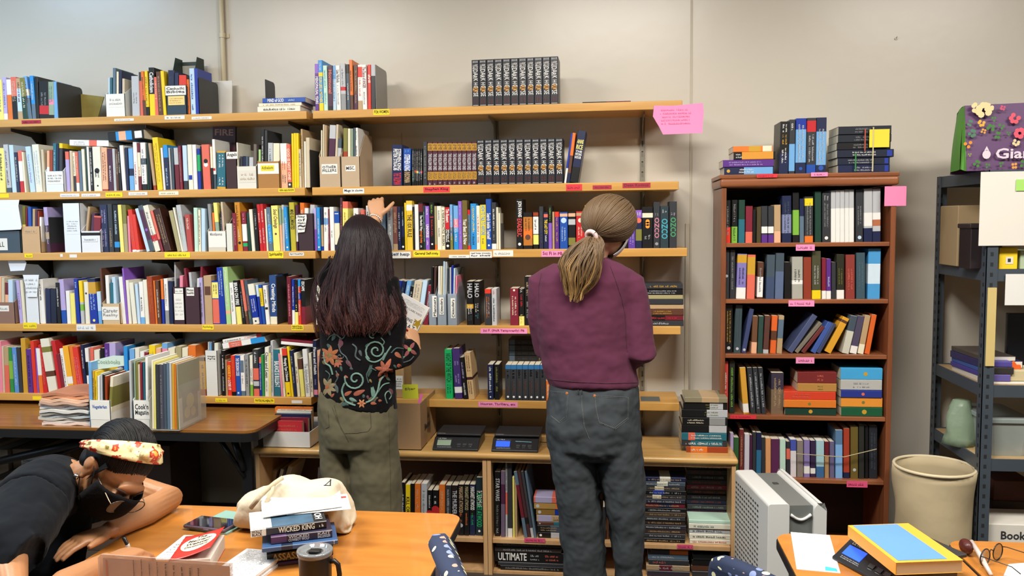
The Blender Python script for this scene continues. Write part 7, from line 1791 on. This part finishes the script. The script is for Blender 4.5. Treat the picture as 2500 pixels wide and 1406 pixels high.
for k in range(1500):
    th = rnd.uniform(PI * .93, PI * 2.07); end = rnd.choice((rnd.uniform(8.2, 9.6), rnd.uniform(9.2, 10.6))); st = rnd.uniform(0, 1.2); ph = rnd.uniform(0, 6); amp = rnd.uniform(.001, .007); P_ = []; n = 18; dth = rnd.uniform(-.12, .12); rr = rnd.uniform(.985, 1.03); cl = rnd.random()
    for i in range(n + 1):
        v = st + (end - st) * i / n; y, a, b_, ry, yo = hrow(v); A, B = J(a, y, YA_ + .01 + yo), J(b_, y, YA_ + .01 + yo); c = (A + B) / 2; rx = (B - A).length / 2; w = (i / n)
        lk = math.floor(th * 7); tt = th + dth * w * w + .07 * math.sin(1.5 * v + lk * 2.1) * w + (math.floor(th * 7) / 7 + .07 - th) * .55 * w * w; f = rr + .07 * w * w * math.sin(1.6 * v + lk * 1.7) + (.05 * w ** 4 if lk % 3 == 0 else 0)
        P_.append(c + V_((rx * math.cos(tt) * f + amp * math.sin(3 * v + ph) * w, ry * math.sin(tt) * f, 0)) - Vector(t.location))
    paths.append((P_, rnd.uniform(.0011, .0022)))
for k in range(90):   # curly locks falling at one side
    lk = k % 5; y0 = 628 + lk * 9; x0 = 806 - lk * 5; P_ = []; jx, jy = rnd.gauss(0, 2.2), rnd.gauss(0, 3)
    for i in range(16): w = i / 15; P_.append(J(x0 - 26 * math.sin(w * (1.8 + lk * .25)) + 4 * math.sin(6 * w + lk) + jx * (1 - w * .5), y0 + (70 + 22 * lk) * w + jy, YA_ + .02 - .04 * w) - Vector(t.location))
    paths.append((P_, .0013))
strands('hair_strands', paths, .0016, hm1, t)
bp = V_(J(917, 524, 3.83)) - Vector(t.location); g = MB()
ax_ = (wL - eL).normalized(); uu = ax_.orthogonal().normalized(); vv = ax_.cross(uu)
for k in range(20): g.ball(wL + ax_ * -.012 - Vector(t.location) + (uu * math.cos(k * PI / 10) + vv * math.sin(k * PI / 10)) * .029, .0042, 8)
tag(g.build('bracelet', mat('pearl_beads', 'd8d4d0', .3, coat=.6), t, smooth=True), kind='stuff')
ring_ = MB(); 
# the book in her hand
A, B, D = J(928, 820, 3.585), J(993, 858, 3.56), J(988, 718, 3.6); F_ = frame(A, B - A, D - A); L, W = (B - A).length, (D - A).length
bk = thing('book', 'white book with gold stars held by the person in the embroidered jacket', 'book'); bk.matrix_world = F_
MB().box(0, 0, -.014, L, W, -.0132).box(0, 0, -.0008, L, W, 0).box(0, 0, -.014, .0008, W, 0).build('cover', mat('held_book_cover', 'e2e0de', .35), bk)
MB().box(.0008, .001, -.0132, L - .001, W - .001, -.0009).build('pages', M_pagew, bk)
k = MB().use(ink('charcoal')); put_text(k, 'SOMETHING TO', IDF, L * .1, W * .55, L * .9, W * .62); put_text(k, 'T.R.E.A.T.', IDF, L * .25, W * .42, L * .92, W * .51); put_text(k, 'ELAINE CLAIRE WEISS', IDF, L * .12, W * .76, L * .9, W * .8, bold=False); scribble(k, IDF, L * .12, W * .84, L * .9, W * .94, 4, 2, thick=.1); scribble(k, IDF, L * .3, W * .2, L * .6, W * .34, 3, 3, thick=.1); k.build('lettering', None, bk)
k = MB().use(mat('gold_star', 'c9a83c', .35, metal=.4))
for (cx_, cy_, r_) in ((L * .9, W * .6, .028), (L * .78, W * .3, .022), (L * .2, W * .12, .024)): k.add([(min(L, cx_ + (r_ if i % 2 == 0 else r_ * .42) * math.sin(i * PI / 5 + .2)), cy_ + (r_ if i % 2 == 0 else r_ * .42) * math.cos(i * PI / 5 + .2), .0005) for i in range(10)] + [(cx_, cy_, .0005)], [(10, i, (i + 1) % 10) for i in range(10)])
k.build('cover_stars', None, bk)
# ---------------------------------------------------------------- the browser in the burgundy sweater
YB = 3.30
t = thing('person', 'person with a blond ponytail in a burgundy sweater and grey jeans, seen from behind', 'person', (-.1, YB, 0)); bpy.context.view_layer.update()
sk2 = skin('skin_fair', 'd3a283')
b = MB(); hc = J(1486, 552, 3.30); f_ = V_((.42, .8, -.42)).normalized(); s_ = f_.cross(V_((0, 0, 1))).normalized(); u_ = s_.cross(f_)
head(b, hc, s_, f_, u_); b.tube([hc + V_((-.03, -.01, -.03)), J(1450, 625, 3.29), J(1436, 655, 3.3)], [.05, .052, .06], 16)
b.rings(sil([(650, 1385, 1490, .06), (675, 1325, 1545, .09), (740, 1325, 1535, .09), (850, 1340, 1530, .09), (940, 1352, 1545, .1), (1060, 1350, 1550, .11), (1110, 1360, 1548, .09)], YB))
RS_ = [J(1532, 694, 3.3), J(1553, 775, 3.28), J(1566, 862, 3.25), J(1540, 872, 3.36), J(1505, 850, 3.53)]; LS_ = [J(1325, 690, 3.3), J(1320, 770, 3.31), J(1335, 850, 3.33), J(1365, 862, 3.42), J(1405, 850, 3.54)]
for P_ in (RS_, LS_): b.tube(P_, [.05, .043, .04, .035, .027], 14)
hand(b, RS_[-1], V_((-.5, .8, .1)), V_((.2, .2, .9)), V_((-.3, -.2, .9)), sc=.95); hand(b, LS_[-1], V_((.5, .8, .1)), V_((-.2, .2, .9)), V_((.3, -.2, .9)), sc=.95)
for a_, c_ in ((1405, 1430), (1510, 1530)): b.tube([J(a_, 1100, YB), J(c_, 1330, YB), V_((J(c_, 1330, YB)[0], YB, .09))], [.08, .055, .04], 14)
blob('body', local(b, t), sk2, t, .004, 3)
M_bu = fabric('burgundy_knit', '562b40', .9, .08, .06, .4, 8)
g = MB(); g.rings(sil([(626, 1398, 1478, .06), (642, 1365, 1512, .08), (660, 1325, 1545, .10), (685, 1306, 1560, .115), (730, 1304, 1552, .122), (790, 1308, 1545, .124), (850, 1318, 1545, .126), (900, 1328, 1552, .13), (932, 1338, 1559, .132), (940, 1342, 1558, .12)], YB))
g.tube([J(1470, 686, YB), J(1510, 684, YB)] + RS_, [.05, .066, .07, .064, .056, .052, .042], 20); g.tube([J(1400, 682, YB), J(1355, 678, YB)] + LS_, [.05, .062, .062, .055, .052, .05, .042], 20)
sw = blob('sweater', local(g, t), M_bu, t, .006, 7, .016, .09)
S_ = Stitch(surf(sw))
for P_ in ([(1490, 650), (1505, 690), (1518, 730), (1526, 770), (1530, 850)], [(1322, 668), (1315, 700), (1316, 760)], [(1340, 926), (1400, 932), (1480, 936), (1556, 934)], [(1412, 632), (1440, 636), (1476, 632)]): S_.line(P_, '44202f', .0014)
local(S_.mb, t).build('seams', None, t)
M_je = mat('charcoal_denim', '383d41', .9, bump=.5, bscale=8, var=.3, vscale=5, spec=.25)
g = MB(); g.rings(sil([(920, 1350, 1548, .11), (945, 1339, 1559, .125), (985, 1335, 1562, .14), (1040, 1333, 1566, .15), (1085, 1337, 1568, .14), (1110, 1345, 1566, .115)], YB))
g.rings(sil([(1070, 1342, 1455, .12), (1130, 1345, 1458, .115), (1200, 1356, 1464, .11), (1280, 1367, 1473, .1), (1350, 1374, 1479, .095), (1420, 1380, 1482, .092), (1490, 1384, 1484, .09)], YB)); g.rings(sil([(1070, 1452, 1566, .12), (1130, 1458, 1572, .115), (1200, 1470, 1576, .11), (1280, 1486, 1575, .1), (1350, 1497, 1570, .095), (1420, 1505, 1565, .09), (1490, 1508, 1562, .088)], YB))
jn = blob('jeans', local(g, t), M_je, t, .006, 6, .022, .08)
S_ = Stitch(surf(jn))
for P_ in ([(1343, 955), (1386, 958), (1383, 990), (1380, 1018), (1365, 1030), (1345, 1015)], [(1452, 966), (1534, 970), (1532, 1020), (1500, 1045), (1462, 1030), (1455, 1000), (1452, 966)], [(1418, 940), (1420, 990), (1426, 1040), (1438, 1070)], [(1340, 940), (1420, 946), (1500, 948), (1556, 946)]): S_.line(P_, '565b5c', .0011); S_.line([(x + 2, y + 3) for x, y in P_], '565b5c', .0009)
for x, y in ((1384, 960), (1452, 966)): S_.leaf(x, y, 7, 7, 0, 'a8683c')
for P_ in ([(1412, 944), (1412, 962)], [(1420, 944), (1420, 962)]): S_.line(P_, '2c3134', .003)
local(S_.mb, t).build('stitching', None, t)
g = MB(); shoe(g, J(1432, 1330, YB)[0], YB, .12); shoe(g, J(1534, 1330, YB)[0], YB, -.15); blob('shoes', local(g, t), mat('shoe_white', 'c9c7c2', .5), t, .005, 3)
# mask and hair
o0 = Vector(t.location); hcL = hc - o0
hm2 = hairmat('blond_hair', '64503a', 'b08c58', 'f0cc88', 1.30, 1.56, .4, .8)
HE = J(1487, 537, 3.285); HRx, HRy, HRz = .104, .108, .098; HOLD = J(1445, 577, 3.195)
g = MB(); g.ball(HE - o0, (HRx * .97, HRy * .97, HRz * .97), 26); g.build('hair', hm2, t, smooth=True)
paths = []; rnd = random.Random(5); hd = (HOLD - HE); hd = V_((hd.x / HRx, hd.y / HRy, hd.z / HRz)).normalized(); fd = V_((.75, .5, .1)).normalized()
for k in range(1100):
    while True:
        v = V_((rnd.gauss(0, 1), rnd.gauss(0, 1), rnd.gauss(0, 1))).normalized()
        if v.dot(f_) < .62 and v.z > -.55 and v.dot(hd) < .75: break
    P_ = []; ang = math.acos(max(-1, min(1, v.dot(hd)))); jr = rnd.uniform(.99, 1.035)
    for i in range(13):
        w = i / 12; sl_ = (v * math.sin((1 - w) * ang) + hd * math.sin(w * ang)) / math.sin(ang); k_ = jr * (1 + .02 * math.sin(w * PI)); P_.append(HE - o0 + V_((sl_.x * HRx, sl_.y * HRy, sl_.z * HRz)) * k_)
    paths.append((P_, rnd.uniform(.001, .0019)))
strands('hair_strands', paths, .0015, hm2, t)
paths = []; PT = [(1445, 578, 12, 3.19), (1436, 596, 38, 3.165), (1425, 620, 50, 3.155), (1416, 650, 54, 3.15), (1411, 685, 46, 3.155), (1406, 715, 26, 3.16), (1405, 735, 14, 3.16)]
for k in range(900):
    a = rnd.uniform(0, 2 * PI); q = math.sqrt(rnd.random()); lk = int(a * 3) + 20 * int(q * 2.5); lr = random.Random(lk); end = lr.uniform(3.6, 6) + rnd.uniform(-.4, .3); end = min(6, end); ph = lr.uniform(0, 6) + rnd.uniform(-.3, .3); P_ = []; am = lr.uniform(.5, 1.6)
    for i in range(15):
        v = end * i / 14; j = min(5, int(v)); w = v - j; x, y, hw, Yy = [PT[j][m_] * (1 - w) + PT[j + 1][m_] * w for m_ in range(4)]
        c = J(x, y, Yy) - o0; R_ = hw / 645; P_.append(c + V_((R_ * q * math.cos(a + .1 * math.sin(v + ph)), R_ * .55 * q * math.sin(a), .005 * am * math.sin(2 * v + ph))) + V_((.007 * am * math.sin(1.7 * v + ph), .004 * math.sin(1.3 * v + ph), 0)))
    paths.append((P_, rnd.uniform(.001, .002)))
strands('ponytail', paths, .0015, hm2, t)
cc = J(1444, 577, 3.185) - o0; axp = V_((.45, .7, .35)).normalized(); uu = axp.orthogonal().normalized(); vv = axp.cross(uu)
MB().tube([cc + (uu * math.cos(q) + vv * math.sin(q)) * .021 for q in [2 * PI * k / 20 for k in range(21)]], .0085, 10, cap=False).build('scrunchie', mat('pink_scrunchie', 'd8b8b8', .8, bump=.4, bscale=80), t, smooth=True)
def maskpatch(C_, s, f, u, k, m, t, az=1.25, e0=-1.05, e1=.02):
    M = frame(C_, s, f); g = MB(); n = 16; vs = []
    for j in range(n + 1):
        for i in range(n + 1):
            a = -az + 2 * az * i / n; e = e0 + (e1 + .22 * math.cos(a) ** 4 - e0) * j / n; r1 = (.084 * k, (.112 + .016 * math.exp(-(a * 2.2) ** 2)) * k, .125 * k)
            p = V_((r1[0] * math.sin(a) * math.cos(e), r1[1] * math.cos(a) * math.cos(e), r1[2] * math.sin(e) - .012)); vs.append(C_ + s * p.x + f * p.y + u * p.z)
    g.add(vs, [(j * (n + 1) + i, j * (n + 1) + i + 1, (j + 1) * (n + 1) + i + 1, (j + 1) * (n + 1) + i) for j in range(n) for i in range(n)]); o = g.build('face_mask', m, t, smooth=True); sm = o.modifiers.new('s', 'SOLIDIFY'); sm.thickness = .002; return o
maskpatch(hc - o0, s_, f_, u_, .93, mat('white_mask', 'dcdcde', .8, bump=.3, bscale=60), t)
# ---------------------------------------------------------------- the writer at the desk
t = thing('person', 'seated person in a black shirt and face mask writing at the desk', 'person', (-1.75, 2.15, 0)); bpy.context.view_layer.update(); o0 = Vector(t.location)
sk3 = skin('skin_tan', 'a57550')
hc = J(279, 1148, 2.20); f_ = V_((.52, -.42, -.72)).normalized(); u_ = V_((.78, -.02, .6)); u_ = (u_ - f_ * u_.dot(f_)).normalized(); s_ = f_.cross(u_); HS = 1.02
b = MB(); head(b, hc, s_, f_, u_, HS)
NB = J(150, 1180, 2.22); b.tube([hc - f_ * .03 - u_ * .05, J(215, 1165, 2.2), J(172, 1185, 2.21), NB], [.055, .056, .058, .07], 20)
shR, shL = J(78, 1235, 2.02), J(215, 1215, 2.40); tor = J(60, 1330, 2.2)
b.tube([NB, J(90, 1290, 2.2), V_((-1.82, 2.18, .62)), V_((-1.9, 2.15, .48))], [.085, .12, .13, .14], 24); b.tube([shR, NB, shL], [.06, .075, .06], 18)
eR_, wR_ = V_((J(35, 1480, 1.68)[0], 1.68, .765)), atZ(264, 1372, .757)
eL_, wL_ = J(412, 1240, 2.45), J(268, 1340, 2.2); eL_.z = .765; wL_.z = .755
b.tube([shR, (shR + eR_) / 2 + V_((-.03, -.03, 0)), eR_, (eR_ + wR_) / 2, wR_], [.058, .052, .045, .04, .027], 18)
b.tube([shL, (shL + eL_) / 2 + V_((0, .02, .02)), eL_, (eL_ * .6 + wL_ * .4), wL_], [.058, .054, .047, .042, .027], 18)
hand(b, wR_, atZ(348, 1340, .75) - wR_, V_((-.1, -.15, 1)), V_((.3, .9, .1)), curl=(.55, .6, .65, .7), thumb=(.85, .3, .25)); hand(b, wL_, V_((-.5, -.85, -.03)), V_((0, 0, 1)), V_((.8, -.5, 0)), curl=(.2, .22, .25, .3))
for yy in (2.06, 2.28): b.tube([V_((-1.88, yy, .5)), V_((-1.52, yy, .52)), V_((-1.48, yy, .08)), V_((-1.36, yy, .04))], [.08, .065, .045, .035], 16)
blob('body', local(b, t), sk3, t, .0035, 3)
M_sh = fabric('black_cotton', '0e1218', .9, .1, .03, .5, 9)
g = MB(); C1 = J(165, 1150, 2.22)
g.tube([J(158, 1172, 2.22), J(120, 1225, 2.22), J(95, 1320, 2.2), V_((-1.82, 2.18, .62)), V_((-1.9, 2.15, .47))], [.082, .125, .15, .155, .165], 28)
g.tube([shR + V_((-.01, 0, 0)), (shR + NB) / 2 + V_((-.015, -.01, 0)), NB + V_((-.03, 0, -.015)), shL], [.09, .1, .1, .085], 22)
g.tube([shR, (shR + eR_) / 2 + V_((-.03, -.03, .01)), (shR * .42 + eR_ * .58)], [.094, .088, .078], 22); g.tube([shL, shL * .5 + eL_ * .5 + V_((0, .02, .015))], [.08, .066], 22)
sh = blob('shirt', local(g, t), M_sh, t, .006, 6, .016, .08)
# collar
g = MB(); cdir = (hc - NB).normalized(); cu1 = cdir.orthogonal().normalized(); cu2 = cdir.cross(cu1)
g.rings([oval(NB + cdir * a, r, r, cu1, cu2, 28) for a, r in ((-.03, .09), (.0, .078), (.02, .072), (.022, .069), (.0, .073), (-.03, .08))], cap=False); o = local(g, t).build('collar', M_sh, t, smooth=True)
g = MB(); g.tube([V_((-1.93, 2.05, .5)), V_((-1.55, 2.05, .53)), V_((-1.48, 2.06, .12))], [.1, .08, .06], 18).tube([V_((-1.93, 2.28, .5)), V_((-1.55, 2.28, .53)), V_((-1.48, 2.28, .12))], [.1, .08, .06], 18); blob('trousers', local(g, t), fabric('dark_trousers', '20222a', .9), t, .008, 5)
# hair: cap, strands, nape
hm3 = hairmat('black_hair', '0c0b0c', '121012', '1c1614', .8, 1.1, .34, sp=.25); mk = lambda x, y, z: hc - o0 + s_ * x * HS + f_ * y * HS + u_ * z * HS
g = MB(); M = Matrix.Identity(4)
for i in range(3): M[i][0] = s_[i]; M[i][1] = f_[i]; M[i][2] = u_[i]; M[i][3] = (hc - o0)[i]
g.ball((0, -.03 * HS, .036 * HS), (.083 * HS, .096 * HS, .094 * HS), 26, M); g.ball((0, -.055, -.025), (.066, .052, .06), 18, M); g.build('hair', hm3, t, smooth=True)
paths = []; rnd = random.Random(3)
for k in range(1300):
    th = rnd.uniform(-1.45, 1.45); n = 14; P_ = []; r0 = rnd.uniform(1.0, 1.05); ph = rnd.uniform(0, 6); e_end = rnd.uniform(3.3, 3.9); side = math.sin(th); st = rnd.uniform(-.0, .25)
    for i in range(n + 1):
        a = st + (e_end - st) * i / n      # from the hairline in front over the crown to the nape
        cy, cz = math.cos(a), math.sin(a); x = .085 * side; wv = math.sqrt(max(.04, 1 - (side * .98) ** 2)); P_.append(mk(x * r0 * (.9 + .1 * math.sin(a)), (-.03 + .1 * cy * wv) * 1, (.036 + .098 * cz * wv) * r0) + V_((0, 0, .001 * math.sin(3 * a + ph))))
    paths.append((P_, rnd.uniform(.0009, .0017)))
for k in range(240):   # sideburns in front of each ear
    sd = rnd.choice((-1, 1)); a = rnd.uniform(-.5, .5); b_ = rnd.random(); P_ = [mk(sd * (.0755 + .003 * math.sin(w * 3)), .022 + .016 * a * (1 - w) - .006 * w, .05 - (.05 + .03 * b_) * w) for w in [i / 8 for i in range(9)]]; paths.append((P_, .0011))
strands('hair_strands', paths, .0013, hm3, t)
# headband
def scarf():
    m = bpy.data.materials.new('floral_scarf'); m.use_nodes = True; N, L_ = nt(m); b_ = N['Principled BSDF']; b_.inputs['Roughness'].default_value = .45; tc = N.new('ShaderNodeTexCoord'); n1 = N.new('ShaderNodeTexNoise'); n1.inputs['Scale'].default_value = 42; n1.inputs['Detail'].default_value = 2
    cr = N.new('ShaderNodeValToRGB'); cr.color_ramp.interpolation = 'LINEAR'; e = cr.color_ramp.elements; e[0].position = .30; e[0].color = (*hexrgb('7a6a2c'), 1); e[1].position = .38; e[1].color = (*hexrgb('e0cf98'), 1)
    for p_, c_ in ((.54, 'e6d6a4'), (.57, 'b8321c'), (.66, 'c43c20'), (.70, 'd8a040')): q = e.new(p_); q.color = (*hexrgb(c_), 1)
    L_.new(tc.outputs['Object'], n1.inputs['Vector']); L_.new(n1.outputs['Fac'], cr.inputs[0]); L_.new(cr.outputs[0], b_.inputs['Base Color']); return m
Msc = scarf(); g = MB(); rs = []; n = 40
for i in range(n + 1):
    a = -1.95 + 3.9 * i / n; wd = .021 + .010 * math.cos(a) - .008 * (abs(a) / 2.05) ** 3; tw = .35 * math.sin(a * 2); c0 = V_((.092 * math.sin(a), -.048 + .082 * math.cos(a), .038 + .098 * math.cos(a)))
    nrm = V_((math.sin(a), .15, math.cos(a))).normalized(); wdv = V_((0, 1, -.25)).normalized()
    rs.append([mk(*(c0 + wdv * wd * math.cos(q) + nrm * .0075 * math.sin(q) * (1 + .5 * math.cos(5 * q + a * 4)))) for q in [2 * PI * k / 14 for k in range(14)]])
g.rings(rs); g.build('headband', Msc, t, smooth=True)
g = MB(); kc = mk(.012, .042, .136); g.ball(kc, (.026, .022, .022), 16); g.ball(kc + s_ * .018 + u_ * .006, (.016, .02, .014), 12); g.ball(kc - s_ * .02, (.016, .018, .016), 12); o = g.build('headband_knot', Msc, t, smooth=True)
maskpatch(hc - o0, s_, f_, u_, HS * 1.02, mat('black_mask', '0c0c0f', .95, bump=.2, bscale=90, spec=.2), t, az=1.2, e0=-1.12, e1=.17)
g = MB()
for q in (-1, 1): g.tube([mk(q * .078, .045, -.02), mk(q * .083, .015, .012), mk(q * .084, -.012, .022), mk(q * .082, -.02, .0)], .0016, 6).tube([mk(q * .072, .05, -.075), mk(q * .08, .01, -.05), mk(q * .083, -.012, -.03)], .0016, 6)
g.build('mask_strap', M_blk, t, smooth=True)
Mg = Matrix.Identity(4); gc_ = mk(0, .118, .0)
for i in range(3): Mg[i][0] = s_[i]; Mg[i][1] = f_[i]; Mg[i][2] = u_[i]; Mg[i][3] = gc_[i]
glasses(t, mat('tortoise_frame', '2a2220', .2, coat=.6), w=.066, r=.024, M=Mg @ Matrix.Rotation(.12, 4, 'X'), tm=mat('pale_temple', 'b9a58c', .25, coat=.5), lens=mat('lens_clear', 'a89c98', .05, alpha=.3, coat=1), temple=.125)
sdn = -1 if s_.y > 0 else 1
g = MB().ball(mk(sdn * .088, -.004, -.046), .0085, 14); g.build('earring', mat('silver_stud', 'c9c8c6', .15, metal=1.0), t, smooth=True)
g = MB().ball(mk(sdn * .031, .093, .012), (.014, .004, .006), 10); 
for q in (-1, 1): g.tube([mk(q * .018, .098, .030), mk(q * .034, .094, .036), mk(q * .050, .080, .030)], [.002, .0028, .0012], 6)
g.build('eyebrow', mat('brow_hair', '2a1c16', .8), t, smooth=True)
pa = atZ(322, 1352, .735); pb_ = J(302, 1312, pa[1] - .02); pn_ = thing('pen', 'black pen held upright by the writing hand', 'pen'); MB().tube([pa + (pa - pb_) * .35, pa, pb_], [.0015, .0045, .0052], 10).build('barrel', mat('pen_black', '17171a', .3), pn_, smooth=True); MB().tube([pa.lerp(pb_, .35), pa.lerp(pb_, .6)], .0056, 10).build('label_band', mat('pen_band', 'b9b4ac', .4), pn_, smooth=True)
# her chair
cch = thing('dotted_chair', 'navy dotted chair hidden beneath the seated writer', 'chair', (-1.9, 2.15, 0)) if False else None
st_ = thing('chair', 'dark padded chair under the seated writer', 'chair', (-1.92, 2.16, 0)); slab([(x * .24, y * .24) for x, y in [(math.cos(q), math.sin(q)) for q in [2 * PI * k / 24 for k in range(24)]]], .3, .36).build('seat', mat('chair_pad', '232a3a', .9), st_, bevel=.01)
for dx_, dy_ in ((-.15, -.15), (.15, -.15), (-.15, .15), (.15, .15)): MB().tube([V_((dx_, dy_, 0)), V_((dx_ * .9, dy_ * .9, .3))], .014, 8).build('leg', M_blk, st_, smooth=True)
build_books(300)
